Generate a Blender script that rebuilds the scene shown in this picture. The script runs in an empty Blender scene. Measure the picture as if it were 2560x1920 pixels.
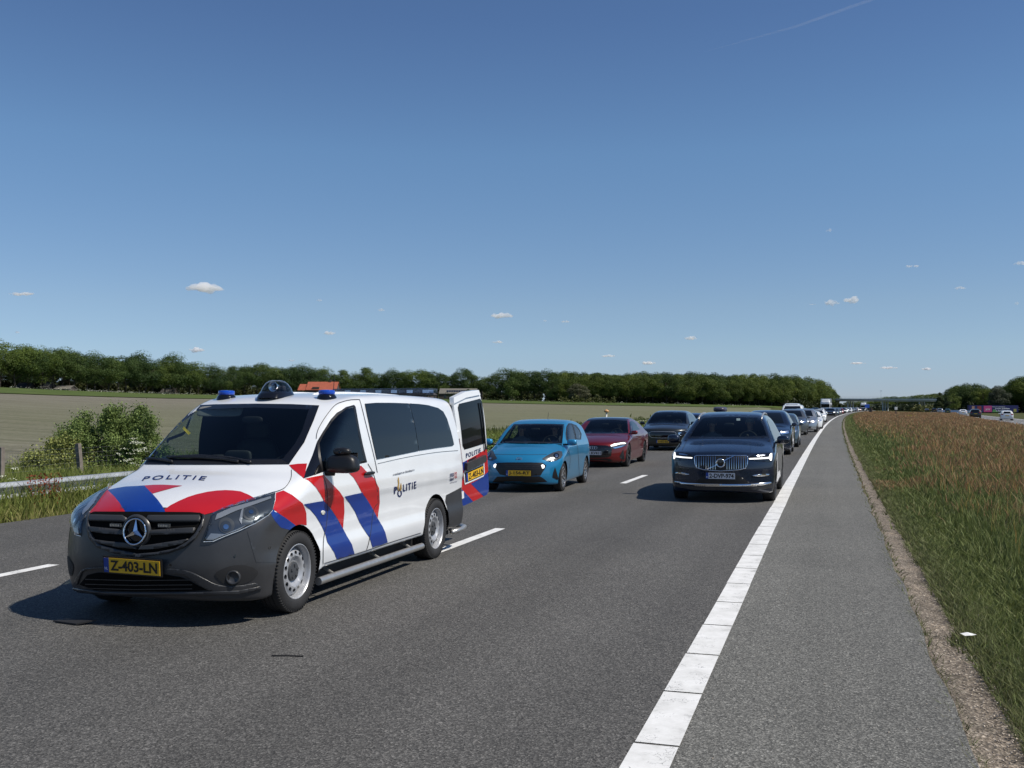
import bpy, bmesh, math, random
import numpy as np
from mathutils import Vector, Matrix, geometry
from mathutils.bvhtree import BVHTree
R = math.radians
scene = bpy.context.scene
col = scene.collection
# ------------------------------------------------------------------ camera
CAM_H = 1.74; YAW = R(17.24); FPX = 2534.5; PITCH = math.atan(58.4 / FPX)
cam_data = bpy.data.cameras.new("camera"); cam = bpy.data.objects.new("camera", cam_data); col.objects.link(cam)
cam_data.sensor_width = 36.0; cam_data.lens = 36.0 * FPX / 2560.0
cam_data.clip_start = 0.1; cam_data.clip_end = 120000
cam.location = (0, 0, CAM_H); cam.rotation_euler = (math.pi / 2 + PITCH, 0, YAW)
scene.camera = cam
# ------------------------------------------------------------------ light
SUN_EL = R(51); SUN_AZ = R(92)          # azimuth clockwise from +Y
world = bpy.data.worlds.new("World"); scene.world = world; world.use_nodes = True
wn = world.node_tree.nodes; wl = world.node_tree.links
bg = wn["Background"]; sky = wn.new("ShaderNodeTexSky"); sky.sky_type = 'NISHITA'; sky.sun_disc = False
sky.sun_elevation = SUN_EL; sky.sun_rotation = SUN_AZ; sky.altitude = 0; sky.air_density = 0.7; sky.dust_density = 0.0; sky.ozone_density = 1.5
# clear northern spring sky: hue correction by elevation above the horizon
wg = wn.new("ShaderNodeTexCoord"); ws_ = wn.new("ShaderNodeSeparateXYZ"); wr = wn.new("ShaderNodeValToRGB"); wm = wn.new("ShaderNodeMix"); wm.data_type = 'RGBA'; wm.blend_type = 'MULTIPLY'; wm.inputs[0].default_value = 1.0
wl.new(wg.outputs["Generated"], ws_.inputs[0]); wl.new(ws_.outputs[2], wr.inputs[0])
st = [(0.0, (.75, .84, 1.22)), (.055, (1.1, 1.18, 1.32)), (.098, (1.24, 1.30, 1.36)), (.243, (1.33, 1.59, 1.69)), (.36, (1.17, 1.41, 1.64)), (1.0, (1.15, 1.38, 1.62))]
while len(wr.color_ramp.elements) < len(st): wr.color_ramp.elements.new(0.5)
for e, (p, c) in zip(wr.color_ramp.elements, st): e.position = p; e.color = (c[0]/1.7, c[1]/1.7, c[2]/1.7, 1)
wl.new(sky.outputs[0], wm.inputs[6]); wl.new(wr.outputs[0], wm.inputs[7]); wl.new(wm.outputs[2], bg.inputs[0]); bg.inputs[1].default_value = 0.068 * 1.7
sd = bpy.data.lights.new("sun", 'SUN'); sun = bpy.data.objects.new("sun", sd); col.objects.link(sun)
sd.energy = 4.9; sd.angle = R(0.53); sd.color = (1.0, 0.935, 0.83)
SUN_DIR = Vector((math.sin(SUN_AZ) * math.cos(SUN_EL), math.cos(SUN_AZ) * math.cos(SUN_EL), math.sin(SUN_EL)))
sun.rotation_euler = SUN_DIR.to_track_quat('Z', 'Y').to_euler(); sun.location = (20, 0, 40)
vs = scene.view_settings; vs.view_transform = 'Standard'; vs.look = 'None'; vs.exposure = 0.0; vs.gamma = 1.0
scene.cycles.max_bounces = 12; scene.cycles.volume_bounces = 12; scene.cycles.transparent_max_bounces = 16
scene.cycles.sample_clamp_indirect = 6.0
try:
    scene.cycles.use_denoising = True
except Exception: pass
# ------------------------------------------------------------------ helpers
CAM_ROT = cam.rotation_euler.to_matrix()
def ray(px, py):
    return (CAM_ROT @ Vector(((px - 1280) / FPX, (960 - py) / FPX, -1))).normalized()
def at_depth(px, py, z):
    """world point seen at a photo pixel, z metres in front of the camera"""
    d = ray(px, py); f = d.dot(CAM_ROT @ Vector((0, 0, -1)))
    return Vector((0, 0, CAM_H)) + d * (z / f)
def link(o, parent=None):
    col.objects.link(o)
    if parent: o.parent = parent
    return o
def tag(o, label=None, cat=None, group=None, kind=None):
    if label: o["label"] = label
    if cat: o["category"] = cat
    if group: o["group"] = group
    if kind: o["kind"] = kind
    return o
def empty(name, loc=(0, 0, 0), rz=0.0):
    o = bpy.data.objects.new(name, None); o.empty_display_size = 0.3
    o.location = loc; o.rotation_euler = (0, 0, rz); return link(o)
def mesh_obj(name, verts, faces, m, parent=None, smooth=False, mats=None, fm=None):
    me = bpy.data.meshes.new(name); me.from_pydata([tuple(map(float, v)) for v in verts], [], faces)
    if mats:
        for q in mats: me.materials.append(q)
        if fm is not None: me.polygons.foreach_set("material_index", fm)
    elif m: me.materials.append(m)
    if smooth: me.polygons.foreach_set("use_smooth", [True] * len(me.polygons))
    me.update()
    return link(bpy.data.objects.new(name, me), parent)
class MB:
    def __init__(s): s.v = []; s.f = []
    def add(s, v, f):
        n = len(s.v); s.v += [tuple(p) for p in v]; s.f += [tuple(i + n for i in q) for q in f]; return s
    def box(s, x0, x1, y0, y1, z0, z1, M=None):
        v = [Vector(p) for p in ((x0,y0,z0),(x1,y0,z0),(x1,y1,z0),(x0,y1,z0),(x0,y0,z1),(x1,y0,z1),(x1,y1,z1),(x0,y1,z1))]
        if M is not None: v = [M @ p for p in v]
        return s.add(v, [(0,3,2,1),(4,5,6,7),(0,1,5,4),(1,2,6,5),(2,3,7,6),(3,0,4,7)])
    def tube(s, pts, r, n=8, cap=True):
        pts = [Vector(p) for p in pts]; rs = r if isinstance(r, (list, tuple)) else [r] * len(pts)
        base = len(s.v); k = len(pts)
        for i, p in enumerate(pts):
            t = (pts[min(i + 1, k - 1)] - pts[max(i - 1, 0)]).normalized()
            a = t.cross(Vector((0, 0, 1)))
            if a.length < 1e-3: a = t.cross(Vector((1, 0, 0)))
            a.normalize(); b = t.cross(a)
            for j in range(n):
                w = 2 * math.pi * j / n; s.v.append(tuple(p + (a * math.cos(w) + b * math.sin(w)) * rs[i]))
        for i in range(k - 1):
            for j in range(n):
                s.f.append((base + i*n + j, base + i*n + (j+1) % n, base + (i+1)*n + (j+1) % n, base + (i+1)*n + j))
        if cap:
            s.f.append(tuple(base + j for j in range(n))[::-1]); s.f.append(tuple(base + (k-1)*n + j for j in range(n)))
        return s
    def lathe(s, prof, n=32, axis='x', c=(0, 0, 0)):
        base = len(s.v); k = len(prof)
        for (a, r) in prof:
            for j in range(n):
                w = 2 * math.pi * j / n; p = (a, r * math.cos(w), r * math.sin(w))
                if axis == 'z': p = (r * math.cos(w), r * math.sin(w), a)
                if axis == 'y': p = (r * math.cos(w), a, -r * math.sin(w))
                s.v.append((p[0] + c[0], p[1] + c[1], p[2] + c[2]))
        for i in range(k - 1):
            for j in range(n):
                s.f.append((base + i*n + j, base + i*n + (j+1) % n, base + (i+1)*n + (j+1) % n, base + (i+1)*n + j))
        return s
    def build(s, name, m, parent=None, smooth=False): return mesh_obj(name, s.v, s.f, m, parent, smooth)
def big_mesh(name, V, F, nper, m, parent=None, colattr=None, smooth=False):
    """V (N,3) array, F (M,nper) int array"""
    me = bpy.data.meshes.new(name); V = np.asarray(V, np.float32); F = np.asarray(F, np.int32)
    me.vertices.add(len(V)); me.vertices.foreach_set("co", V.ravel())
    me.loops.add(F.size); me.loops.foreach_set("vertex_index", F.ravel())
    me.polygons.add(len(F)); me.polygons.foreach_set("loop_start", np.arange(0, F.size, nper, dtype=np.int32))
    me.update(calc_edges=True)
    if colattr is not None:
        a = me.color_attributes.new("tone", 'FLOAT_COLOR', 'POINT')
        c = np.ones((len(V), 4), np.float32); c[:, :3] = colattr; a.data.foreach_set("color", c.ravel())
    me.materials.append(m)
    if smooth: me.polygons.foreach_set("use_smooth", [True] * len(me.polygons))
    return link(bpy.data.objects.new(name, me), parent)
ORD = "first second third fourth fifth sixth seventh eighth ninth tenth eleventh twelfth thirteenth fourteenth fifteenth sixteenth seventeenth eighteenth nineteenth twentieth".split()
def ordn(k):
    k += 1
    if k <= 20: return ORD[k-1]
    t = {2: 'twenty', 3: 'thirty', 4: 'forty', 5: 'fifty', 6: 'sixty', 7: 'seventy'}[k//10]
    return t + '-' + ORD[k % 10 - 1] if k % 10 else {30: 'thirtieth', 40: 'fortieth', 50: 'fiftieth', 60: 'sixtieth', 70: 'seventieth'}[k]
def copy_tree(o, parent=None):
    c = o.copy(); col.objects.link(c)
    if parent is not None: c.parent = parent
    for ch in list(o.children): copy_tree(ch, c)
    return c
# ------------------------------------------------------------------ materials
def nt(name):
    m = bpy.data.materials.new(name); m.use_nodes = True; t = m.node_tree; return m, t, t.nodes, t.links, t.nodes["Principled BSDF"]
MATS = {}
def pm(name, c, rough=0.5, metal=0.0, coat=0.0, spec=0.5, var=0.0, vscale=8.0, emit=None, es=0.0, bump=0.0, bscale=60.0, trans=0.0, coatr=0.03, inner=None, flake=0.0):
    if name in MATS: return MATS[name]
    m, t, n, l, b = nt(name)
    b.inputs["Base Color"].default_value = (*c, 1); b.inputs["Roughness"].default_value = rough
    b.inputs["Metallic"].default_value = metal; b.inputs["Coat Weight"].default_value = coat; b.inputs["Coat Roughness"].default_value = coatr
    b.inputs["Specular IOR Level"].default_value = spec
    if trans: b.inputs["Transmission Weight"].default_value = trans
    if emit: b.inputs["Emission Color"].default_value = (*emit, 1); b.inputs["Emission Strength"].default_value = es
    src = None
    tc = n.new("ShaderNodeTexCoord")
    if var:
        ns = n.new("ShaderNodeTexNoise"); ns.inputs["Scale"].default_value = vscale; ns.inputs["Detail"].default_value = 6; l.new(tc.outputs["Object"], ns.inputs[0])
        mr = n.new("ShaderNodeMapRange"); mr.inputs[1].default_value = 0.3; mr.inputs[2].default_value = 0.7; mr.inputs[3].default_value = 1 - var; mr.inputs[4].default_value = 1 + var
        l.new(ns.outputs[0], mr.inputs[0])
        mx = n.new("ShaderNodeVectorMath"); mx.operation = 'SCALE'; mx.inputs[0].default_value = c; l.new(mr.outputs[0], mx.inputs[3]); l.new(mx.outputs[0], b.inputs["Base Color"]); src = mx.outputs[0]
        m2 = n.new("ShaderNodeMapRange"); m2.inputs[3].default_value = rough * 0.85; m2.inputs[4].default_value = min(1, rough * 1.2 + .02); l.new(ns.outputs[0], m2.inputs[0]); l.new(m2.outputs[0], b.inputs["Roughness"])
    if bump:
        nb = n.new("ShaderNodeTexNoise"); nb.inputs["Scale"].default_value = bscale; nb.inputs["Detail"].default_value = 4; l.new(tc.outputs["Object"], nb.inputs[0])
        bp = n.new("ShaderNodeBump"); bp.inputs["Strength"].default_value = bump; bp.inputs["Distance"].default_value = 0.01; l.new(nb.outputs[0], bp.inputs["Height"]); l.new(bp.outputs[0], b.inputs["Normal"])
    if inner:     # two-sided sheet: the cabin side is trim
        b2 = n.new("ShaderNodeBsdfPrincipled"); b2.inputs["Base Color"].default_value = (*inner, 1); b2.inputs["Roughness"].default_value = 0.8
        ge = n.new("ShaderNodeNewGeometry"); mix = n.new("ShaderNodeMixShader"); l.new(ge.outputs["Backfacing"], mix.inputs[0]); l.new(b.outputs[0], mix.inputs[1]); l.new(b2.outputs[0], mix.inputs[2])
        l.new(mix.outputs[0], n["Material Output"].inputs[0])
    MATS[name] = m; return m
def glass_mat(name, tint, gloss_rough=0.02, extra=0.0):
    if name in MATS: return MATS[name]
    m, t, n, l, b = nt(name); n.remove(b)
    tr = n.new("ShaderNodeBsdfTransparent"); tr.inputs[0].default_value = (*tint, 1)
    gl = n.new("ShaderNodeBsdfGlossy"); gl.inputs["Roughness"].default_value = gloss_rough; gl.inputs[0].default_value = (.95, .97, 1, 1)
    lw = n.new("ShaderNodeLayerWeight"); lw.inputs[0].default_value = .5; pw = n.new("ShaderNodeMath"); pw.operation = 'POWER'; pw.inputs[1].default_value = 5.0; l.new(lw.outputs["Facing"], pw.inputs[0])
    fr = n.new("ShaderNodeMath"); fr.operation = 'MULTIPLY_ADD'; fr.inputs[1].default_value = .92; fr.inputs[2].default_value = .045; l.new(pw.outputs[0], fr.inputs[0])
    mx = n.new("ShaderNodeMixShader"); l.new(fr.outputs[0], mx.inputs[0]); l.new(tr.outputs[0], mx.inputs[1]); l.new(gl.outputs[0], mx.inputs[2])
    l.new(mx.outputs[0], n["Material Output"].inputs[0]); MATS[name] = m; return m
def pip(P, poly):
    """points in polygon, P (N,2)"""
    P = np.asarray(P, float); q = np.asarray(poly, float); inside = np.zeros(len(P), bool); j = len(q) - 1
    for i in range(len(q)):
        xi, yi = q[i]; xj, yj = q[j]
        c = ((yi > P[:, 1]) != (yj > P[:, 1])) & (P[:, 0] < (xj - xi) * (P[:, 1] - yi) / ((yj - yi) if abs(yj - yi) > 1e-12 else 1e-12) + xi)
        inside ^= c; j = i
    return inside
def smooth_poly(p, k=4, closed=True):
    p = [np.array(q, float) for q in p]; n = len(p); out = []
    for i in range(n if closed else n - 1):
        a, b, c, d = (p[(i-1) % n], p[i], p[(i+1) % n], p[(i+2) % n]) if closed else (p[max(i-1,0)], p[i], p[i+1], p[min(i+2,n-1)])
        for j in range(k):
            t = j / k; out.append(0.5 * (2*b + (c-a)*t + (2*a-5*b+4*c-d)*t*t + (3*b-a-3*c+d)*t**3))
    if not closed: out.append(p[-1])
    return [tuple(q) for q in out]
def grow(p, d):
    p = [np.array(q, float) for q in p]; n = len(p); A = sum(p[i-1][0]*p[i][1] - p[i][0]*p[i-1][1] for i in range(n)); out = []
    for i in range(n):
        t = p[(i+1) % n] - p[i-1]; t = t/(np.linalg.norm(t)+1e-9); nn = np.array((t[1], -t[0])) * (1 if A > 0 else -1); out.append(tuple(p[i] + nn*d))
    return out
def line_poly(pts, w, closed=False):
    pts = [np.array(p, float) for p in pts]; L = []; Rr = []; n = len(pts)
    for i, p in enumerate(pts):
        t = pts[min(i+1, n-1)] - pts[max(i-1, 0)]; t /= (np.linalg.norm(t) + 1e-9); nn = np.array((-t[1], t[0])) * w / 2
        L.append(tuple(p + nn)); Rr.append(tuple(p - nn))
    return L + Rr[::-1]
def ell(cx, cy, rx, ry, n=24, a=0):
    return [(cx + rx*math.cos(t)*math.cos(a) - ry*math.sin(t)*math.sin(a), cy + rx*math.cos(t)*math.sin(a) + ry*math.sin(t)*math.cos(a)) for t in [2*math.pi*i/n for i in range(n)]]
def tess(poly, step, holes=()):
    pts = []; edges = []
    for loop in [poly] + list(holes):
        s0 = len(pts); loop = list(loop)
        for i in range(len(loop)):
            a = np.array(loop[i], float); b = np.array(loop[(i+1) % len(loop)], float); k = max(1, int(np.linalg.norm(b-a) / step))
            for j in range(k): pts.append(tuple(a + (b-a)*j/k))
        m = len(pts) - s0
        edges += [(s0+i, s0+(i+1) % m) for i in range(m)]
    q = np.array(poly); x0, y0 = q.min(0); x1, y1 = q.max(0)
    gx = np.arange(x0 + step/2, x1, step); gy = np.arange(y0 + step/2, y1, step)
    if len(gx) and len(gy):
        g = np.stack(np.meshgrid(gx, gy), -1).reshape(-1, 2); g = g[pip(g, poly)]
        for h in holes: g = g[~pip(g, h)]
        pts += [tuple(p) for p in g]
    v, e, f, _, _, _ = geometry.delaunay_2d_cdt([Vector(p) for p in pts], edges, [], 0, 1e-5)
    v = np.array([tuple(p) for p in v]); f = [tuple(t) for t in f]
    if not f: return v, []
    cen = np.array([v[list(t)].mean(0) for t in f]); ok = pip(cen, poly)
    for h in holes: ok &= ~pip(cen, h)
    return v, [t for t, k in zip(f, ok) if k]
TXT = {}
def text_2d(s, bold=0.0, shear=0.0, spacing=1.0):
    """verts normalised to the unit box, faces"""
    key = (s, bold, shear, spacing)
    if key in TXT: return TXT[key]
    cu = bpy.data.curves.new("lettering", 'FONT'); cu.body = s; cu.offset = bold; cu.shear = shear; cu.space_character = spacing; cu.resolution_u = 3
    o = bpy.data.objects.new("lettering", cu); col.objects.link(o); bpy.context.view_layer.update()
    me = bpy.data.meshes.new_from_object(o.evaluated_get(bpy.context.evaluated_depsgraph_get()))
    V = np.array([v.co[:2] for v in me.vertices]); Fc = [tuple(p.vertices) for p in me.polygons]
    V -= V.min(0); asp = V[:, 0].max() / V[:, 1].max(); V /= V.max(0)
    bpy.data.objects.remove(o); bpy.data.curves.remove(cu); bpy.data.meshes.remove(me)
    TXT[key] = (V, Fc, asp); return TXT[key]
def flat_text(name, s, m, M, w, h, parent, bold=0.0, spacing=1.0, shear=0.0):
    """lettering standing in the local xz plane of M, centred, facing -y"""
    V, Fc, asp = text_2d(s, bold, shear, spacing)
    v = [M @ Vector(((p[0]-.5)*w, 0, (p[1]-.5)*h)) for p in V]
    return mesh_obj(name, v, Fc, m, parent)
# ------------------------------------------------------------------ car body surface
def pchip(xs, ys):
    xs = np.array(xs, float); ys = np.array(ys, float); h = np.diff(xs); d = np.diff(ys) / h; m = np.zeros(len(xs))
    m[0] = d[0]; m[-1] = d[-1]
    for i in range(1, len(xs)-1):
        if d[i-1]*d[i] > 0:
            w1 = 2*h[i] + h[i-1]; w2 = h[i] + 2*h[i-1]; m[i] = (w1+w2) / (w1/d[i-1] + w2/d[i])
    def f(x):
        x = np.clip(x, xs[0], xs[-1]); i = np.clip(np.searchsorted(xs, x) - 1, 0, len(xs)-2); t = (x - xs[i]) / h[i]
        return (2*t**3-3*t**2+1)*ys[i] + (t**3-2*t**2+t)*h[i]*m[i] + (-2*t**3+3*t**2)*ys[i+1] + (t**3-t**2)*h[i]*m[i+1]
    return f
def smax(a, b, r):
    return np.maximum(a, b) + np.maximum(r - np.abs(a-b), 0)**2 / (4*r)
class Shape:
    def __init__(s, c):
        s.c = c; s.L = c['L']; s.W = c['W']
        s.top = pchip(*zip(*c['top'])); s.side = [np.array(q) for q in zip(*c['side'])]
        s.front = pchip(*zip(*c['front'])); s.rear = pchip(*zip(*c['rear']))
        s.bot = pchip(*zip(*c.get('bottom', [(0, .22), (.5, .17), (s.L-.5, .19), (s.L, .3)])))
        s.crown = pchip(*zip(*c.get('crown', [(0, .06), (1, .05), (1.8, .06), (s.L, .05)])))
    def F(s, P):
        c = s.c; a = np.abs(P[:, 0]); y = P[:, 1]; z = P[:, 2]; W = s.W
        cx = c.get('kx', .12); ye = y - cx*a*a; e = .03
        T = s.top(ye); sl = (s.top(ye+e) - s.top(ye-e)) / (2*e)
        c2 = (z - (T - s.crown(ye)*(a/W)**2)) / np.sqrt(1 + sl**2)
        Wz = np.interp(z, *s.side)
        if 'flare' in c:
            for (yc, zc, rr, amt) in c['flare']:
                Wz = Wz + amt*np.exp(-(((y-yc)**2 + (z-zc)**2) / rr**2))
        c1 = a - Wz
        k, n_ = c.get('pf', (.35, 3.2)); u = np.clip(a/W, 0, 1.2)
        c4 = s.front(z) + k*u**n_ - y; g = k*n_*u**(n_-1)/W; c4 = c4 / np.sqrt(1 + g*g)
        k2, n2 = c.get('pr', (.25, 4)); c5 = y - (s.rear(z) - k2*u**n2); g2 = k2*n2*u**(n2-1)/W; c5 = c5 / np.sqrt(1+g2*g2)
        c3 = s.bot(y) - z
        r = smax(c1, c2, c.get('rt', .10)); r = smax(r, c4, c.get('rf', .05)); r = smax(r, c5, .06); return smax(r, c3, .04)
    def mesh(s, nx, ny, nz):
        idx = {}; U = []
        def vid(i, j, k):
            q = (i, j, k)
            if q not in idx: idx[q] = len(U); U.append((2*i/nx-1, 2*j/ny-1, 2*k/nz-1))
            return idx[q]
        F = []
        for j in range(ny):
            for k in range(nz):
                F.append((vid(nx,j,k), vid(nx,j+1,k), vid(nx,j+1,k+1), vid(nx,j,k+1))); F.append((vid(0,j,k+1), vid(0,j+1,k+1), vid(0,j+1,k), vid(0,j,k)))
            for i in range(nx):
                F.append((vid(i,j,nz), vid(i+1,j,nz), vid(i+1,j+1,nz), vid(i,j+1,nz))); F.append((vid(i,j+1,0), vid(i+1,j+1,0), vid(i+1,j,0), vid(i,j,0)))
        for i in range(nx):
            for k in range(nz):
                F.append((vid(i,0,k), vid(i+1,0,k), vid(i+1,0,k+1), vid(i,0,k+1))); F.append((vid(i,ny,k+1), vid(i+1,ny,k+1), vid(i+1,ny,k), vid(i,ny,k)))
        U = np.array(U); u, v, w = U.T; L = s.L
        y0 = L/2 + v*(L/2 - .45); b = s.bot(y0); t = s.top(y0); zc = (b+t)/2; hh = (t-b)/2
        O = np.stack([.45*s.W*u, y0, zc + .5*hh*w], 1); T = np.stack([1.35*s.W*u, L/2 + v*(L/2+.35), zc + 1.7*hh*w], 1)
        lo = np.zeros(len(U)); hi = np.ones(len(U))
        for _ in range(26):
            m = (lo+hi)/2; f = s.F(O + (T-O)*m[:, None]); ins = f < 0; lo = np.where(ins, m, lo); hi = np.where(ins, hi, m)
        return O + (T-O)*lo[:, None], F
    def grad(s, P):
        e = .004; g = np.stack([s.F(P + d) - s.F(P - d) for d in np.eye(3)*e], 1)
        return g / (np.linalg.norm(g, axis=1)[:, None] + 1e-9)
BLACK = pm("black_void", (.004, .004, .004), .9, spec=.1)
class Car:
    def __init__(s, c, name, loc, rz, label, cat, paint, res=(30, 90, 26), group=None):
        s.c = c; s.shape = Shape(c); s.root = empty(name, loc, rz); tag(s.root, label, cat, group)
        s.M = Matrix.Translation(Vector(loc)) @ Matrix.Rotation(rz, 4, 'Z'); s.Mi = s.M.inverted(); s.paint = paint
        s.V, s.Fc = s.shape.mesh(*res); s.V = np.array(s.V)
        s.bvh = BVHTree.FromPolygons([Vector(v) for v in s.V], s.Fc)
        s.cuts = []
    def rays(s, P, mode):
        P = np.asarray(P, float)
        if mode == 'cam':
            o = s.Mi @ Vector((0, 0, CAM_H)); Rm = s.Mi.to_3x3()
            D = np.array([tuple(Rm @ ray(*p)) for p in P]); return np.tile(np.array(o), (len(P), 1)), D
        n = len(P); Z = np.zeros(n)
        if mode == 'front': return np.stack([P[:,0], Z-2, P[:,1]], 1), np.tile((0.,1.,0.), (n,1))
        if mode == 'rear': return np.stack([P[:,0], Z+s.c['L']+2, P[:,1]], 1), np.tile((0.,-1.,0.), (n,1))
        if mode == 'side': return np.stack([Z+4, P[:,0], P[:,1]], 1), np.tile((-1.,0.,0.), (n,1))
        if mode == 'top': return np.stack([P[:,0], P[:,1], Z+5], 1), np.tile((0.,0.,-1.), (n,1))
    def hit(s, P, mode):
        O, D = s.rays(P, mode); t = np.full(len(O), np.nan)
        for i in range(len(O)):
            h = s.bvh.ray_cast(Vector(O[i]), Vector(D[i]))
            if h[0] is not None: t[i] = h[3]
        ok = ~np.isnan(t)
        if not ok.any(): return np.zeros((len(O), 3)), np.zeros((len(O), 3)), ok
        lo = t - .05; hi = t + .02
        for _ in range(14):
            m = (lo+hi)/2; mm = np.where(ok, m, 0); f = s.shape.F(O + D*mm[:, None]); ins = f < 0; hi = np.where(ins, m, hi); lo = np.where(ins, lo, m)
        tt = np.where(ok, np.minimum(lo, t + .02), 0); H = O + D*tt[:, None]
        return H, s.shape.grad(H), ok
    def panel(s, name, poly, mode, m, off=.004, step=None, holes=(), skirt=0.0, parent=None, sym=False, merge=False, smooth=0, shaded=True):
        if smooth: poly = smooth_poly(poly, smooth); holes = [smooth_poly(h, smooth) for h in holes]
        if step is None: step = 9 if mode == 'cam' else .06
        v, f = tess(poly, step, holes)
        if not f: return None
        H, N, ok = s.hit(v, mode); f = [t for t in f if ok[list(t)].all()]
        if not f: return None
        if mode == 'cam' or mode in ('front', 'side', 'rear'):
            D = s.rays(v[:1], mode)[1][0]
            a, b_, c_ = H[f[0][0]], H[f[0][1]], H[f[0][2]]
            flips = []
            for t in f:
                n_ = np.cross(H[t[1]]-H[t[0]], H[t[2]]-H[t[0]]); flips.append(t if n_.dot(N[t[0]]) >= 0 else t[::-1])
            f = flips
        V = H + N*off; V = [tuple(p) for p in V]; faces = list(f)
        if skirt:
            cnt = {}
            for t in f:
                for i in range(len(t)): e = (t[i], t[(i+1) % len(t)]); cnt[e] = cnt.get(e, 0) + 1
            be = [e for e in cnt if (e[1], e[0]) not in cnt]; base = len(V); mp = {}
            for e in be:
                for q in e:
                    if q not in mp: mp[q] = len(V); V.append(tuple(H[q] + N[q]*(off-skirt)))
                faces.append((e[1], e[0], mp[e[0]], mp[e[1]]))
        par = parent or s.root
        def mk(V, faces):
            used = sorted({i for t in faces for i in t}); rm = {i: k for k, i in enumerate(used)}
            return mesh_obj(name, [V[i] for i in used], [tuple(rm[i] for i in t) for t in faces], m, par, shaded)
        Vm = [(-p[0], p[1], p[2]) for p in V]; fm = [t[::-1] for t in faces]
        if sym and merge: return mk(V + Vm, faces + [tuple(i+len(V) for i in t) for t in fm])
        o = mk(V, faces)
        if sym: return o, mk(Vm, fm)
        return o
    def text(s, name, txt, quad, mode, m, off=.006, bold=0.0, arch=0.0, shear=0, spacing=1.0, parent=None):
        V, Fc, asp = text_2d(txt, bold, shear, spacing); BL, BR, TL, TR = [np.array(q, float) for q in quad]
        P = []
        for (u, w) in V:
            p = (BL*(1-u) + BR*u)*(1-w) + (TL*(1-u) + TR*u)*w; p = p + np.array((0, -arch*(1-(2*u-1)**2))); P.append(p)
        H, N, ok = s.hit(P, mode); Fk = [t for t in Fc if ok[list(t)].all()]
        return mesh_obj(name, H + N*off, Fk, m, parent or s.root)
    def point(s, p, mode='cam'):
        H, N, ok = s.hit([p], mode); return Vector(H[0]), Vector(N[0])
    def cut(s, poly, mode, sym=False, margin=None): s.cuts.append((poly, mode, sym))
    def body(s, mats=None, matfn=None, name='body', arches=True):
        me = bpy.data.meshes.new(name); me.from_pydata([tuple(v) for v in s.V], [], s.Fc)
        mlist = mats or [s.paint]
        for q in mlist: me.materials.append(q)
        me.materials.append(BLACK); nb = len(mlist)
        cen = np.array([np.mean(s.V[list(f)], axis=0) for f in s.Fc])
        if matfn is not None: me.polygons.foreach_set("material_index", [int(q) for q in matfn(cen)])
        me.polygons.foreach_set("use_smooth", [True]*len(me.polygons))
        o = link(bpy.data.objects.new(name, me), s.root)
        if arches:
            for (yc, zc, ra) in s.c['arch']:
                b = MB()
                for sg in (-1, 1):
                    x0, x1 = sorted((sg*(s.c['W']-.27), sg*(s.c['W']+.2)))
                    n = 44; v = [(x, yc + ra*math.cos(2*math.pi*j/n), zc + ra*math.sin(2*math.pi*j/n)) for x in (x0, x1) for j in range(n)]
                    b.add(v, [tuple(range(n))[::-1], tuple(range(n, 2*n))] + [(j, (j+1) % n, n+(j+1) % n, n+j) for j in range(n)])
                cu = b.build("cutter", BLACK, s.root); bm_ = bmesh.new(); bm_.from_mesh(cu.data); bmesh.ops.recalc_face_normals(bm_, faces=bm_.faces); bm_.to_mesh(cu.data); bm_.free()
                md = o.modifiers.new("b", 'BOOLEAN'); md.operation = 'DIFFERENCE'; md.solver = 'EXACT'; md.object = cu
                bpy.context.view_layer.update()
                nm = bpy.data.meshes.new_from_object(o.evaluated_get(bpy.context.evaluated_depsgraph_get()))
                o.modifiers.clear(); o.data = nm; bpy.data.objects.remove(cu)
        me = o.data; 
        bm = bmesh.new(); bm.from_mesh(me); bm.faces.ensure_lookup_table(); kill = []
        C = np.array([tuple(f.calc_center_median()) for f in bm.faces]); N = np.array([tuple(f.normal) for f in bm.faces])
        for (yc, zc, ra) in s.c['arch'] if arches else []:
            d = np.hypot(C[:,1]-yc, C[:,2]-zc)
            for i in np.where(d < ra*1.004)[0]:
                if abs(C[i,2]) < 9: bm.faces[i].material_index = nb
        o_ = np.array(s.Mi @ Vector((0, 0, CAM_H)))
        for poly, mode, sym in s.cuts:
            for sg in ((1, -1) if sym else (1,)):
                c2 = C.copy(); c2[:, 0] *= sg; n2 = N.copy(); n2[:, 0] *= sg
                if mode == 'cam':
                    wc = np.array([tuple(CAM_ROT.inverted() @ (s.M @ Vector(p) - Vector((0, 0, CAM_H)))) for p in c2]); Q = np.stack([1280 - FPX*wc[:,0]/wc[:,2], 960 + FPX*wc[:,1]/wc[:,2]], 1); fac = ((c2-o_)*n2).sum(1) < 0
                elif mode == 'front': Q = c2[:, [0, 2]]; fac = n2[:, 1] < -.15
                elif mode == 'side': Q = c2[:, [1, 2]]; fac = n2[:, 0] > .4
                elif mode == 'rear': Q = c2[:, [0, 2]]; fac = n2[:, 1] > .15
                for i in np.where(pip(Q, poly) & fac)[0]: kill.append(bm.faces[i])
        bmesh.ops.delete(bm, geom=list(set(kill)), context='FACES')
        bm.to_mesh(me); bm.free()
        me.set_sharp_from_angle(angle=R(50)); me.update()
        return o
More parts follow.
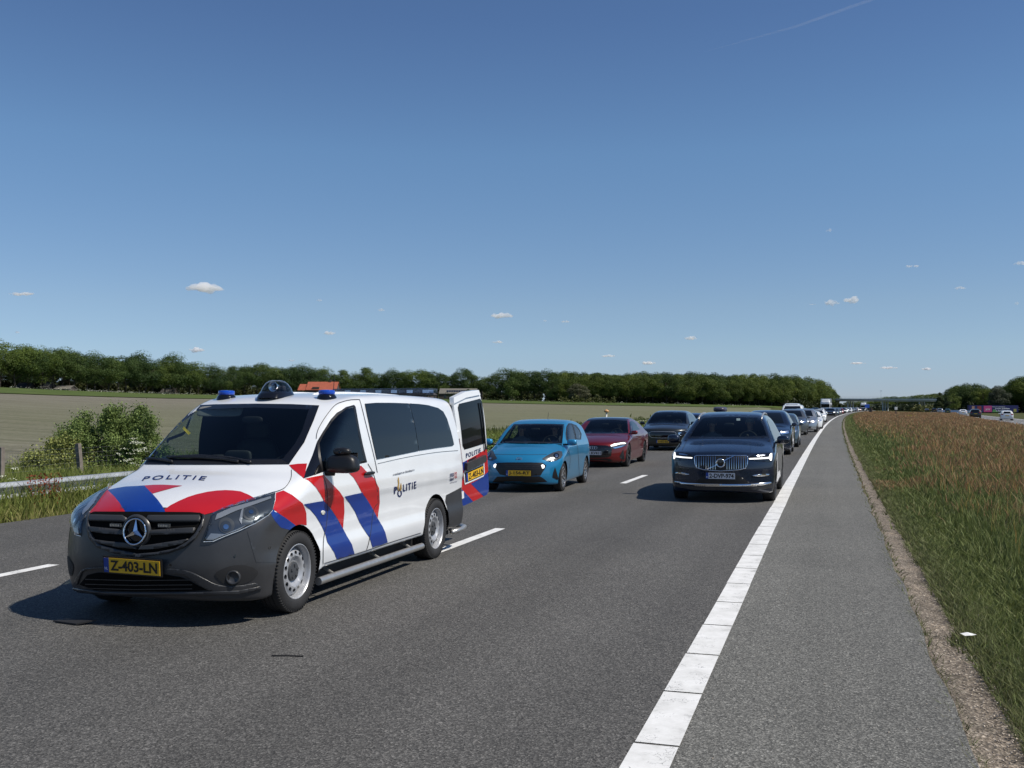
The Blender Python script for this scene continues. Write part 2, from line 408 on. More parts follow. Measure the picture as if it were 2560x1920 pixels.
def superbox(name, c, size, m, parent, n=3.0, k=10, M=None, taper=0.0, smooth=True):
    """rounded box"""
    V = []; F = []; idx = {}
    def vid(i, j, l):
        q = (i, j, l)
        if q not in idx:
            p = np.array([2*i/k-1, 2*j/k-1, 2*l/k-1]); d = (np.abs(p)**n).sum()**(1/n); p = p/d
            tt = 1 - taper*p[2]
            v = Vector((p[0]*size[0]/2*tt, p[1]*size[1]/2*tt, p[2]*size[2]/2))
            if M is not None: v = M @ v
            idx[q] = len(V); V.append(v + Vector(c))
        return idx[q]
    for a in range(k):
        for b in range(k):
            F += [(vid(a,b,k), vid(a+1,b,k), vid(a+1,b+1,k), vid(a,b+1,k)), (vid(a,b+1,0), vid(a+1,b+1,0), vid(a+1,b,0), vid(a,b,0)),
                  (vid(k,a,b), vid(k,a+1,b), vid(k,a+1,b+1), vid(k,a,b+1)), (vid(0,a,b+1), vid(0,a+1,b+1), vid(0,a+1,b), vid(0,a,b)),
                  (vid(a,0,b), vid(a+1,0,b), vid(a+1,0,b+1), vid(a,0,b+1)), (vid(a,k,b+1), vid(a+1,k,b+1), vid(a+1,k,b), vid(a,k,b))]
    return mesh_obj(name, V, F, m, parent, smooth)
# ------------------------------------------------------------------ road geometry: tangent along +Y, bending slowly right
RAD = 7300.0
def rx(y): return y*y/(2*RAD) if y > 0 else 0.0
def opx(y): return 17.5 + .045*y + y*y/24000.0
PHI = [(-2.6, 6.7, 290), (-.75, 6.7, 290), (-.505, 6.7, 310), (-.345, 6.1, 390), (-.185, 6.0, 450), (-.03, 4.6, 450), (.18, 2.6, 440), (.27, 1.75, 455), (.317, .7, 560), (.325, .3, 700)]
pg = [math.atan(q[0]) - YAW for q in PHI]
def gfar(phi): return np.interp(phi, pg, [q[1] for q in PHI]), np.interp(phi, pg, [q[2] for q in PHI])
def ground_z(x, y):
    """terrain height; road sheets lie just above z = 0"""
    rr = rx(y); t = x - rr
    if -12.4 <= t <= .9: return -.05 if t < -2 else -.13
    if t > .9:
        a = min(1, (t-.9)/1.2); ox = opx(max(y, 0)) - rr
        return -.13 + .06*a + .05*math.sin(min(t, 14)*.22)*a*(1 if t < 14 else 0) - .022*max(0, min(t, 24)-2) 
    if t > -16: return -.05 - .10*min(1, (-12.4-t)/2)
    phi = math.atan2(x, max(y, 1e-6)) if y > 0 else (-math.pi/2 - .2); d = math.hypot(x, y)
    dn = 17.0 / max(.04, math.sin(min(1.57, -phi))) if phi < -.01 else 600
    g, df = gfar(phi)
    u = max(0, (d-dn)/max(30, df*.97-dn)); return -.15 + (g+.15)*min(1.0, u)**1.25 if u < 1.15 else -.15 + (g+.15)
def world_tex(n, l, scale):
    tc = n.new("ShaderNodeTexCoord"); mp = n.new("ShaderNodeMapping"); mp.inputs["Scale"].default_value = scale if isinstance(scale, tuple) else (scale,)*3; l.new(tc.outputs["Object"], mp.inputs[0]); return mp.outputs[0]
def ramp(n, l, fac, stops):
    r = n.new("ShaderNodeValToRGB")
    while len(r.color_ramp.elements) < len(stops): r.color_ramp.elements.new(.5)
    for e, (p, c) in zip(r.color_ramp.elements, stops): e.position = p; e.color = (*c, 1)
    l.new(fac, r.inputs[0]); return r.outputs[0]
def mix(n, l, a, b, fac, mode='MIX'):
    m = n.new("ShaderNodeMix"); m.data_type = 'RGBA'; m.blend_type = mode
    if hasattr(fac, 'links') or hasattr(fac, 'is_linked'): l.new(fac, m.inputs[0])
    else: m.inputs[0].default_value = fac
    for q, i in ((a, 6), (b, 7)):
        if isinstance(q, tuple): m.inputs[i].default_value = (*q, 1)
        else: l.new(q, m.inputs[i])
    return m.outputs[2]
def noise(n, l, vec, scale, detail=4, rough=.6):
    t = n.new("ShaderNodeTexNoise"); t.inputs["Scale"].default_value = scale; t.inputs["Detail"].default_value = detail; t.inputs["Roughness"].default_value = rough; l.new(vec, t.inputs[0]); return t.outputs[0]
def asphalt(name, c0, tint):
    m, t, n, l, b = nt(name); v = world_tex(n, l, 1.0)
    vo = n.new("ShaderNodeTexVoronoi"); vo.inputs["Scale"].default_value = 95; l.new(v, vo.inputs[0])
    gr = ramp(n, l, vo.outputs["Color"], [(0, tuple(.34*c*k for c, k in zip(c0, tint))), (.40, tuple(.8*c*k for c, k in zip(c0, tint))), (.72, tuple(1.35*c*k for c, k in zip(c0, tint))), (1, tuple(2.6*c*k for c, k in zip(c0, tint)))])
    n1 = noise(n, l, v, 160, 3, .7); k1 = ramp(n, l, n1, [(.30, (.38,)*3), (.70, (1.62,)*3)])
    c = mix(n, l, gr, k1, 1.0, 'MULTIPLY')
    n2 = noise(n, l, v, .35, 6, .65); k2 = ramp(n, l, n2, [(.25, (.86,)*3), (.75, (1.13,)*3)]); c = mix(n, l, c, k2, 1.0, 'MULTIPLY')
    v2 = world_tex(n, l, (1.0, .03, 1.0)); n3 = noise(n, l, v2, 1.1, 4, .6); k3 = ramp(n, l, n3, [(.3, (.87,)*3), (.7, (1.12,)*3)]); c = mix(n, l, c, k3, 1.0, 'MULTIPLY')
    # polished wheel tracks, oil drips between them, old patches
    tx = n.new("ShaderNodeTexCoord"); sx = n.new("ShaderNodeSeparateXYZ"); l.new(tx.outputs["Object"], sx.inputs[0]); ml = n.new("ShaderNodeMath"); ml.operation = 'MULTIPLY_ADD'; ml.inputs[1].default_value = 2*math.pi/1.835; ml.inputs[2].default_value = 2.68*2*math.pi/1.835; l.new(sx.outputs[0], ml.inputs[0]); co = n.new("ShaderNodeMath"); co.operation = 'COSINE'; l.new(ml.outputs[0], co.inputs[0])
    k4 = n.new("ShaderNodeMapRange"); k4.inputs[1].default_value = -1; k4.inputs[2].default_value = 1; k4.inputs[3].default_value = 1.07; k4.inputs[4].default_value = .93; l.new(co.outputs[0], k4.inputs[0]); cb = n.new("ShaderNodeCombineColor"); [l.new(k4.outputs[0], cb.inputs[i]) for i in range(3)]; c = mix(n, l, c, cb.outputs[0], 1.0 if name == "asphalt" else .15, 'MULTIPLY')
    vs_ = n.new("ShaderNodeTexVoronoi"); vs_.inputs["Scale"].default_value = 1.3; vs_.inputs["Randomness"].default_value = 1; l.new(v, vs_.inputs[0]); k5 = ramp(n, l, vs_.outputs["Distance"], [(.0, (.60,)*3), (.035, (.78,)*3), (.07, (1,)*3)]); pk = ramp(n, l, noise(n, l, v, .6, 2), [(.55, (0,)*3), (.62, (1,)*3)]); c = mix(n, l, c, mix(n, l, (1., 1., 1.), k5, pk), 1.0, 'MULTIPLY')
    l.new(c, b.inputs["Base Color"]); b.inputs["Roughness"].default_value = .82; b.inputs["Specular IOR Level"].default_value = .35
    bp = n.new("ShaderNodeBump"); bp.inputs["Strength"].default_value = .55; bp.inputs["Distance"].default_value = .006; l.new(vo.outputs["Distance"], bp.inputs["Height"]); l.new(bp.outputs[0], b.inputs["Normal"])
    return m
ASPH = asphalt("asphalt", (.082, .0795, .0745), (1, 1, 1)); SHOU = asphalt("shoulder_asphalt", (.124, .1225, .112), (1, 1, 1)); ASPO = asphalt("old_asphalt", (.16, .16, .16), (1, 1, 1))
m, t, n, l, b = nt("road_paint"); v = world_tex(n, l, 1.0)
c = ramp(n, l, noise(n, l, v, 5, 6, .7), [(.25, (.40, .40, .385)), (.42, (.66, .66, .64)), (.6, (.76, .76, .745)), (.8, (.82, .82, .81))])
vc = n.new("ShaderNodeTexVoronoi"); vc.feature = 'DISTANCE_TO_EDGE'; vc.inputs["Scale"].default_value = 26
dn_ = n.new("ShaderNodeVectorMath"); dn_.operation = 'ADD'; sc2 = n.new("ShaderNodeVectorMath"); sc2.operation = 'SCALE'; nn_ = n.new("ShaderNodeTexNoise"); nn_.inputs["Scale"].default_value = 14; l.new(v, nn_.inputs[0]); l.new(nn_.outputs["Color"], sc2.inputs[0]); sc2.inputs[3].default_value = .12; l.new(v, dn_.inputs[0]); l.new(sc2.outputs[0], dn_.inputs[1]); l.new(dn_.outputs[0], vc.inputs[0])
cr = ramp(n, l, vc.outputs["Distance"], [(0, (.12,)*3), (.035, (1,)*3)]); msk = ramp(n, l, noise(n, l, v, 7, 3), [(.54, (0,)*3), (.60, (1,)*3)])
crk = mix(n, l, (1., 1., 1.), cr, msk); c = mix(n, l, c, crk, 1.0, 'MULTIPLY'); l.new(c, b.inputs["Base Color"]); b.inputs["Roughness"].default_value = .6
PAINT = m
def ribbon(name, x0, x1, y0, y1, z, m, step=4.0, f=rx, kind='structure', w=None):
    n_ = max(1, int((y1-y0)/step)); V = []; F = []
    for i in range(n_+1):
        y = y0 + (y1-y0)*i/n_; V += [(f(y)+x0, y, z), (f(y)+x1, y, z)]
    for i in range(n_): F.append((2*i, 2*i+1, 2*i+3, 2*i+2))
    return tag(mesh_obj(name, V, F, m), kind=kind)
b_ = []
V = []; F = []
# main carriageway with its own thickness
def slab(name, x0, x1, y0, y1, z, m, th=.12, jit=0.0):
    rng = random.Random(5); ys = []; y = y0
    while y < y1: ys.append(y); y += .12 if jit and y < 30 else (.5 if jit and y < 80 else 5)
    ys.append(y1); V = []; F = []
    for i, y in enumerate(ys):
        j = (rng.uniform(-1, 1)*.4 + math.sin(y*3.1) + math.sin(y*1.3+1)*.8)*jit
        V += [(rx(y)+x0, y, z-th), (rx(y)+x0, y, z), (rx(y)+x1+j, y, z), (rx(y)+x1+j+.02, y, z-th)]
    for i in range(len(ys)-1):
        a = 4*i
        F += [(a+1, a+2, a+6, a+5), (a, a+1, a+5, a+4), (a+2, a+3, a+7, a+6)]
    return tag(mesh_obj(name, V, F, m), kind='structure')
slab("road", -11.85, -.86, -12, 1100, 0, ASPH); slab("road_shoulder", -.86, .69, -12, 1100, .0, SHOU, jit=.012)
def paint_quad(mb, xa, xb, ya, yb, z=.004, f=rx):
    k = max(1, int((yb-ya)/6)); 
    for i in range(k):
        a = ya + (yb-ya)*i/k; c = ya + (yb-ya)*(i+1)/k
        mb.add([(f(a)+xa, a, z), (f(a)+xb, a, z), (f(c)+xb, c, z), (f(c)+xa, c, z)], [(0, 1, 2, 3)])
mb = MB(); y = 5.2625 - 12; rng = random.Random(2)
while y < 70:
    mb_y1 = y + .975; j = rng.uniform(-.006, .006)
    paint_quad(mb, -.965+j, -.735+j*.5, y, mb_y1); y += 1.0
paint_quad(mb, -.965, -.735, y, 1100)
tag(mb.build("edge_line", PAINT), kind='structure')
for X, y0 in ((-4.50, 10.95), (-8.18, 6.3)):
    mb = MB(); y = y0 - 12*1
    for k in range(60): paint_quad(mb, X-.075, X+.075, y, y+2.95); y += 12
    tag(mb.build("lane_line", PAINT), kind='structure')
# worn pale line at the far shoulder edge, opposite carriageway
mb = MB()
slabs = ribbon("opposite_road", -5.2, 5.2, -20, 900, -.38, ASPO, 8, opx)
mb = MB(); [paint_quad(mb, q, q+.2, -20, 900, -.372, opx) for q in (-4.6, 4.4)]; tag(mb.build("opposite_edge_line", PAINT), kind='structure')
mb = MB(); [paint_quad(mb, -.08, .08, yy, yy+3, -.372, opx) for yy in range(-18, 600, 12)]; tag(mb.build("opposite_lane_line", PAINT), kind='structure')
# ------------------------------------------------------------------ ground
def grass_ground(name, stops, sc=1.2):
    m, t, n, l, b = nt(name); v = world_tex(n, l, 1.0); c = ramp(n, l, noise(n, l, v, sc, 8, .7), stops)
    k = ramp(n, l, noise(n, l, v, 22, 4, .7), [(.3, (.6,)*3), (.7, (1.4,)*3)]); c = mix(n, l, c, k, 1.0, 'MULTIPLY')
    l.new(c, b.inputs["Base Color"]); b.inputs["Roughness"].default_value = .95; b.inputs["Specular IOR Level"].default_value = .1
    bp = n.new("ShaderNodeBump"); bp.inputs["Strength"].default_value = .6; bp.inputs["Distance"].default_value = .05; l.new(noise(n, l, v, 30, 5), bp.inputs["Height"]); l.new(bp.outputs[0], b.inputs["Normal"]); return m
GG = grass_ground("ground_grass", [(.3, (.045, .060, .020)), (.55, (.075, .080, .030)), (.75, (.11, .095, .045))])
ts = [-9000, -4000, -2000, -1000, -700, -560, -500, -450, -400, -360, -320, -290, -260, -230, -200, -175, -150, -130, -110, -92, -76, -62, -50, -40, -32, -26, -22, -19, -17, -16, -14, -12.6, -12.4, .9, 1.2, 1.6, 2.1, 3, 5, 8, 11, 14, 17, 20, 24, 30, 40, 60, 100, 200, 400, 1000, 3000, 9000]
ys = [-3000, -300, -60, -20, -10, 0, 5] + list(range(10, 100, 6)) + list(range(100, 300, 14)) + list(range(300, 760, 22)) + [800, 900, 1100, 1400, 2000, 3000, 6000, 14000, 30000]
V = [(t_+rx(min(y, 900)), y, ground_z(t_+rx(min(y, 900)), y)) for y in ys for t_ in ts]; nx = len(ts)
F = [(j*nx+i, j*nx+i+1, (j+1)*nx+i+1, (j+1)*nx+i) for j in range(len(ys)-1) for i in range(nx-1)]
tag(mesh_obj("ground", V, F, GG, smooth=True), kind='structure')
# tilled field
m, t, n, l, b = nt("tilled_soil"); v = world_tex(n, l, 1.0)
mp = n.new("ShaderNodeMapping"); tc = n.new("ShaderNodeTexCoord"); mp.inputs["Rotation"].default_value = (0, 0, R(17)); mp.inputs["Scale"].default_value = (.05, 1, 1); l.new(tc.outputs["Object"], mp.inputs[0])
nb = noise(n, l, mp.outputs[0], .9, 5, .7); c = ramp(n, l, nb, [(.30, (.110, .100, .076)), (.5, (.170, .158, .124)), (.7, (.245, .228, .182))])
n2 = noise(n, l, v, 3.5, 8, .75); k = ramp(n, l, n2, [(.3, (.55,)*3), (.7, (1.42,)*3)]); c = mix(n, l, c, k, 1.0, 'MULTIPLY')
# a haze of seedlings in rows and the greener far part
mg = ramp(n, l, noise(n, l, v, .02, 3, .5), [(.50, (0,)*3), (.68, (.35,)*3)]); c = mix(n, l, c, (.105, .125, .055), mg)
sx = n.new("ShaderNodeSeparateXYZ"); l.new(tc.outputs["Object"], sx.inputs[0]); mr = n.new("ShaderNodeMapRange"); mr.inputs[1].default_value = -130; mr.inputs[2].default_value = -20; mr.inputs[3].default_value = .0; mr.inputs[4].default_value = .60; l.new(sx.outputs[0], mr.inputs[0])
gy = n.new("ShaderNodeMapRange"); gy.inputs[1].default_value = 20; gy.inputs[2].default_value = 60; l.new(sx.outputs[1], gy.inputs[0]); mu = n.new("ShaderNodeMath"); mu.operation = 'MULTIPLY'; l.new(mr.outputs[0], mu.inputs[0]); l.new(gy.outputs[0], mu.inputs[1])
c = mix(n, l, c, (.125, .140, .065), mu.outputs[0])
l.new(c, b.inputs["Base Color"]); b.inputs["Roughness"].default_value = .95; b.inputs["Specular IOR Level"].default_value = .1
bp = n.new("ShaderNodeBump"); bp.inputs["Strength"].default_value = .8; bp.inputs["Distance"].default_value = .12; l.new(n2, bp.inputs["Height"]); l.new(bp.outputs[0], b.inputs["Normal"]); SOIL = m
MEAD = grass_ground("meadow_grass", [(.3, (.055, .085, .022)), (.55, (.080, .110, .030)), (.75, (.10, .115, .045))], .08)
def polar_sheet(name, u0, u1, m, dz, nphi=90, nu=60, phi0=-1.75, phi1=.02):
    V = []
    for i in range(nphi+1):
        phi = phi0 + (phi1-phi0)*i/nphi; g, df = gfar(phi); ph = min(1.5, -phi); dn = 19.0/max(.04, math.sin(ph)) if phi < -.01 else 560
        dn = min(dn, df*.93)
        for j in range(nu+1):
            u = u0 + (u1-u0)*(j/nu)**1.6; d = dn + (df-dn)*u; x = d*math.sin(phi); y = d*math.cos(phi); V.append((x, y, ground_z(x, y)+(dz*4.5 if u0 > .1 else min(dz*4.5, -.02 + .004*max(0, d-dn)))))
    k = nu+1; F = [(i*k+j, (i+1)*k+j, (i+1)*k+j+1, i*k+j+1) for i in range(nphi) for j in range(nu)]
    return tag(mesh_obj(name, V, F, m, smooth=True), kind='structure')
polar_sheet("field", 0, .64, SOIL, .07); polar_sheet("meadow", .635, 1.1, MEAD, .10, nu=12)
# gravel strip
m, t, n, l, b = nt("gravel"); v = world_tex(n, l, 1.0); vo = n.new("ShaderNodeTexVoronoi"); vo.inputs["Scale"].default_value = 60; l.new(v, vo.inputs[0])
c = ramp(n, l, vo.outputs["Color"], [(0, (.05, .04, .03)), (.4, (.15, .122, .092)), (.75, (.27, .225, .178)), (1, (.60, .53, .44))])
k = ramp(n, l, noise(n, l, v, 2.2, 6, .7), [(.32, (.42, .42, .38)), (.55, (1, 1, 1)), (.75, (1.35, 1.3, 1.2))]); c = mix(n, l, c, k, 1.0, 'MULTIPLY')
l.new(c, b.inputs["Base Color"]); b.inputs["Roughness"].default_value = .9; bp = n.new("ShaderNodeBump"); bp.inputs["Strength"].default_value = .9; bp.inputs["Distance"].default_value = .012; l.new(vo.outputs["Distance"], bp.inputs["Height"]); l.new(bp.outputs[0], b.inputs["Normal"]); GRAV = m
V = []; F = []; yy = list(np.arange(-4, 40, .25)) + list(range(40, 400, 5)); prof = [(.55, -.045), (.70, -.018), (.78, -.03), (.88, -.05), (1.05, -.045), (1.22, -.03), (1.45, -.07)]
rng = random.Random(8)
for y in yy:
    for (x, z) in prof: V.append((rx(y)+x+.015*math.sin(y*2+x*9), y, z + rng.uniform(-.008, .008)))
for i in range(len(yy)-1):
    for j in range(len(prof)-1): a = i*len(prof)+j; F.append((a, a+1, a+1+len(prof), a+len(prof)))
tag(mesh_obj("gravel_strip", V, F, GRAV, smooth=True), kind='structure')
# loose stones along the edge
rng = random.Random(4); b = MB()
for i in range(2600):
    y = 3.5 + 22*rng.random()**1.6; x = rng.gauss(.90, .10) if rng.random() < .93 else rng.uniform(-.6, .6); s = rng.uniform(.0025, .0062)*(1 if x > .7 else .6); z = -.03 if x > .7 else .002
    a = rng.random()*3; M = Matrix.Translation((rx(y)+x, y, z+s*.3)) @ Matrix.Rotation(a, 4, (rng.random(), rng.random(), 1)) ; b.box(-s, s, -s*.7, s*.7, -s*.6, s*.6, M)
tag(b.build("gravel_stones", pm("stone", (.42, .36, .29), .85, var=.4, vscale=9)), kind='stuff')
# ------------------------------------------------------------------ foliage materials
def leafmat(name, trans=.35, rough=.6, gain=1.0):
    m, t, n, l, b = nt(name); at = n.new("ShaderNodeAttribute"); at.attribute_name = "tone"; oi = n.new("ShaderNodeObjectInfo")
    rr = ramp(n, l, oi.outputs["Random"], [(0, (.60*gain, .70*gain, .66*gain)), (.35, (.9*gain, .95*gain, .85*gain)), (.7, (1.2*gain, 1.12*gain, .90*gain)), (1, (1.5*gain, 1.38*gain, .85*gain))]); c = mix(n, l, at.outputs["Color"], rr, 1.0, 'MULTIPLY')
    l.new(c, b.inputs["Base Color"]); b.inputs["Roughness"].default_value = rough; b.inputs["Specular IOR Level"].default_value = .25
    tr = n.new("ShaderNodeBsdfTranslucent"); l.new(c, tr.inputs[0]); mx = n.new("ShaderNodeMixShader"); mx.inputs[0].default_value = trans; l.new(b.outputs[0], mx.inputs[1]); l.new(tr.outputs[0], mx.inputs[2]); l.new(mx.outputs[0], n["Material Output"].inputs[0]); return m
LEAF = leafmat("tree_leaves", .22); GRASSM = leafmat("grass_blades", .3, .65)
BARK = pm("bark", (.055, .045, .035), .9, var=.3, vscale=2)
def leaf_quads(P, Nrm, size, rs, tone):
    """P (N,3) centres, normals, size (N,), tone (N,3) -> V, F(quads), C"""
    n = len(P); a = np.cross(Nrm, rs.normal(size=(n, 3))); a /= np.linalg.norm(a, axis=1)[:, None]+1e-9; b = np.cross(Nrm, a); s = size[:, None]
    V = np.stack([P - a*s*.5, P + b*s*.32, P + a*s*.5, P - b*s*.32], 1).reshape(-1, 3)
    return V, np.arange(4*n).reshape(n, 4), np.repeat(tone, 4, 0)
def crown_arrays(rs, h, w, base, nl=34, leaves=15000, ls=.36, shape='oak', tones=((.034, .064, .018), (.088, .130, .036))):
    P = []; Nn = []; T = []; cz = (h+base)/2; rz = (h-base)/2
    lumps = []
    while len(lumps) < nl:
        p = rs.uniform(-1, 1, 3); r = np.linalg.norm(p)
        if shape == 'cone':
            if math.hypot(p[0], p[1]) > (1-p[2])/2*.95+.05: continue
        elif r > 1 or r < .55: continue
        lumps.append((np.array((p[0]*w/2*.90, p[1]*w/2*.90, cz + p[2]*rz*.82)), rs.uniform(.15, .26)*w*(.6 if shape == 'cone' else 1), rs.uniform(0, 1)))
    per = leaves//nl
    for c, r, t in lumps:
        d = rs.normal(size=(per, 3)); d /= np.linalg.norm(d, axis=1)[:, None]; d[:, 2] = np.where(d[:, 2] < -.45, -d[:, 2]*.6, d[:, 2])
        rad = r*rs.uniform(.82, 1.08, per)[:, None]*np.array((1, 1, .78)); P.append(c + d*rad); nn = d + rs.normal(size=(per, 3))*.55; Nn.append(nn/np.linalg.norm(nn, axis=1)[:, None])
        tt = np.clip(t + rs.normal(size=(per, 1))*.22, 0, 1); T.append(np.array(tones[0])*(1-tt) + np.array(tones[1])*tt)
    P = np.concatenate(P); Nn = np.concatenate(Nn); T = np.concatenate(T)
    return leaf_quads(P, Nn, rs.uniform(.6, 1.3, len(P))*ls, rs, T)
def trunk_mb(rng, h, base, w):
    b = MB(); r = h*.018; b.tube([(0, 0, -.3), (rng.uniform(-.1, .1), 0, base*.6), (rng.uniform(-.3, .3), rng.uniform(-.3, .3), base*1.2), (rng.uniform(-.5, .5), rng.uniform(-.5, .5), h*.72)], [r*1.5, r*1.1, r*.9, r*.3], 8)
    for k in range(7):
        a = rng.uniform(0, 6.28); z0 = rng.uniform(base*.8, h*.55); ll = rng.uniform(.25, .42)*w; b.tube([(0, 0, z0), (math.cos(a)*ll*.5, math.sin(a)*ll*.5, z0+ll*.35), (math.cos(a)*ll, math.sin(a)*ll, z0+ll*.8)], [r*.55, r*.35, r*.12], 5)
    return b
TREES = []
def tree_proto(seed, kind='oak', h=15, w=11, base=3.2, **kw):
    rs = np.random.RandomState(seed); rng = random.Random(seed)
    V, F, C = crown_arrays(rs, h, w, base, **kw)
    me_holder = big_mesh("crown", V, F, 4, LEAF, None, C); tb = trunk_mb(rng, h, base, w).build("trunk", BARK, None, True)
    cm, tm = me_holder.data, tb.data; bpy.data.objects.remove(me_holder); bpy.data.objects.remove(tb); return (cm, tm, h)
for k in range(5): TREES.append(tree_proto(10+k, h=15+k*.4, w=[15.5, 14, 16.5, 14.5, 13][k], base=[3.4, 4.2, 3.0, 4.6, 3.6][k]))
FOREST = [tree_proto(40+k, h=14.5+.5*k, w=[11.5, 12.5, 12][k], base=[1.6, 2.2, 1.2][k], nl=40, tones=((.038, .068, .014), (.115, .155, .034))) for k in range(3)]
CONE = tree_proto(60, h=15, w=8, base=1.0, shape='cone', nl=60, tones=((.022, .040, .018), (.040, .060, .026)))
PALE = tree_proto(61, h=13, w=9, base=1.0, nl=40, tones=((.075, .085, .050), (.13, .13, .085)))
YOUNG = tree_proto(62, h=9, w=6, base=.8, nl=34, tones=((.075, .110, .022), (.11, .15, .035)), leaves=3600)
def place_tree(proto, p, s, name, label, group, rng, sx=1.0):
    o = empty(name, p, rng.uniform(0, 6.28)); o.scale = (s*sx, s*sx, s); tag(o, label, "tree", group)
    c = bpy.data.objects.new("crown", proto[0]); link(c, o); c2_ = bpy.data.objects.new("trunk", proto[1]); link(c2_, o); return o
# px anchors are 2212-wide photograph coordinates turned into world positions by distance
def W(px, z, h=None):
    x = (px-1106)/2190*z; X = x*math.cos(YAW) - z*math.sin(YAW); Y = x*math.sin(YAW) + z*math.cos(YAW); return Vector((X, Y, ground_z(X, Y) if h is None else h))
rng = random.Random(21)
# the row of big trees beyond the field (top-line heights read along the row)
row = [(-330, 728), (-280, 735), (-230, 730), (-180, 738), (-125, 734), (-70, 740), (0, 742), (60, 752), (115, 755), (160, 762), (205, 765), (255, 772), (300, 765), (330, 790), (372, 768), (410, 782), (455, 790), (505, 792), (555, 785), (600, 795), (650, 790), (700, 797), (740, 800), (790, 795), (850, 800), (905, 798), (945, 806), (997, 797), (1040, 815), (1100, 796), (1140, 805), (1180, 802)]
rg = "tall trees in the row beyond the tilled field"
row = sorted(row + [((a[0]+b[0])/2 + rng.uniform(-6, 6), (a[1]+b[1])/2 + rng.uniform(-2, 14)) for a, b in zip(row[:-1], row[1:])])
for i, (px, ty) in enumerate(row):
    z = float(np.interp(px, [-70, 0, 350, 700, 1040, 1200], [300, 320, 385, 440, 450, 445])); p = W(px, z); htop = CAM_H + (880-ty)/2190*z - p.z
    pr = TREES[rng.randrange(5)]; place_tree(pr, p, htop/pr[2], "roadside_tree", "broad-crowned green tree in the row beyond the tilled field, %s from its left end" % ordn(i), rg, rng, rng.uniform(.88, 1.08))
for i in range(34):
    px = -80 + i*38 + rng.uniform(-10, 10); z = float(np.interp(px, [-70, 0, 350, 700, 1040, 1200], [300, 320, 385, 440, 450, 445])) + rng.uniform(14, 40); p = W(px, z)
    ty = float(np.interp(px, [q[0] for q in row], [q[1] for q in row])) + rng.uniform(10, 26); htop = CAM_H + (880-ty)/2190*z - p.z
    pr = TREES[rng.randrange(5)]; place_tree(pr, p, htop/pr[2], "roadside_tree", "tree standing in the second rank behind the row beyond the tilled field", "second rank of trees beyond the field", rng, 1.1)
# woodland block in the middle
tl = [(1150, 806), (1230, 804), (1300, 803), (1500, 806), (1640, 808), (1700, 808), (1760, 818), (1785, 826), (1802, 842), (1812, 856)]
for rank in range(4):
    px = 1195 + rank*7; kk = 0
    while px < 1806:
        z = float(np.interp(px, [1195, 1500, 1700, 1760, 1800], [432, 425, 440, 480, 560])) + rank*11; p = W(px, z); ty = float(np.interp(px, [q[0] for q in tl], [q[1] for q in tl])) + rng.uniform(-5, 6) + (6 if rank == 0 else 0)
        htop = CAM_H + (880-ty)/2190*z - p.z; pr = FOREST[rng.randrange(3)]
        place_tree(pr, p, htop/pr[2], "woodland_tree", ("dark green tree on the front edge of the middle wood, %s from its left end" % ordn(kk)) if rank == 0 else "dark green tree inside the middle wood, behind its front edge", "trees of the wood, front edge" if rank == 0 else "trees of the wood, further in", rng, rng.uniform(.8, 1.0))
        px += rng.uniform(21, 30); kk += 1
# right-hand wood beyond the opposite carriageway
lab = "dark green tree inside the wood beyond the opposite carriageway"
for rank in range(3):
    px = 2052 + rank*9; kk = 0
    while px < 2330:
        z = float(np.interp(px, [2050, 2130, 2330], [470, 425, 400])) + rank*12; p = W(px, z); ty = float(np.interp(px, [2020, 2045, 2080, 2110, 2150, 2190, 2215, 2330], [858, 842, 828, 829, 838, 822, 812, 806])) + rng.uniform(-3, 6)
        htop = CAM_H + (880-ty)/2190*z - p.z; pr = FOREST[rng.randrange(3)]; place_tree(pr, p, htop/pr[2], "woodland_tree", ("dark green tree on the front edge of the right-hand wood, %s from its left end" % ordn(kk)) if rank == 0 else lab, "trees of the right-hand wood, front edge" if rank == 0 else "trees of the right-hand wood, further in", rng, 1.0); px += rng.uniform(22, 32); kk += 1
p = W(2030, 450); place_tree(CONE, p, (1.74+40/2190*450-p.z)/15, "conifer_tree", "pointed dark conifer at the left end of the right-hand wood", None, rng, 1.0)
p = W(2046, 430); place_tree(CONE, p, (1.74+28/2190*430-p.z)/15, "conifer_tree", "smaller dark conifer just right of the pointed one at the wood's end", None, rng, 1.0)
p = W(2157, 408); place_tree(PALE, p, (1.74+48/2190*408-p.z)/13, "pale_tree", "pale grey-green tree in front of the right-hand wood above the trailer", None, rng)
p = W(2060, 415); place_tree(YOUNG, p, .9, "young_tree", "small light green tree at the foot of the right-hand wood", None, rng)
p = W(1105, 418); place_tree(YOUNG, p, 1.15, "young_tree", "light green rounded tree beside the grey farm sheds", None, rng)
p = W(960, 440); place_tree(YOUNG, p, .8, "young_tree", "small light green tree standing behind the farm sheds", None, rng)
p = W(1250, 405); place_tree(PALE, p, .62, "willow_tree", "low grey-green willow at the left end of the wood", None, rng, 1.5)
for px, z, hh, ww in ((1905, 640, 5, 1.9), (1925, 660, 6, 2), (1948, 650, 5.4, 2), (1972, 640, 6.2, 2), (1995, 620, 6.6, 2), (2014, 600, 7, 2), (1840, 700, 3, 2), (1870, 700, 3.2, 2), (2035, 560, 6.5, 2)):
    p = W(px, z, -.5); place_tree(FOREST[0], p, (hh+4)/14.5, "distant_tree", "low dark tree on the horizon behind the motorway bridge", "distant trees behind the bridge", rng, ww)
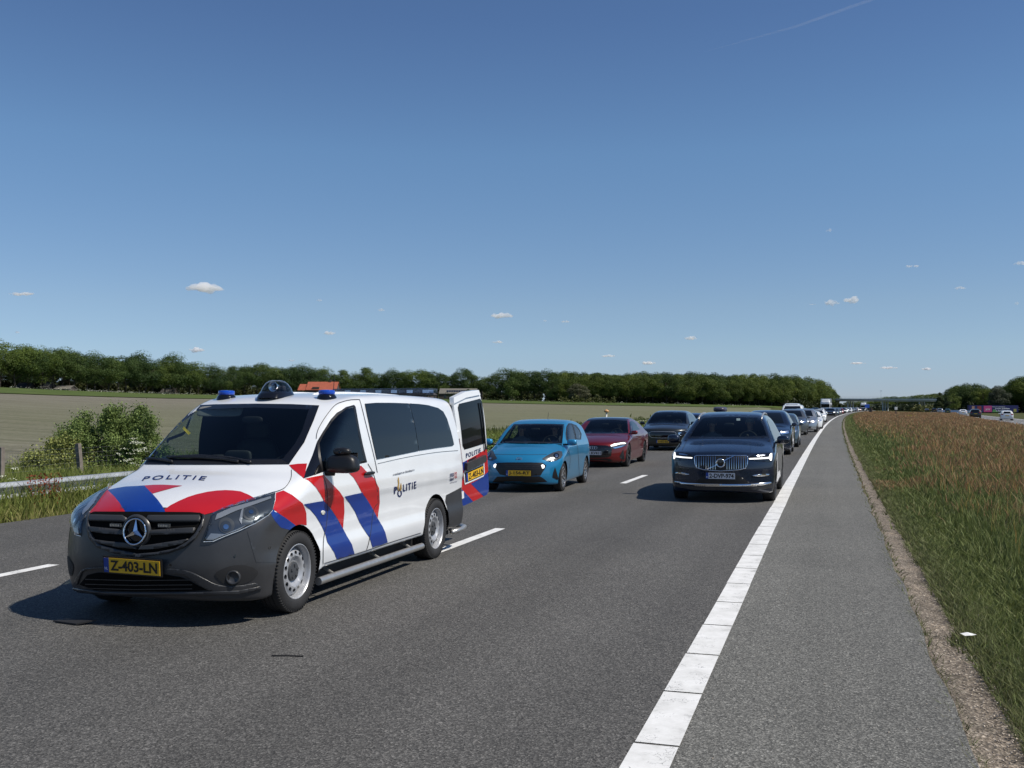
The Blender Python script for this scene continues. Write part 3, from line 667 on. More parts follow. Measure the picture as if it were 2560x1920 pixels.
# undergrowth and hedges
def hedge(name, pts, w, h, label, cat, seed, tones, ls=.4, dens=9, kind=None, mat=None):
    rs = np.random.RandomState(seed); P = []
    for (a, b) in zip(pts[:-1], pts[1:]):
        L = (b-a).length; k = int(L*dens*h); t = rs.uniform(0, 1, k); q = np.array(a)[None]*(1-t[:, None]) + np.array(b)[None]*t[:, None]
        d = (b-a).normalized(); nx_, ny_ = -d.y, d.x; u = rs.uniform(-1, 1, k); z = np.abs(rs.uniform(0, 1, k))**.8
        hh = h*(.8 + .25*np.sin(t*L*.7+seed) + .12*np.sin(t*L*2.3)); q[:, 0] += nx_*u*w/2; q[:, 1] += ny_*u*w/2; q[:, 2] += z*hh*(1-.3*u*u); P.append(q)
    P = np.concatenate(P); N = rs.normal(size=P.shape) + np.array((0, 0, .6)); N /= np.linalg.norm(N, axis=1)[:, None]; tt = rs.uniform(0, 1, (len(P), 1)); T = np.array(tones[0])*(1-tt) + np.array(tones[1])*tt
    V, F, C = leaf_quads(P, N, rs.uniform(.6, 1.4, len(P))*ls, rs, T); o = big_mesh(name, V, F, 4, mat or LEAF, None, C); tag(o, label, cat, None, kind); return o
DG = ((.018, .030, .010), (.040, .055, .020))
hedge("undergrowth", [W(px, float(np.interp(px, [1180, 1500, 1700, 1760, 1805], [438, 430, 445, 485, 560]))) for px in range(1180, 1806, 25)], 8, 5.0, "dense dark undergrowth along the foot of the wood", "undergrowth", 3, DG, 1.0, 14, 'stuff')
hedge("undergrowth", [W(px, float(np.interp(px, [-90, 0, 350, 700, 1040, 1200], [330, 345, 410, 460, 480, 465]))) for px in range(-90, 1201, 60)], 6, 5.5, "dark scrub between the trunks beyond the field", "undergrowth", 4, ((.020, .030, .012), (.05, .062, .025)), 1.1, 13, 'stuff')
hedge("undergrowth", [W(px, float(np.interp(px, [2035, 2130, 2330], [462, 430, 400]))) for px in range(2035, 2331, 20)], 8, 6.0, "dark undergrowth below the right-hand wood", "undergrowth", 5, DG, 1.0, 14, 'stuff')
hedge("hedge", [W(px, 405) for px in (1052, 1100, 1152, 1200)], 2, 1.8, "clipped dark green hedge in front of the farm sheds", "hedge", 6, ((.030, .045, .014), (.05, .07, .022)), .4, 14)
hedge("hedge", [W(px, 395) for px in (962, 975, 990)], 4, 3.2, "rounded dark bush hedge left of the grey sheds behind the van", "hedge", 7, ((.030, .045, .014), (.05, .07, .022)), .5, 10)
hedge("shrub_belt", [W(px, 400) for px in (1205, 1240, 1290, 1330)], 6, 3.6, "mixed green shrub belt at the left end of the wood", "shrub", 8, ((.04, .055, .02), (.09, .10, .04)), .7, 10)
hedge("undergrowth", [W(px, float(np.interp(px, [1180, 1500, 1700, 1760, 1805], [462, 455, 470, 515, 600]))) for px in range(1180, 1806, 25)], 4, 9, "dark backing growth inside the middle wood, coloured as shade", "undergrowth", 23, ((.012, .020, .008), (.025, .034, .014)), 2.6, 5, 'stuff')  # added backing against sky gaps; the wood's shade is put into leaf colour
hedge("undergrowth", [W(px, float(np.interp(px, [-90, 0, 350, 700, 1040, 1200], [352, 368, 440, 492, 512, 500]))) for px in range(-90, 1201, 60)], 4, 7.5, "dark belt of growth closing the view behind the tree row", "undergrowth", 24, ((.014, .022, .009), (.03, .04, .016)), 2.4, 5, 'stuff')  # dark backing added to close the sky gaps behind the row
# cow parsley along the field's far edge
FLOW = pm("white_blossom", (.62, .64, .50), .8)
rs = np.random.RandomState(9); P = []
for i in range(330):
    px = rs.choice([rs.uniform(20, 480), rs.uniform(160, 420), rs.uniform(1040, 1640)]); z = rs.uniform(.86, .97)*float(np.interp(px, [0, 350, 700, 1040, 1640], [310, 385, 440, 440, 430])); p = W(px, z); c = rs.normal(size=(6, 3))*(.5, .5, .18); P.append(np.array(p) + (0, 0, .75) + c)
P = np.concatenate(P); N = rs.normal(size=P.shape)*.6 + (0, 0, 1); N /= np.linalg.norm(N, axis=1)[:, None]; V, F, C = leaf_quads(P, N, np.full(len(P), .20), rs, np.ones((len(P), 3)))
tag(big_mesh("cow_parsley", V, F, 4, FLOW, None, C), "white cow parsley flowering along the far edge of the field", "wildflowers", None, 'stuff')
# ------------------------------------------------------------------ grass
def blades(name, x, y, z, h, w, lean, c0, c1_, seed, label, extra=None):
    """tapering bent blades; all (N,) arrays, colours (N,3)"""
    rs = np.random.RandomState(seed); n = len(x); a = rs.uniform(0, 2*np.pi, n); la = rs.uniform(0, 2*np.pi, n); dx, dy = np.cos(a)*w/2, np.sin(a)*w/2; lx, ly = np.cos(la)*lean*h, np.sin(la)*lean*h
    o = np.stack([x, y, z], 1); Z = np.zeros(n)
    v0 = o + np.stack([-dx, -dy, Z], 1); v1 = o + np.stack([dx, dy, Z], 1); v2 = o + np.stack([dx*.75+lx*.35, dy*.75+ly*.35, h*.6], 1); v3 = o + np.stack([-dx*.75+lx*.35, -dy*.75+ly*.35, h*.6], 1); v4 = o + np.stack([lx, ly, h], 1)
    V = np.stack([v0, v1, v2, v3, v4], 1).reshape(-1, 3); b = np.arange(n)[:, None]*5; F = np.concatenate([b+[0, 1, 2], b+[0, 2, 3], b+[3, 2, 4]], 0)
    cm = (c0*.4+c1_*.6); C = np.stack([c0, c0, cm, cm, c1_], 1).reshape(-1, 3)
    return tag(big_mesh(name, V, F, 3, GRASSM, None, C), label, "grass", None, 'stuff')
rs = np.random.RandomState(12)
def fbm(x, y, s, seed=0):
    r = np.random.RandomState(seed); v = np.zeros_like(x)
    for k in range(5):
        a = r.uniform(0, 6.28, 4); f = s*(1.9**k)
        v += (np.sin(x*f*math.cos(a[0])+y*f*math.sin(a[0])+a[1]) * np.sin(x*f*math.cos(a[2])*1.1+y*f*math.sin(a[2])*1.1+a[3]))/(1.6**k)
    return v
def gz(x, y): return np.array([ground_z(a, b) for a, b in zip(x, y)])
def curve(y): return np.where(y > 0, y*y/(2*RAD), 0)
N = 400000
y = 3.0*np.exp(rs.uniform(0, 1, N)*math.log(420/3.0)); t = rs.uniform(0, 1, N); xmax = np.minimum(.20*y + 3.2, 12.5 + .045*y + np.maximum(0, y-40)*.01)
x = .99 + (xmax-.99)*t + .10*fbm(y, y*0, 2.0, 3)*np.exp(-t*8); x = np.where(rs.uniform(0, 1, N) < .16, np.where(rs.uniform(0, 1, N) < .08, .70 + rs.normal(0, .02, N), .97 + np.abs(rs.normal(0, .22, N))), x)
off = x.copy(); x = x + curve(y); d = np.hypot(x, y)
red = np.clip((off - 2.1 + 1.5*fbm(x, y, .30, 1))/2.4, 0, 1)*np.clip(.62+.5*fbm(x, y, .35, 5), 0, 1); red = np.clip(red + np.clip((y-60)/120, 0, .45)*(off > 2), 0, 1)
h = (.10 + .17*np.clip((off-1.15)/1.5, 0, 1) + .10*np.clip((off-3)/4, 0, 1))*rs.uniform(.5, 1.25, N); w = np.maximum(.0042, d*.00095)*rs.uniform(.7, 1.5, N)
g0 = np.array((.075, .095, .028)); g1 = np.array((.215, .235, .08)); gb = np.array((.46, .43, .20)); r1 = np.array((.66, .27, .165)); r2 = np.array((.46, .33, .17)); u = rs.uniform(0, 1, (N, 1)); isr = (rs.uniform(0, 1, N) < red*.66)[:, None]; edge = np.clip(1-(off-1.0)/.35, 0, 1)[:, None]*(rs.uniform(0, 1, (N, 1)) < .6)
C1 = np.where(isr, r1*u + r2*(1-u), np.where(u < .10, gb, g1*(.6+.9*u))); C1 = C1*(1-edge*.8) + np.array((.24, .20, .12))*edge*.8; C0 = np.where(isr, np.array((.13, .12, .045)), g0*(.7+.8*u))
h = np.where(isr[:, 0], h*1.3, h)
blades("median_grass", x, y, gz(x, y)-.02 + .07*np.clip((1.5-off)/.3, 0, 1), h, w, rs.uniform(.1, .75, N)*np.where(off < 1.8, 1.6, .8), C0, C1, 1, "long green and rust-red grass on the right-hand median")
# left verge
N = 150000; y = 8 + 3.2*np.exp(rs.uniform(0, 1, N)*math.log(150/3.2)) - 3; off = rs.uniform(-18.4, -11.95, N) - np.where(rs.uniform(0, 1, N) < .2, rs.uniform(0, 2, N), 0); off = off - .12*fbm(y, y*0, 1.6, 4); x = off + curve(y); d = np.hypot(x, y)
h = (.12 + .42*np.clip((-12.0-off)/.8, 0, 1))*rs.uniform(.5, 1.25, N); w = np.maximum(.008, d*.0010)*rs.uniform(.7, 1.5, N); u = rs.uniform(0, 1, (N, 1)); dry = (np.clip(1-(-11.95-off)/.6, 0, 1)*(rs.uniform(0, 1, N) < .75))[:, None]
C1 = np.where(u < .18, np.array((.22, .24, .10)), np.array((.13, .175, .05))*(.6+.8*u)); C1 = C1*(1-dry) + np.array((.27, .24, .13))*dry; C0 = g0*1.5*(.7+.8*u)
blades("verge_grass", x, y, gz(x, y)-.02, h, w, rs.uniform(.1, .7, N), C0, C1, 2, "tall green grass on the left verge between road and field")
N = 22000; y = 40 + rs.uniform(0, 1, N)*260; off = -18 - rs.exponential(1.0, N); x = off + curve(y); u = rs.uniform(0, 1, (N, 1)); d = np.hypot(x, y)
blades("field_margin_grass", x, y, gz(x, y), rs.uniform(.3, .7, N), d*.0018, rs.uniform(.1, .5, N), g0*1.4*(.7+.8*u), np.array((.11, .13, .045))*(.6+.8*u), 3, "rough green margin between the verge and the tilled field")
N = 5200; y = 7.0*np.exp(rs.uniform(0, 1, N)*math.log(160/7.0)); off = 2.0 + (np.minimum(.20*y + 3.2, 13)-2.0)*rs.uniform(0, 1, N); x = off + curve(y); d = np.hypot(x, y); k = np.clip((off-1.5)/3, .15, 1) > rs.uniform(0, 1, N); x, y, off, d = x[k], y[k], off[k], d[k]; N = len(x); u = rs.uniform(0, 1, (N, 1))
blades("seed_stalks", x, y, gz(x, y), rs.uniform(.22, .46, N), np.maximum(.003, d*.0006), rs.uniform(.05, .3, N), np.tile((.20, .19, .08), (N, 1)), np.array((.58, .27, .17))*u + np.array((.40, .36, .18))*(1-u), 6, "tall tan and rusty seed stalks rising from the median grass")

# ------------------------------------------------------------------ shared car materials
RUB = pm("tyre_rubber", (.018, .018, .019), .75, bump=.25, bscale=90, var=.15, vscale=12)
STEEL = pm("rim_silver_paint", (.40, .41, .43), .38, metal=.4, var=.08, vscale=14)
ALLOY = pm("alloy_silver", (.55, .56, .58), .22, metal=.9)
DARKALLOY = pm("alloy_dark", (.05, .05, .055), .3, metal=.6)
CAPM = pm("hubcap_grey", (.05, .053, .058), .5)
PLAST = pm("bumper_plastic", (.036, .037, .040), .33, var=.10, vscale=5, bump=.04, bscale=300)
BLKP = pm("black_plastic", (.009, .009, .010), .42)
BLKG = pm("black_gloss", (.006, .006, .007), .08, coat=.5)
SOFTB = pm("soft_black", (.012, .012, .013), .7)
CHROME = pm("chrome", (.80, .81, .83), .10, metal=1.0)
SATIN = pm("satin_metal", (.50, .49, .47), .34, metal=.75, var=.06, vscale=20)
GLASS = glass_mat("tinted_glass", (.60, .68, .66))
GLASSD = glass_mat("dark_tinted_glass", (.10, .12, .13))
PRIV = pm("privacy_glass", (.005, .007, .010), .035, spec=.38)
CLEAR = glass_mat("clear_lens", (.85, .88, .9))
LAMPHS = pm("lamp_housing", (.10, .11, .12), .25, metal=.6)
LAMPCH = pm("lamp_reflector", (.75, .78, .82), .16, metal=1.0)
LIT = pm("lit_lamp", (1, 1, 1), .3, emit=(1, .98, .92), es=1.3)
PLY = pm("plate_yellow", (.72, .42, .02), .4)
PLW = pm("plate_white", (.55, .56, .60), .4)
PLB = pm("plate_blue", (.01, .05, .28), .4)
TXTB = pm("plate_black_letters", (.008, .008, .008), .5)
TRIM = pm("cabin_trim", (.034, .036, .040), .7)
TRIML = pm("cabin_trim_light", (.22, .22, .21), .8)
TAIL = pm("tail_lamp_red", (.25, .004, .004), .12, coat=.5)
SKIN = pm("skin", (.42, .23, .15), .55)
def disc_prof(style, R0):
    if style == 'steel': return lambda r: np.interp(r, [0, .095, .105, .13, .168, .200], [-.055, -.055, -.045, -.024, -.030, -.062])
    return lambda r: np.interp(r, [0, .04, .07, R0*.95], [-.020, -.020, -.026, -.006])
WHC = {}
def wheel_meshes(r, w, rim, style):
    key = (r, w, rim, style)
    if key in WHC: return WHC[key]
    # outer face at x = 0, growing toward -x
    b = MB(); n = 56
    prof = [(-.012, rim), (-.002, rim+.012), (.006, rim+.03), (.007, (rim+r)/2), (.002, r-.035), (-.010, r-.014), (-.024, r-.003), (-.032, r)]
    g = np.linspace(-.032, -w+.032, 12)
    for i in range(1, 12): 
        if i % 3 == 0: prof += [(g[i]+.004, r), (g[i]+.003, r-.008), (g[i]-.003, r-.008), (g[i]-.004, r)]
    prof += [(-w+.032, r), (-w+.01, r-.014), (-w, (r+rim)/2), (-w+.01, rim)]
    b.lathe(prof, n)
    # shoulder lugs
    for j in range(72):
        a = 2*math.pi*j/72; M = Matrix.Rotation(a, 4, 'X')
        b.box(-.030, -.004, -.004, .004, r-.022, r-.003, M)
    ty = bpy.data.meshes.new("tyre"); ty.from_pydata(b.v, [], b.f); ty.materials.append(RUB); ty.polygons.foreach_set("use_smooth", [True]*len(ty.polygons)); ty.set_sharp_from_angle(angle=R(40))
    b = MB()
    b.lathe([(-.012, rim+.001), (-.004, rim+.006), (-.002, rim), (-.008, rim-.006), (-.02, rim-.012), (-.075, rim-.018), (-.10, rim-.03), (-w*.7, rim-.03)], n)
    if style == 'steel':
        nh = 14; holes = []
        Rd = rim - .028
        for k in range(nh):
            a = 2*math.pi*k/nh; holes.append(ell(.158*math.cos(a), .158*math.sin(a), .0150, .0215, 14, a))
    else:
        ns = {'alloy': 5, 'alloy10': 10, 'dark': 5}[style]; holes = []; Rd = rim - .004
        for k in range(ns):
            a0 = 2*math.pi*k/ns; hw = math.pi/ns
            t0 = .26 if ns == 5 else .32
            inner = [(.075*math.cos(a0+q*hw), .075*math.sin(a0+q*hw)) for q in (-(1-t0*2.0), 0, (1-t0*2.0))]
            outer = [((Rd-.022)*math.cos(a0+q*hw), (Rd-.022)*math.sin(a0+q*hw)) for q in np.linspace((1-t0), -(1-t0), 9)]
            holes.append(inner + outer)
    v, f = tess(ell(0, 0, Rd, Rd, 56), .016, holes); pf = disc_prof(style, Rd); rr = np.hypot(v[:, 0], v[:, 1]); X = pf(rr)
    b.add([(x, p[0], p[1]) for x, p in zip(X, v)], f); b.add([(x-.012, p[0], p[1]) for x, p in zip(X, v)], [t[::-1] for t in f])
    m = {'steel': STEEL, 'alloy': ALLOY, 'alloy10': ALLOY, 'dark': DARKALLOY}[style]
    ri = bpy.data.meshes.new("wheel"); ri.from_pydata(b.v, [], b.f); ri.materials.append(m); ri.polygons.foreach_set("use_smooth", [True]*len(ri.polygons)); ri.set_sharp_from_angle(angle=R(35))
    b = MB(); x0 = -.050 if style == 'steel' else -.02; cr = .082 if style == 'steel' else .03
    b.lathe([(x0, cr), (x0+.012, cr*.95), (x0+.018, cr*.5), (x0+.020, .0005)], 28)
    if style == 'steel':
        for k in range(5):
            a = 2*math.pi*k/5 + .3; b.box(x0+.010, x0+.026, -.008, .008, .036, .060, Matrix.Rotation(a, 4, 'X'))
    hc = bpy.data.meshes.new("hubcap"); hc.from_pydata(b.v, [], b.f); hc.materials.append(CAPM); hc.polygons.foreach_set("use_smooth", [True]*len(hc.polygons)); hc.set_sharp_from_angle(angle=R(35))
    b = MB(); b.lathe([(-.085, rim-.028), (-.09, .10), (-.09, .0005)], 28)
    bd = bpy.data.meshes.new("brake_disc"); bd.from_pydata(b.v, [], b.f); bd.materials.append(SOFTB)
    WHC[key] = (ty, ri, hc, bd); return WHC[key]
def add_wheels(car, xo, axles, r, w, rim, style, detail=True):
    for y in axles:
        for sg in (1, -1):
            ty, ri, hc, bd = wheel_meshes(r, w, rim, style)
            wo = bpy.data.objects.new("wheel", ri); link(wo, car.root); wo.location = (sg*xo, y, r)
            if sg < 0: wo.rotation_euler = (0, 0, math.pi)
            wo.rotation_euler[0] = random.uniform(-1, 1) if not sg < 0 else 0
            link(bpy.data.objects.new("tyre", ty), wo)
            if detail: link(bpy.data.objects.new("hubcap", hc), wo); link(bpy.data.objects.new("brake_disc", bd), wo)
def plate(parent, c, w, h, M, txt, yellow=True, blue=True, name='licence_plate'):
    """M: rotation; plate faces -y in its own frame"""
    T = Matrix.Translation(Vector(c)) @ M
    b = MB(); b.box(-w/2-.012, w/2+.012, .002, .018, -h/2-.012, h/2+.012, T); fr = b.build(name, BLKP, parent)
    b = MB(); b.box(-w/2, w/2, -.003, .004, -h/2, h/2, T); b.build("plate_face", PLY if yellow else PLW, fr)
    x0 = 0
    if blue:
        b = MB(); b.box(-w/2, -w/2+.045, -.0055, .002, -h/2, h/2, T); b.build("country_band", PLB, fr); x0 = .02
        flat_text("band_letters", "NL" if yellow else "B", pm("band_white", (.8, .8, .8), .5), T @ Matrix.Translation((-w/2+.022, -.0075, -h*.22)), .028, .022, fr)
    flat_text("plate_letters", txt, TXTB, T @ Matrix.Translation((x0, -.0065, 0)), w*(.84 if blue else .92), h*.74, fr, bold=.028)
    return fr
def seats(car, y, xs, z=.55, h=1.15, light=False):
    for x in xs:
        o = superbox("seat", (x, y, z), (.48, .5, .22), TRIM, car.root, n=4, k=5)
        superbox("backrest", (x, y+.27, (z+h)/2+.03), (.46, .14, h-z), TRIM, o, n=4, k=5)
        superbox("headrest", (x, y+.30, h+.12), (.26, .10, .19), TRIM, o, n=4, k=5)
def steering(car, c, r=.18):
    b = MB(); M = Matrix.Translation(Vector(c)) @ Matrix.Rotation(R(-25), 4, 'X')
    n = 20; pts = [M @ Vector((r*math.cos(2*math.pi*i/n), 0, r*math.sin(2*math.pi*i/n))) for i in range(n+1)]
    b.tube(pts, .013, 6, cap=False); b.tube([M @ Vector((-r, 0, 0)), M @ Vector((0, -.03, 0)), M @ Vector((r, 0, 0))], .016, 6); b.tube([M @ Vector((0, -.03, 0)), M @ Vector((0, -.25, -.02))], .03, 6)
    return b.build("steering_wheel", SOFTB, car.root, True)
# ------------------------------------------------------------------ the police van
WHITE = pm("white_paint", (.74, .76, .78), .28, coat=1.0, var=.03, vscale=3, inner=(.05, .055, .055))
RED = pm("livery_red", (.43, .006, .008), .34, coat=.45, var=.05, vscale=4)
BLUE = pm("livery_blue", (.002, .030, .22), .34, coat=.45, var=.05, vscale=4)
NAVY = pm("livery_lettering", (.006, .015, .09), .4)
VAN = dict(L=5.14, W=.962,
    top=[(-.3, .55), (.0, .80), (.09, .885), (.2, .945), (.5, 1.055), (.85, 1.135), (1.05, 1.185), (1.14, 1.235), (1.35, 1.405), (1.6, 1.60), (1.8, 1.735), (1.93, 1.80), (2.1, 1.845), (2.5, 1.883), (3.2, 1.895), (4.2, 1.885), (4.7, 1.865), (4.95, 1.82), (5.5, 1.6)],
    crown=[(0, .10), (.3, .12), (.7, .085), (1.05, .035), (1.5, .035), (2.0, .035), (5.2, .035)],
    front=[(.1, .12), (.24, .05), (.34, .02), (.48, .0), (.62, .012), (.75, .035), (.88, .085), (1.0, .16), (1.3, .3)],
    rear=[(.3, 5.12), (.6, 5.14), (1.0, 5.12), (1.5, 5.04), (1.85, 4.93), (2.2, 4.8)],
    side=[(.1, .90), (.26, .935), (.40, .958), (.47, .963), (.58, .940), (.74, .936), (.86, .946), (.90, .960), (1.0, .960), (1.08, .950), (1.2, .940), (1.45, .900), (1.70, .848), (1.9, .80)],
    bottom=[(0, .22), (.4, .19), (1.2, .22), (1.4, .30), (3.6, .30), (4.6, .27), (5.14, .30)],
    pf=(.38, 3.7), pr=(.10, 6), rt=.11, rf=.05, kx=.13,
    flare=[(.9, .45, .42, .012), (4.1, .45, .42, .010)],
    arch=[(.895, .345, .395), (4.10, .345, .395)])
VX, VY = -5.262, 6.835
van = Car(VAN, "police_van", (VX, VY, 0), 0, "white police van with red and blue stripes, black bumper and its rear door open", "police van", WHITE, res=(84, 230, 68))
K1 = 1659/660.0; K2 = 1659/620.0
def c1(*p): return [(140 + a/K1, 920 + b/K1) for a, b in p]
def c2(*p): return [(640 + a/K2, 920 + b/K2) for a, b in p]
ws_out = c1((858, 236), (1000, 229), (1250, 225), (1480, 228), (1655, 236), (1620, 330), (1560, 470), (1465, 606), (1100, 606), (800, 606), (512, 606), (600, 510), (740, 365))
ws_in = c1((905, 262), (1250, 250), (1590, 262), (1545, 400), (1500, 480), (1425, 572), (1100, 572), (800, 570), (572, 566), (640, 490), (790, 345))
dg_out = c2((573, 282), (600, 262), (655, 247), (665, 260), (690, 400), (715, 520), (742, 630), (600, 662), (440, 697), (418, 600), (408, 495), (440, 440), (500, 345), (540, 300))
dg_in = c2((580, 292), (605, 274), (650, 262), (672, 380), (700, 520), (722, 618), (600, 645), (448, 678), (432, 590), (424, 505), (450, 450), (508, 360), (548, 316))
van.cut(grow(ws_in, 5), 'cam'); van.cut(grow(dg_in, 2.5), 'cam', sym=True)
def vmat(c):
    z = c[:, 2]; y = c[:, 1]
    low = z < np.minimum(.955, .93 - .53*np.clip(y - .44, 0, 2)); front = low & (y < 1.0) & (y < 1.02)
    rear = (y > 4.48) & (z < .60); bot = z < .31
    return np.where(front | rear | bot, 1, 0)
van.body([WHITE, PLAST], vmat)
van.panel("windshield_frame", ws_out, 'cam', BLKG, .003, holes=[ws_in])
wsg = van.panel("windshield", ws_in, 'cam', GLASS, .002, step=14); 
van.panel("window_frame", dg_out, 'cam', BLKP, .003, holes=[dg_in], sym=True)
van.panel("front_window", dg_in, 'cam', GLASS, .002, sym=True, step=14)
van.panel("quarter_window", c2((408, 497), (418, 600), (440, 697), (395, 715), (318, 740), (328, 705), (345, 665), (380, 580)), 'cam', BLKG, .004, sym=True)
van.panel("side_window", c2((725, 240), (800, 234), (900, 234), (1018, 238), (1040, 310), (1058, 390), (1085, 555), (950, 583), (805, 612), (785, 520), (765, 430), (742, 320)), 'cam', PRIV, .007, sym=True)
van.panel("rear_side_window", c2((1021, 238), (1090, 242), (1150, 250), (1215, 268), (1250, 292), (1275, 340), (1300, 420), (1315, 480), (1322, 512), (1312, 522), (1200, 536), (1088, 554), (1061, 390), (1043, 310)), 'cam', PRIV, .007, sym=True)
# livery
def arch_px(yc, zc, r, a0, a1, n=14):
    out = []
    for i in range(n+1):
        a = a0 + (a1-a0)*i/n; p = Vector((VX + .957, VY + yc + r*math.cos(a), zc + r*math.sin(a))); q = CAM_ROT.inverted() @ (p - Vector((0, 0, CAM_H)))
        out.append((1280 - FPX*q.x/q.z, 960 + FPX*q.y/q.z))
    return out
ARF = arch_px(.895, .345, .397, 0, 2*math.pi, 40)[:-1]; ARR = arch_px(4.10, .345, .397, 0, 2*math.pi, 40)[:-1]
SG = dict(off=.0035)
van.panel("red_stripe", c1((163, 850), (180, 806), (205, 782), (238, 771), (325, 768), (370, 812), (400, 850), (436, 904), (340, 905), (250, 905), (222, 914), (190, 884)), 'cam', RED, **SG)
van.panel("blue_stripe", c1((325, 768), (385, 755), (440, 746), (555, 740), (600, 785), (640, 830), (668, 868), (687, 906), (560, 905), (436, 904), (400, 850), (370, 812)), 'cam', BLUE, **SG)
van.panel("red_stripe", c1((555, 740), (610, 736), (670, 735), (795, 741), (740, 753), (690, 767), (604, 791)), 'cam', RED, **SG)
van.panel("red_stripe", c1((683, 890), (720, 864), (770, 838), (830, 812), (880, 796), (950, 780), (1010, 772), (1065, 769), (1110, 771), (1160, 777), (1210, 798), (1252, 822), (1150, 850), (1050, 887), (985, 910), (930, 924), (905, 911), (850, 907), (687, 905)), 'cam', RED, **SG)
van.panel("red_stripe", c2((130, 838), (183, 821), (240, 850), (310, 905), (325, 938), (335, 972), (337, 1050), (265, 1054), (200, 1005), (150, 972), (113, 945), (120, 895)), 'cam', RED, holes=[ARF], sym=True, **SG)
van.panel("blue_stripe", c2((113, 945), (150, 972), (200, 1005), (263, 1052), (250, 1090), (165, 1068), (125, 1022), (104, 988), (97, 962)), 'cam', BLUE, holes=[ARF], sym=True, **SG)
van.panel("red_stripe", c2((222, 650), (280, 642), (342, 640), (330, 700), (318, 740), (270, 697), (240, 672)), 'cam', RED, **SG)
van.panel("red_stripe", c2((325, 742), (390, 727), (450, 716), (500, 768), (560, 830), (586, 870), (590, 960), (580, 1076), (545, 1010), (500, 940), (455, 893), (430, 845), (400, 800), (365, 765)), 'cam', RED, sym=True, **SG)
van.panel("blue_stripe", c2((318, 912), (400, 897), (453, 889), (480, 920), (520, 975), (582, 1078), (605, 1122), (640, 1180), (658, 1243), (600, 1262), (540, 1280), (520, 1230), (475, 1165), (465, 1120), (440, 1060), (400, 992), (360, 945)), 'cam', BLUE, sym=True, **SG)
van.panel("red_stripe", c2((610, 692), (660, 676), (700, 652), (735, 690), (790, 740), (822, 805), (826, 900), (812, 1005), (775, 935), (735, 870), (705, 830), (680, 780), (650, 732)), 'cam', RED, sym=True, **SG)
van.panel("blue_stripe", c2((592, 860), (655, 845), (712, 834), (735, 868), (775, 935), (812, 1005), (845, 1060), (863, 1100), (880, 1166), (830, 1184), (778, 1200), (760, 1140), (720, 1080), (690, 1030), (660, 960), (622, 900)), 'cam', BLUE, sym=True, **SG)
# panel gaps, drawn as real dark seams
SEAM = pm("panel_gap", (.03, .03, .03), .8)
def seam(pts, w=1.5, k=4): van.panel("panel_gap", line_poly(smooth_poly(c2(*pts), k, False), w), 'cam', SEAM, .0045, step=6, sym=True)
seam([(690, 212), (640, 214), (590, 224), (530, 250), (470, 322), (425, 395), (408, 440), (404, 475)])
seam([(440, 720), (462, 760), (474, 830), (476, 930), (470, 1040), (450, 1150), (447, 1310)], 1.3)
seam([(746, 640), (780, 700), (806, 790), (815, 900)], 1.3)
seam([(815, 905), (790, 935), (776, 1000), (768, 1080), (752, 1170), (738, 1215)], 1.3)
seam([(690, 212), (700, 240), (745, 420), (790, 600), (810, 700)], 1.2)
seam([(455, 1306), (700, 1233), (900, 1165), (1100, 1103)], 1.6)
seam([(812, 640), (1000, 598), (1200, 565), (1350, 552)], .9)
sm = lambda pts, w=1.4: van.panel("bonnet_gap", line_poly(smooth_poly(c1(*pts), 4, False), w), 'cam', SEAM, .0045, step=6)
sm([(1480, 640), (1478, 690), (1455, 735), (1420, 765), (1340, 792), (1255, 822)]); sm([(505, 610), (380, 660), (290, 730), (240, 770)], 1.0)
# dark lower bumper sheet on the flank, exact edge over the body's own dark plastic
van.panel("rear_bumper", c2((1270, 850), (1320, 825), (1372, 796), (1378, 960), (1340, 1010), (1284, 1062), (1240, 1100)), 'cam', PLAST, .006, holes=[ARR], sym=True)
van.panel("bumper_corner", c2((97, 962), (104, 988), (125, 1022), (165, 1068), (240, 1090), (200, 1200), (130, 1300), (0, 1300), (-60, 1090), (20, 1010)), 'cam', PLAST, .0028, holes=[ARF], sym=True)
# grille
gr = van.panel("grille", c1((218, 915), (240, 905), (560, 905), (905, 912), (926, 930), (915, 985), (880, 1040), (830, 1090), (760, 1130), (640, 1155), (520, 1165), (400, 1140), (290, 1110), (240, 1060), (218, 985)), 'cam', BLACK, .006)
GSL = pm("grille_slat", (.035, .036, .038), .45)
def slat(p, o=.03): van.panel("grille_slat", c1(*p), 'cam', GSL, o, skirt=.024, parent=gr, step=7)
slat([(225, 932), (430, 935), (455, 950), (440, 972), (360, 968), (222, 965)]); slat([(590, 935), (905, 938), (912, 950), (905, 972), (600, 972), (578, 955)])
slat([(222, 1000), (400, 1015), (445, 1022), (448, 1050), (300, 1040), (232, 1030)]); slat([(590, 1022), (880, 1008), (868, 1040), (600, 1052), (575, 1050)])
slat([(240, 1075), (330, 1088), (440, 1098), (500, 1118), (520, 1138), (400, 1128), (280, 1100)]); slat([(545, 1118), (640, 1105), (840, 1075), (800, 1105), (650, 1136), (530, 1142)])
van.panel("grille_surround", c1((206, 930), (218, 915), (218, 985), (240, 1060), (290, 1110), (400, 1142), (520, 1168), (640, 1157), (760, 1133), (830, 1092), (880, 1042), (915, 985), (926, 930), (940, 940), (925, 1000), (880, 1070), (810, 1125), (700, 1165), (520, 1190), (380, 1165), (275, 1130), (222, 1070), (204, 990)), 'cam', PLAST, .028, skirt=.02, parent=gr, step=7)
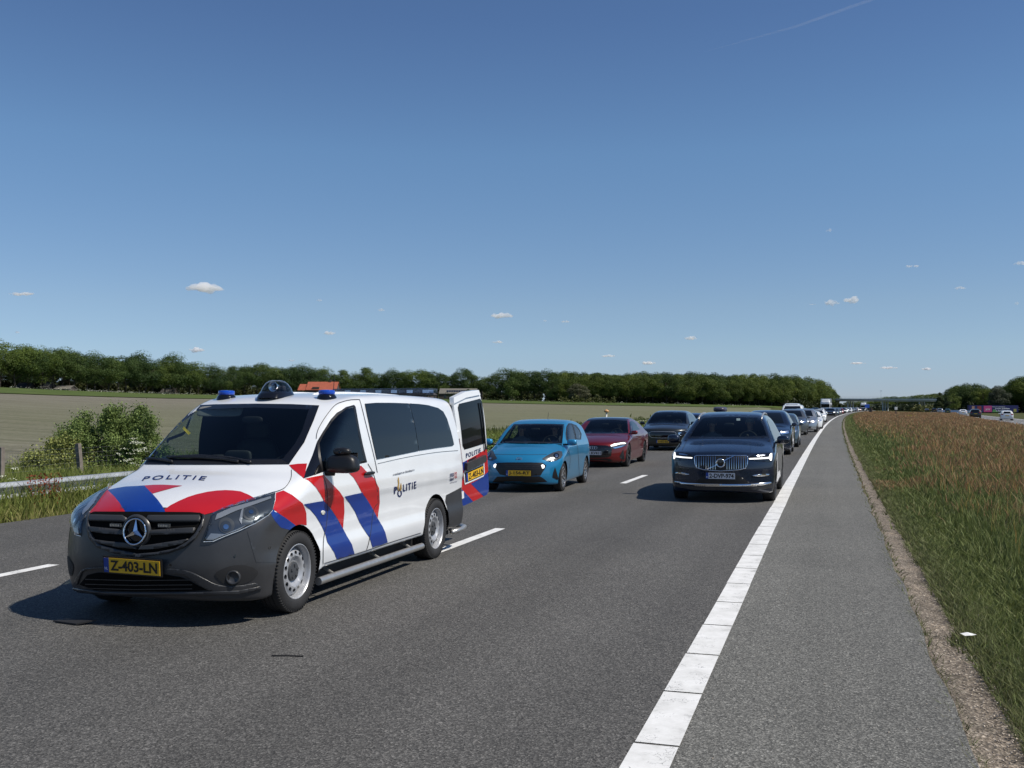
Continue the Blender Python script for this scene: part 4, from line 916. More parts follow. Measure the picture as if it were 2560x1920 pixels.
# star in a ring
P, N = van.point(c1((518, 1024))[0]); em = MB(); Mf = Matrix.Translation(P + Vector((0, -.045, 0))) @ Matrix.Rotation(R(-8), 4, 'X')
HS = .102
em.tube([Mf @ Vector((HS*math.cos(a), 0, HS*math.sin(a))) for a in np.linspace(0, 2*math.pi, 41)], .0075, 8, cap=False)
for k in range(3):
    a = math.pi/2 + 2*math.pi*k/3; tip = Vector((HS*math.cos(a), 0, HS*math.sin(a))); l_ = Vector((.026*math.cos(a+1.047), .0, .026*math.sin(a+1.047))); r_ = Vector((.026*math.cos(a-1.047), 0, .026*math.sin(a-1.047)))
    em.add([Mf @ q for q in (tip, l_, Vector((0, -.022, 0)), r_)], [(0, 1, 2), (0, 2, 3)])
emo = em.build("emblem", CHROME, van.root)
b = MB(); b.lathe([(.0, .135), (-.02, .125), (-.025, .112), (-.012, .108)], 36, 'y', tuple(P + Vector((0, -.018, 0)))); b.build("emblem_surround", PLAST, emo, True)
b = MB(); b.lathe([(-.0, .108), (.0, .0005)], 30, 'y', tuple(P + Vector((0, -.022, 0)))); b.build("emblem_disc", BLKG, emo)
for p in ((388, 985), (690, 988)):
    Q, N = van.point(c1(p)[0]); lb = MB(); lb.box(-.05, .05, -.035, .0, -.014, .014, Matrix.Translation(Q)); lo = lb.build("strobe_light", LAMPHS, van.root)
    for k in range(6): b = MB(); b.box(-.043+k*.015, -.032+k*.015, -.039, -.03, -.008, .008, Matrix.Translation(Q)); b.build("lamp_cell", LAMPCH, lo)
# headlights
LAMPG = pm('lamp_bezel', (.34, .35, .37), .28, metal=.35)
hl = c1((930, 1088), (945, 1040), (968, 980), (985, 925), (1050, 890), (1150, 855), (1250, 825), (1378, 787), (1376, 830), (1358, 895), (1330, 925), (1250, 975), (1150, 1020), (1060, 1055), (990, 1085))
h = van.panel("headlight", hl, 'cam', LAMPHS, .006, sym=True, skirt=.01)
for sgn, ho in zip((1, -1), h):
    for poly, mt, of in ((ell(1072, 992, 50, 48, 24), CAPM, .010), (ell(1220, 915, 52, 44, 24), CAPM, .010), (ell(1068, 996, 34, 33, 18), LAMPHS, .0125), (ell(1068, 1000, 17, 15, 14), CHROME, .015), (ell(1222, 915, 36, 32, 18), LAMPHS, .0125), (ell(1226, 912, 15, 12, 14), CHROME, .015)):
        o = van.panel("reflector", c1(*poly), 'cam', mt, of, step=5, parent=ho)
        if sgn < 0: o.data.transform(Matrix.Scale(-1, 4, (1, 0, 0))); o.data.flip_normals()
    for pts, mt in (([(1000, 960), (1012, 925), (1100, 885), (1250, 842), (1350, 812), (1352, 826), (1260, 860), (1130, 905), (1040, 945)], LAMPG), ([(945, 1080), (975, 1040), (1060, 1045), (1150, 1008), (1200, 985), (1150, 1016), (1060, 1050), (990, 1080)], LAMPG),
                    ([(1150, 960), (1165, 900), (1180, 880), (1172, 930), (1165, 985)], LAMPG)):
        o = van.panel("trim_strip", c1(*pts), 'cam', mt, .012, step=5, parent=ho)
        if sgn < 0: o.data.transform(Matrix.Scale(-1, 4, (1, 0, 0))); o.data.flip_normals()
    o = van.panel("lens", hl, 'cam', CLEAR, .022, parent=ho, skirt=.02)
    if sgn < 0: o.data.transform(Matrix.Scale(-1, 4, (1, 0, 0))); o.data.flip_normals()
van.panel("headlight_gap", line_poly(c1((1379, 786), (1376, 832), (1357, 897), (1330, 927), (1250, 978), (1150, 1023), (1060, 1058), (992, 1088), (928, 1092)), 2.0), 'cam', WHITE, .005, step=5, sym=True)
# lower intake, fog lamps, plate
van.panel("lower_intake", c1((150, 1360), (200, 1300), (260, 1285), (560, 1290), (700, 1300), (780, 1312), (830, 1330), (900, 1370), (970, 1395), (800, 1402), (500, 1403), (250, 1395)), 'cam', BLACK, .005)
for yy in (1325, 1355, 1380): van.panel("intake_slat", line_poly(c1((190, yy), (500, yy+8), (860, yy+4)), 2.2), 'cam', GSL, .012, step=7)
van.panel("bumper_ridge", c1((690, 1262), (790, 1268), (860, 1285), (930, 1320), (1000, 1355), (1080, 1370), (1180, 1362), (1250, 1350), (1258, 1370), (1150, 1400), (1000, 1400), (930, 1380), (860, 1330), (790, 1295), (690, 1292)), 'cam', PLAST, .012, skirt=.010, step=3.5, smooth=3)
van.panel("bumper_ridge", c1((315, 1262), (200, 1268), (165, 1290), (140, 1360), (120, 1345), (150, 1290), (190, 1258), (315, 1248)), 'cam', PLAST, .012, skirt=.010, step=3.5, smooth=2)
van.panel("bumper_lip", c1((100, 1380), (300, 1405), (600, 1408), (900, 1405), (1150, 1395), (1280, 1370), (1290, 1385), (1150, 1418), (900, 1425), (600, 1425), (300, 1420), (120, 1400)), 'cam', PLAST, .014, skirt=.012, step=4)
van.panel("fog_lamp_recess", c1((1000, 1295), (1040, 1265), (1120, 1240), (1200, 1242), (1265, 1275), (1250, 1320), (1180, 1355), (1080, 1365), (1030, 1335)), 'cam', SOFTB, .0045, smooth=3, sym=True)
P, N = van.point(c1((1110, 1315))[0])
for sg in (1, -1):
    b = MB(); b.lathe([(.01, .058), (-.03, .055), (-.035, .048), (-.02, .040), (-.022, .0005)], 28, 'y', (0, 0, 0)); fo = b.build("fog_lamp", PLAST, van.root, True)
    fo.location = (sg*P.x if sg > 0 else -P.x+.04, P.y+.012+(.04 if sg < 0 else 0), P.z); fo.rotation_euler = (0, 0, R(22)*sg)
P, N = van.point(c1((500, 1243))[0]); plate(van.root, P + Vector((.0, -.045, 0)), .52, .115, Matrix.Rotation(R(6), 4, 'X') @ Matrix.Rotation(R(1.0), 4, 'Y'), "Z-403-LN")
for p in ((720, 1238), (1125, 1180), (1340, 1130), (300, 1215)):
    van.panel("parking_sensor", c1(*ell(p[0], p[1], 7, 8, 10)), 'cam', BLKG, .006, step=3)
van.text("lettering", "POLITIE", c1((538, 711), (932, 709), (560, 684), (952, 684)), 'cam', NAVY, .005, bold=.015, arch=3.5, spacing=1.35)
P, N = van.point(c1((445, 968))[0])
# side lettering and crest
van.text("lettering", "P", c2((922, 842), (942, 836), (921, 796), (940, 790)), 'cam', NAVY, .006, bold=.02)
van.text("lettering", "LITIE", c2((982, 826), (1070, 804), (981, 779), (1069, 757)), 'cam', NAVY, .006, bold=.02, spacing=1.25)
van.panel("crest", c2(*ell(959, 838, 15, 25, 20)), 'cam', NAVY, .0045, step=4, holes=[c2(*ell(959, 838, 8, 16, 16))])
GOLD = pm("crest_gold", (.42, .27, .08), .4)
van.panel("crest", c2((950, 820), (943, 800), (949, 775), (946, 750), (950, 726), (955, 748), (957, 772), (953, 798), (957, 822)), 'cam', GOLD, .0055, step=3); van.panel("crest", c2((960, 822), (961, 800), (964, 780), (968, 766), (971, 785), (972, 806), (966, 822)), 'cam', GOLD, .0055, step=3)
van.text("lettering", "« waakzaam en dienstbaar »", c2((914, 722), (1058, 688), (912, 706), (1057, 672)), 'cam', pm("lettering_grey", (.10, .11, .14), .5), .006, bold=.02)
van.text("lettering", "0900", c2((1295, 732), (1320, 725), (1295, 706), (1320, 700)), 'cam', NAVY, .006, bold=.02); van.text("lettering", "8844", c2((1296, 757), (1320, 751), (1295, 736), (1320, 730)), 'cam', NAVY, .006, bold=.02)
van.text("lettering", "112", c2((1322, 738), (1342, 733), (1322, 697), (1341, 693)), 'cam', RED, .006, bold=.02); van.text("lettering", "politie.nl geen spoed", c2((1296, 775), (1342, 765), (1296, 762), (1342, 752)), 'cam', NAVY, .006)
# handles, flap, side marker
P, N = van.point(c2((748, 700))[0])
for sg in (1, -1):
    o = superbox("handle_recess", (sg*(P.x-.012), P.y, P.z), (.03, .20, .085), WHITE, van.root, n=2.6, k=7)
    superbox("door_handle", (sg*(P.x+.022), P.y, P.z-.005), (.035, .215, .032), BLKP, o, n=3.0, k=7)
van.panel("side_marker", c2(*ell(445, 967, 13, 15, 16)), 'cam', pm("marker_lens", (.6, .6, .55), .2), .009, step=4, skirt=.008, sym=True)
# wing mirrors
Mr = Vector((.96+.175, 1.52, 1.135))
def vm(px, py, xl): # point on plane x = xl
    o = van.Mi @ Vector((0, 0, CAM_H)); d = van.Mi.to_3x3() @ ray(px, py); return o + d*((xl-o.x)/d.x)
mc = vm(*c2((580, 632))[0], 1.10)
for sg in (1,):
    o = superbox("side_mirror", (sg*mc.x, mc.y, mc.z-.012), (.30, .17, .168), BLKP, van.root, n=3.4, k=9, taper=.12)
    b = MB(); b.box(-.10, .10, -.005, .0, -.085, .085, Matrix.Translation((sg*mc.x, mc.y+.10, mc.z))); b.build("mirror_glass", CHROME, o)
    b = MB(); b.tube([(sg*.90, mc.y-.03, mc.z-.09), (sg*1.02, mc.y, mc.z-.09)], .032, 8); b.build("mirror_arm", BLKP, o, True)
    cm = vm(*c2((578, 545))[0], 1.10) if sg > 0 else cm
    k_ = superbox("camera_pod", (sg*cm.x, cm.y, cm.z-.018), (.17, .10, .07), BLKP, o, n=2.6, k=7)
    b = MB(); b.lathe([(-.052, .018), (-.056, .014), (-.05, .0005)], 16, 'y', (sg*cm.x, cm.y, cm.z-.018)); b.build("camera_lens", BLKG, k_)
# wipers and cowl
van.panel("cowl", c1((512, 606), (545, 572), (800, 578), (1100, 580), (1420, 578), (1465, 606), (1100, 609), (800, 609)), 'cam', BLKP, .006)
for p in ([(520, 578), (620, 580), (738, 598)], [(700, 568), (900, 572), (1050, 582), (1150, 598)], [(716, 572), (900, 562), (1100, 575), (1230, 602)]):
    van.panel("wiper", line_poly(c1(*p), 4), 'cam', BLKP, .03, skirt=.015, step=6)
# cabin
b = MB(); b.box(-.74, .74, 1.16, 1.34, .85, 1.10); b.box(-.82, .82, 1.30, 1.55, .75, 1.12); b.box(-.15, .3, 1.45, 1.75, .6, 1.10); b.build("dashboard", TRIM, van.root)
superbox("instrument_hood", (.42, 1.42, 1.13), (.5, .35, .10), TRIM, van.root)
sc_ = superbox("computer_screen", (.02, 1.45, 1.24), (.27, .04, .20), TRIM, van.root, n=6)
superbox("radio_set", (-.18, 1.42, 1.22), (.12, .10, .16), SOFTB, van.root, n=5)
steering(van, (.42, 1.62, 1.12), .19)
for x in (-.45, .45):
    o = superbox("seat", (x, 2.25, .75), (.52, .55, .2), TRIM, van.root, n=4, k=6); superbox("backrest", (x, 2.55, 1.1), (.50, .14, .62), TRIM, o, n=4, k=6); superbox("headrest", (x, 2.58, 1.50), (.27, .10, .18), TRIM, o, n=4, k=6)
b = MB(); b.box(-.80, .80, 2.85, 2.88, .4, 1.78); b.build("bulkhead", TRIM, van.root)
superbox("sun_visor", (-.45, 1.86, 1.70), (.5, .02, .12), TRIML, van.root, n=6, M=Matrix.Rotation(R(-35), 3, 'X')); superbox("rear_view_mirror", (0, 1.72, 1.62), (.22, .04, .07), SOFTB, van.root)
van.panel("dash_camera", c1((680, 445), (690, 438), (800, 395), (830, 320), (850, 290), (842, 320), (815, 400), (790, 420), (708, 450), (700, 466), (682, 462)), 'cam', BLKP, -.012, step=8)
van.panel("yellow_tag", c1((800, 362), (845, 405), (830, 416), (793, 378)), 'cam', pm("tag_yellow", (.65, .48, .05), .5), -.008, step=8)
van.panel("windshield_sticker", c1(*ell(616, 534, 24, 17, 16, -.5)), 'cam', BLKP, -.004, step=6)
# roof equipment
BLUEG = pm("beacon_blue", (.008, .06, .42), .08, coat=.6)
def roofz(x, y): H, N, ok = van.hit([(x, y)], 'top'); return H[0][2]
for sg in (1, -1):
    z = roofz(sg*.566, 2.15)
    b = MB(); b.lathe([(-.03, .105), (.01, .095), (.035, .078), (.04, .0005)], 32, 'z', (sg*.566, 2.15, z)); bo = b.build("beacon", BLKG, van.root, True)
    b = MB(); b.lathe([(.036, .078), (.042, .080), (.062, .081), (.074, .076), (.078, .05), (.080, .0005)], 32, 'z', (sg*.566, 2.15, z)); b.build("beacon_lens", BLUEG, bo, True)
z = roofz(0, 2.15); b = MB()
def ring(y0, y1, w, zz, n=36, e=2.6):
    return [(w*abs(math.cos(t))**(2/e)*(1 if math.cos(t) > 0 else -1), (y0+y1)/2 + (y1-y0)/2*abs(math.sin(t))**(2/e)*(1 if math.sin(t) > 0 else -1), zz) for t in [2*math.pi*i/n for i in range(n)]]
def stack(rings):
    m = MB(); n = len(rings[0]); m.v = [p for r_ in rings for p in r_]
    for i in range(len(rings)-1):
        for j in range(n): m.f.append((i*n+j, i*n+(j+1) % n, (i+1)*n+(j+1) % n, (i+1)*n+j))
    m.f.append(tuple((len(rings)-1)*n + j for j in range(n))); return m
dm = stack([ring(1.92, 2.40, .150, z-.02), ring(1.95, 2.38, .142, z+.015), ring(1.98, 2.36, .128, z+.045)]).build("searchlight", BLKG, van.root, True)
stack([ring(1.98, 2.36, .126, z+.045), ring(2.00, 2.34, .112, z+.085), ring(2.03, 2.30, .088, z+.125), ring(2.08, 2.25, .060, z+.152), ring(2.12, 2.20, .040, z+.158)]).build("dome", glass_mat("smoked_dome", (.80, .83, .87)), dm, True)
b = MB(); b.lathe([(-.045, .052), (-.05, .048), (.0, .03), (.05, .02), (.06, .0005)], 20, 'y', (.0, 2.14, z+.095)); lo = b.build("lamp", LAMPCH, dm, True)
superbox("lamp_back", (-.01, 2.20, z+.075), (.07, .06, .07), SOFTB, dm)
superbox("camera_unit", (.065, 2.18, z+.075), (.05, .06, .06), SOFTB, dm)
# light bar
zb = roofz(0, 4.78); b = MB(); b.box(-.60, .60, 4.66, 4.90, 1.893, 1.915); lb = b.build("light_bar", BLKP, van.root)
b = MB(); b.box(-.64, .64, 4.63, 4.93, 1.915, 1.962); b.build("bar_lens", glass_mat("lightbar_blue", (.70, .78, .92)), lb)
b = MB(); b.box(-.645, .645, 4.625, 4.935, 1.962, 1.972); b.build("bar_cover", glass_mat("bar_cover_blue", (.30, .42, .80)), lb)
for k in range(12): b = MB(); x = -.58 + k*.105; b.box(x-.04, x+.04, 4.70, 4.86, 1.917, 1.955); b.build("lamp_cell", LAMPCH if k % 2 else LAMPHS, lb)
for sg in (1, -1): b = MB(); b.box(sg*.45-.08, sg*.45+.08, 4.70, 4.84, zb-.02, 1.895); b.build("bar_foot", BLKP, lb)
b = MB(); b.tube([(.25, 2.9, 1.88), (.25, 2.93, 2.10)], .004, 6); b.build("antenna", BLKP, van.root)
for x in (-.30, .30):
    pts = [(x, y, roofz(x, y)+.002) for y in np.linspace(2.35, 4.6, 24)]; b = MB(); b.tube(pts, [.001] + [.016]*22 + [.001], 8); b.build("roof_rib", WHITE, van.root, True)
# side steps
b = MB(); b.tube([(.955, 1.26, .200), (.955, 3.66, .200)], .035, 18)
for y in (1.6, 2.6, 3.4): b.tube([(.955, y, .2), (.80, y, .28)], .016, 8)
st = b.build("side_step", SATIN, van.root, True); st.data.set_sharp_from_angle(angle=R(40)); s2 = st.copy(); col.objects.link(s2); s2.scale = (-1, 1, 1)
b = MB(); b.tube([(.95, 4.62, .24), (.95, 4.95, .24), (.93, 5.12, .25), (.84, 5.22, .25), (.55, 5.23, .25)], .028, 14); b.build("rear_step", SATIN, van.root, True)
b = MB(); b.tube([(.90, 4.62, .30), (.95, 4.66, .24)], .02, 8); b.build("step_bracket", BLKP, van.root)
b = MB(); b.box(-.8, .8, .5, 4.9, .18, .30); b.build("underbody", SOFTB, van.root)
add_wheels(van, .957, (.895, 4.10), .345, .215, .228, 'steel')
# dark sheet for the rear opening, and doors
b = MB(); b.box(.0, .88, 5.06, 5.10, .55, 1.72)
van.panel("dark_opening_sheet", [(.02, .52), (.86, .52), (.86, 1.3), (.74, 1.74), (.02, 1.76)], 'rear', SOFTB, .006)  # dark sheet on the closed body; load-space shade put into its colour
van.panel("rear_door", [(-.88, .52), (-.02, .52), (-.02, 1.76), (-.74, 1.76), (-.88, 1.3)], 'rear', WHITE, .012, skirt=.01)
van.panel("rear_window", [(-.80, 1.14), (-.08, 1.14), (-.08, 1.64), (-.66, 1.66), (-.78, 1.3)], 'rear', PRIV, .016)
van.panel("tail_light", [(-.95, .80), (-.84, .80), (-.82, 1.35), (-.90, 1.35)], 'rear', TAIL, .012, sym=True)
# open door: own frame, u away from the hinge, v up, outer face toward -w
A_T = R(8)
hinge = Vector((.925, 5.085, .50)); ax = Vector((.0, -math.sin(A_T), math.cos(A_T))); sw = R(96)
closed = Vector((-1, 0, 0)); uu = Matrix.Rotation(-sw, 3, ax) @ closed; ww = uu.cross(ax)
if ww.dot(Vector((1, 0, 0))) < 0: ww = -ww
DM = Matrix.Translation(hinge) @ Matrix(((uu.x, ww.x, ax.x), (uu.y, ww.y, ax.y), (uu.z, ww.z, ax.z))).to_4x4()
def dpt(u, v, o): # slight curvature of the leaf, outward normal +w
    bow = -.10*max(0, (v-.75))**2*1.2 - .03*(1-u/.78)**3*1.0 - .05*(u/.78)**4*0
    return DM @ Vector((u, bow + o, v))
def dpanel(name, poly, m, o=0.0, thick=0.0, step=.06, parent=None, holes=()):
    v, f = tess(poly, step, holes); V = [dpt(p[0], p[1], o) for p in v]
    n_ = (V[f[0][1]]-V[f[0][0]]).cross(V[f[0][2]]-V[f[0][0]]); want = DM.to_3x3() @ Vector((0, 1, 0))
    if n_.dot(want) < 0: f = [t[::-1] for t in f]
    f = [t if (V[t[1]]-V[t[0]]).cross(V[t[2]]-V[t[0]]).dot(want) > 0 else t[::-1] for t in f]
    if thick:
        base = len(V); V += [dpt(p[0], p[1], o-thick) for p in v]; cnt = {}
        for t in f:
            for i in range(3): cnt[(t[i], t[(i+1) % 3])] = 1
        F = list(f) + [tuple(i+base for i in t[::-1]) for t in f]
        for e in cnt:
            if (e[1], e[0]) not in cnt: F.append((e[1], e[0], e[0]+base, e[1]+base))
        f = F
    return mesh_obj(name, V, f, m, parent or van.root)
leaf = [(0, .05), (.05, .0), (.70, .0), (.76, .03), (.78, .10), (.775, .80), (.76, 1.10), (.72, 1.34), (.66, 1.37), (.05, 1.37), (.0, 1.30)]
dr = dpanel("open_rear_door", leaf, WHITE, 0, .045)
dpanel("roof_lip", [(-.02, 1.30), (.30, 1.335), (.70, 1.32), (.67, 1.385), (.30, 1.41), (.0, 1.375)], WHITE, .020, .06, parent=dr)
dpanel("door_seal", [(-.075, .02), (-.005, .02), (-.005, 1.28), (-.075, 1.20)], BLKP, -.03, .02, parent=dr)
dpanel("rear_window", [(.10, .76), (.14, .70), (.72, .68), (.74, .72), (.735, 1.22), (.70, 1.27), (.12, 1.28), (.08, 1.24)], PRIV, .006, parent=dr)
dpanel("lower_trim", [(.0, .05), (.05, .0), (.06, 1.37), (.0, 1.3)], BLKP, -.05, parent=dr)
dpanel("red_stripe", [(.0, .54), (.0, .05), (.05, .0), (.70, .0), (.76, .03), (.78, .10), (.776, .60), (.40, .57)], RED, .003, parent=dr)
dpanel("blue_stripe", [(.0, .24), (.0, .05), (.05, .0), (.30, .0), (.15, .12)], BLUE, .005, parent=dr)
dpanel("blue_stripe", [(.26, .24), (.44, .11), (.60, .0), (.70, .0), (.76, .03), (.779, .10), (.776, .29), (.5, .25)], BLUE, .005, parent=dr)
dpanel("blue_stripe", [(.0, .54), (.0, .44), (.12, .44), (.16, .50), (.20, .555)], BLUE, .005, parent=dr)
dpanel("plate_recess", [(.10, .26), (.62, .26), (.66, .30), (.66, .44), (.12, .44), (.08, .40)], WHITE, .010, .01, parent=dr)
dpanel("plate_holder", [(.11, .285), (.62, .285), (.62, .41), (.11, .41)], BLKP, .016, .008, parent=dr)
dpanel("plate_face", [(.125, .295), (.605, .295), (.605, .40), (.125, .40)], PLY, .020, parent=dr); dpanel("country_band", [(.125, .295), (.165, .295), (.165, .40), (.125, .40)], PLB, .022, parent=dr)
dpanel("grip", [(.10, .45), (.14, .43), (.62, .45), (.66, .48), (.64, .54), (.12, .53)], PLAST, .05, .045, parent=dr)
def dtext(txt, u0, u1, v0, v1, m, o=.008, bold=.01, sp=1.0):
    V, Fc, a = text_2d(txt, bold, 0, sp); return mesh_obj("lettering", [dpt(u0 + (u1-u0)*p[0], v0 + (v1-v0)*p[1], o) for p in V], Fc, m, dr)
dtext("Z-403-LN", .18, .595, .31, .385, TXTB, .0235, .015); dtext("POLITIE", .17, .58, .585, .645, NAVY, .006, .02, 1.3); dtext("1.MPC2", .15, .28, .48+.005, .51, TXTB, .0065)
dpanel("name_badge", [(.22, .53), (.44, .545), (.44, .56), (.22, .552)], BLKP, .007, parent=dr)
dpanel("wiper", [(.64, 1.22), (.655, 1.22), (.70, .66), (.72, .60), (.68, .60), (.675, .66)], BLKP, .03, .015, parent=dr)
for v0 in (.10, .86): dpanel("hinge", [(-.07, v0), (.05, v0), (.05, v0+.09), (-.07, v0+.09)], WHITE, .02, .05, parent=dr)
# ------------------------------------------------------------------ people in the cars
def person(car, c, label, shirt, hair, drive=True, s=1.0):
    o = bpy.data.objects.new("person", bpy.data.meshes.new("person")); link(o)
    Vx = [((0, 0, 0), .15), ((0, .02, .22), .13), ((0, .05, .42), .14), ((0, .06, .50), .07), ((0, .045, .57), .052), ((0, .03, .66), .075), ((0, .03, .76), .082)]
    E = [(0, 1), (1, 2), (2, 3), (3, 4), (4, 5), (5, 6)]; body_n = len(Vx)
    for sg in (-1, 1):
        b = len(Vx); hy = (-.42, .30) if drive else (-.22, -.02)
        Vx += [((sg*.17, .06, .44), .065), ((sg*.25, -.05, .22), .048), ((sg*.17, hy[0]+.10, hy[1]-.04), .036), ((sg*.15, hy[0], hy[1]), .032)]
        E += [(2, b), (b, b+1), (b+1, b+2), (b+2, b+3)]
        h = b+3
        for k, (dx, ln) in enumerate(((-.024, .055), (-.008, .065), (.010, .060), (.026, .050))):
            n = len(Vx); x0 = sg*.15+dx; Vx += [((x0, hy[0]-.03, hy[1]+.015), .010), ((x0, hy[0]-.04, hy[1]+.015+ln*.6), .009), ((x0, hy[0]-.02, hy[1]+.015+ln), .008)]; E += [(h, n), (n, n+1), (n+1, n+2)]
        n = len(Vx); Vx += [((sg*.15-sg*.035, hy[0]-.01, hy[1]+.03), .011), ((sg*.15-sg*.045, hy[0]-.015, hy[1]+.06), .009)]; E += [(h, n), (n, n+1)]
        n = len(Vx); Vx += [((sg*.10, -.20, .0), .085), ((sg*.13, -.45, .04), .062), ((sg*.13, -.60, -.30), .045), ((sg*.13, -.72, -.36), .035)]; E += [(0, n), (n, n+1), (n+1, n+2), (n+2, n+3)]
    me = o.data; me.from_pydata([v[0] for v in Vx], E, [])
    md = o.modifiers.new("s", 'SKIN'); 
    for i, v in enumerate(Vx): me.skin_vertices[0].data[i].radius = (v[1], v[1])
    me.skin_vertices[0].data[0].use_root = True; sb = o.modifiers.new("d", 'SUBSURF'); sb.levels = 1; sb.render_levels = 1
    bpy.context.view_layer.update(); nm = bpy.data.meshes.new_from_object(o.evaluated_get(bpy.context.evaluated_depsgraph_get())); o.modifiers.clear(); o.data = nm
    nm.materials.clear(); nm.materials.append(SKIN); nm.materials.append(shirt); nm.materials.append(TRIM)
    for p in nm.polygons:
        z = p.center.z; x = abs(p.center.x); p.use_smooth = True; p.material_index = 0 if (z > .53 or (p.center.y < -.30 and z > .1)) else (1 if z > .02 else 2)
    M = car.M @ Matrix.Translation(Vector(c)) @ Matrix.Scale(s, 4); o.matrix_world = M
    superbox("hair", (0, .055, .745), (.185, .19, .15), hair, o, n=2.4, k=6)
    superbox("nose", (0, -.062, .69), (.026, .03, .045), SKIN, o, n=2.2, k=4)
    for sg in (-1, 1): superbox("ear", (sg*.088, .03, .69), (.02, .04, .06), SKIN, o, n=2.2, k=4); superbox("eye", (sg*.032, -.048, .715), (.022, .012, .012), SOFTB, o, n=2.2, k=4)
    superbox("mouth", (0, -.052, .645), (.045, .012, .010), TAIL, o, n=2.2, k=4)
    tag(o, label, "person", "people sitting in the queueing cars"); return o
# ------------------------------------------------------------------ shared bits
def mirrors(car, x, y, z, size, m, sgs=(1, -1)):
    for sg in sgs:
        o = superbox("side_mirror", (sg*x, y, z), size, m, car.root, n=2.7, k=8)
        b = MB(); b.box(-size[0]*.4, size[0]*.4, 0, .004, -size[2]*.38, size[2]*.38, Matrix.Translation((sg*x, y+size[1]*.5, z))); b.build("mirror_glass", CHROME, o)
        b = MB(); b.tube([(sg*(x-size[0]*.9), y-.02, z-size[2]*.35), (sg*x, y, z-size[2]*.3)], .022, 6); b.build("mirror_arm", BLKP, o, True)
def cabin(car, yd, yseat, zb, persons=()):
    W_ = car.c['W']; b = MB(); b.box(-W_+.14, W_-.14, yd, yd+.30, zb-.35, zb-.03); b.build("dashboard", TRIM, car.root)
    for x in (-.38, .38):
        o = superbox("seat", (x, yseat, .50), (.50, .50, .22), TRIM, car.root, n=4, k=5); superbox("backrest", (x, yseat+.28, .80), (.48, .14, .62), TRIM, o, n=4, k=5); superbox("headrest", (x, yseat+.30, 1.17), (.25, .10, .17), TRIM, o, n=4, k=5)
    o = superbox("seat", (0, yseat+.95, .50), (1.2, .50, .22), TRIM, car.root, n=4, k=5); superbox("backrest", (0, yseat+1.2, .78), (1.2, .14, .58), TRIM, o, n=4, k=5)
    for x in (-.35, .35): superbox("headrest", (x, yseat+1.22, 1.12), (.24, .09, .14), TRIM, o, n=4, k=5)
    steering(car, (.38, yd+.38, zb-.02), .175); superbox("rear_view_mirror", (0, yd+.55, zb+.27), (.2, .04, .06), SOFTB, car.root, k=5)
def side_glass(car, polys, m=PRIV, cut=False):
    for p in polys:
        if cut: car.cut(grow(p, .012), 'side', sym=True)
def paintm(name, c, metal=.35, rough=.30): return pm(name, c, rough, metal=metal, coat=1.0, var=.03, vscale=2, inner=(.03, .032, .034))
# ------------------------------------------------------------------ blue hatchback
K3 = 2212/480.0; K4 = 2212/500.0
def c3(*p): return [(1180 + a/K3, 980 + b/K3) for a, b in p]
def c4(*p): return [(1560 + a/K4, 960 + b/K4) for a, b in p]
HATCH = dict(L=3.67, W=.84, top=[(-.3, .45), (.0, .60), (.10, .70), (.25, .80), (.5, .885), (.85, .955), (1.0, 1.00), (1.25, 1.17), (1.5, 1.315), (1.68, 1.39), (1.95, 1.45), (2.3, 1.475), (2.8, 1.455), (3.2, 1.40), (3.45, 1.30), (3.6, 1.1), (3.9, .9)],
    crown=[(0, .07), (.4, .10), (.9, .07), (1.2, .05), (3.7, .05)], front=[(.1, .10), (.2, .03), (.35, .0), (.5, .01), (.62, .04), (.75, .12), (.9, .3)],
    rear=[(.3, 3.62), (.55, 3.67), (.9, 3.64), (1.2, 3.50), (1.4, 3.35), (1.6, 3.2)], side=[(.1, .77), (.25, .81), (.4, .825), (.55, .83), (.72, .838), (.88, .825), (.98, .80), (1.2, .72), (1.4, .64), (1.5, .58)],
    pf=(.42, 2.8), pr=(.12, 5), rt=.10, rf=.05, kx=.16, flare=[(.68, .4, .34, .018), (3.1, .4, .34, .018)], arch=[(.68, .30, .335), (3.10, .30, .335)], bottom=[(0, .22), (.3, .16), (3.3, .18), (3.67, .28)])
BLUEP = paintm("aqua_blue_paint", (.018, .22, .43), .30)
bc = Car(HATCH, "parked_hatchback", (-6.03, 19.80, 0), R(2.2), "small bright blue hatchback with its front lamps lit, waiting behind the open van door", "car", BLUEP, res=(44, 110, 38))
ws_o = c3((482, 372), (620, 366), (760, 365), (920, 367), (1058, 372), (1053, 450), (1045, 530), (1038, 595), (800, 599), (560, 597), (318, 590), (350, 545), (410, 460)); ws_i = c3((500, 388), (760, 380), (1040, 388), (1033, 480), (1012, 572), (700, 582), (372, 576), (350, 572), (395, 510), (450, 440))
bc.cut(grow(ws_i, 1.6), 'cam')
g1 = c3((1112, 366), (1150, 366), (1170, 430), (1192, 525), (1190, 552), (1105, 580), (1088, 540), (1083, 470), (1092, 400)); g2 = c3((1158, 369), (1195, 385), (1232, 430), (1257, 485), (1250, 545), (1202, 542), (1182, 460))
bc.cut(grow(g1, -1), 'cam', sym=True); bc.cut(grow(g2, -1), 'cam', sym=True)
bc.body()
bc.panel("windshield_frame", ws_o, 'cam', BLKG, .003, holes=[ws_i], step=6); bc.panel("windshield", ws_i, 'cam', GLASS, .002, step=8)
for g in (g1, g2): bc.panel("window_frame", grow(g, 1.2), 'cam', BLKP, .003, step=5, holes=[grow(g, -1.5)], sym=True); bc.panel("side_window", g, 'cam', GLASS, .002, step=6, sym=True)
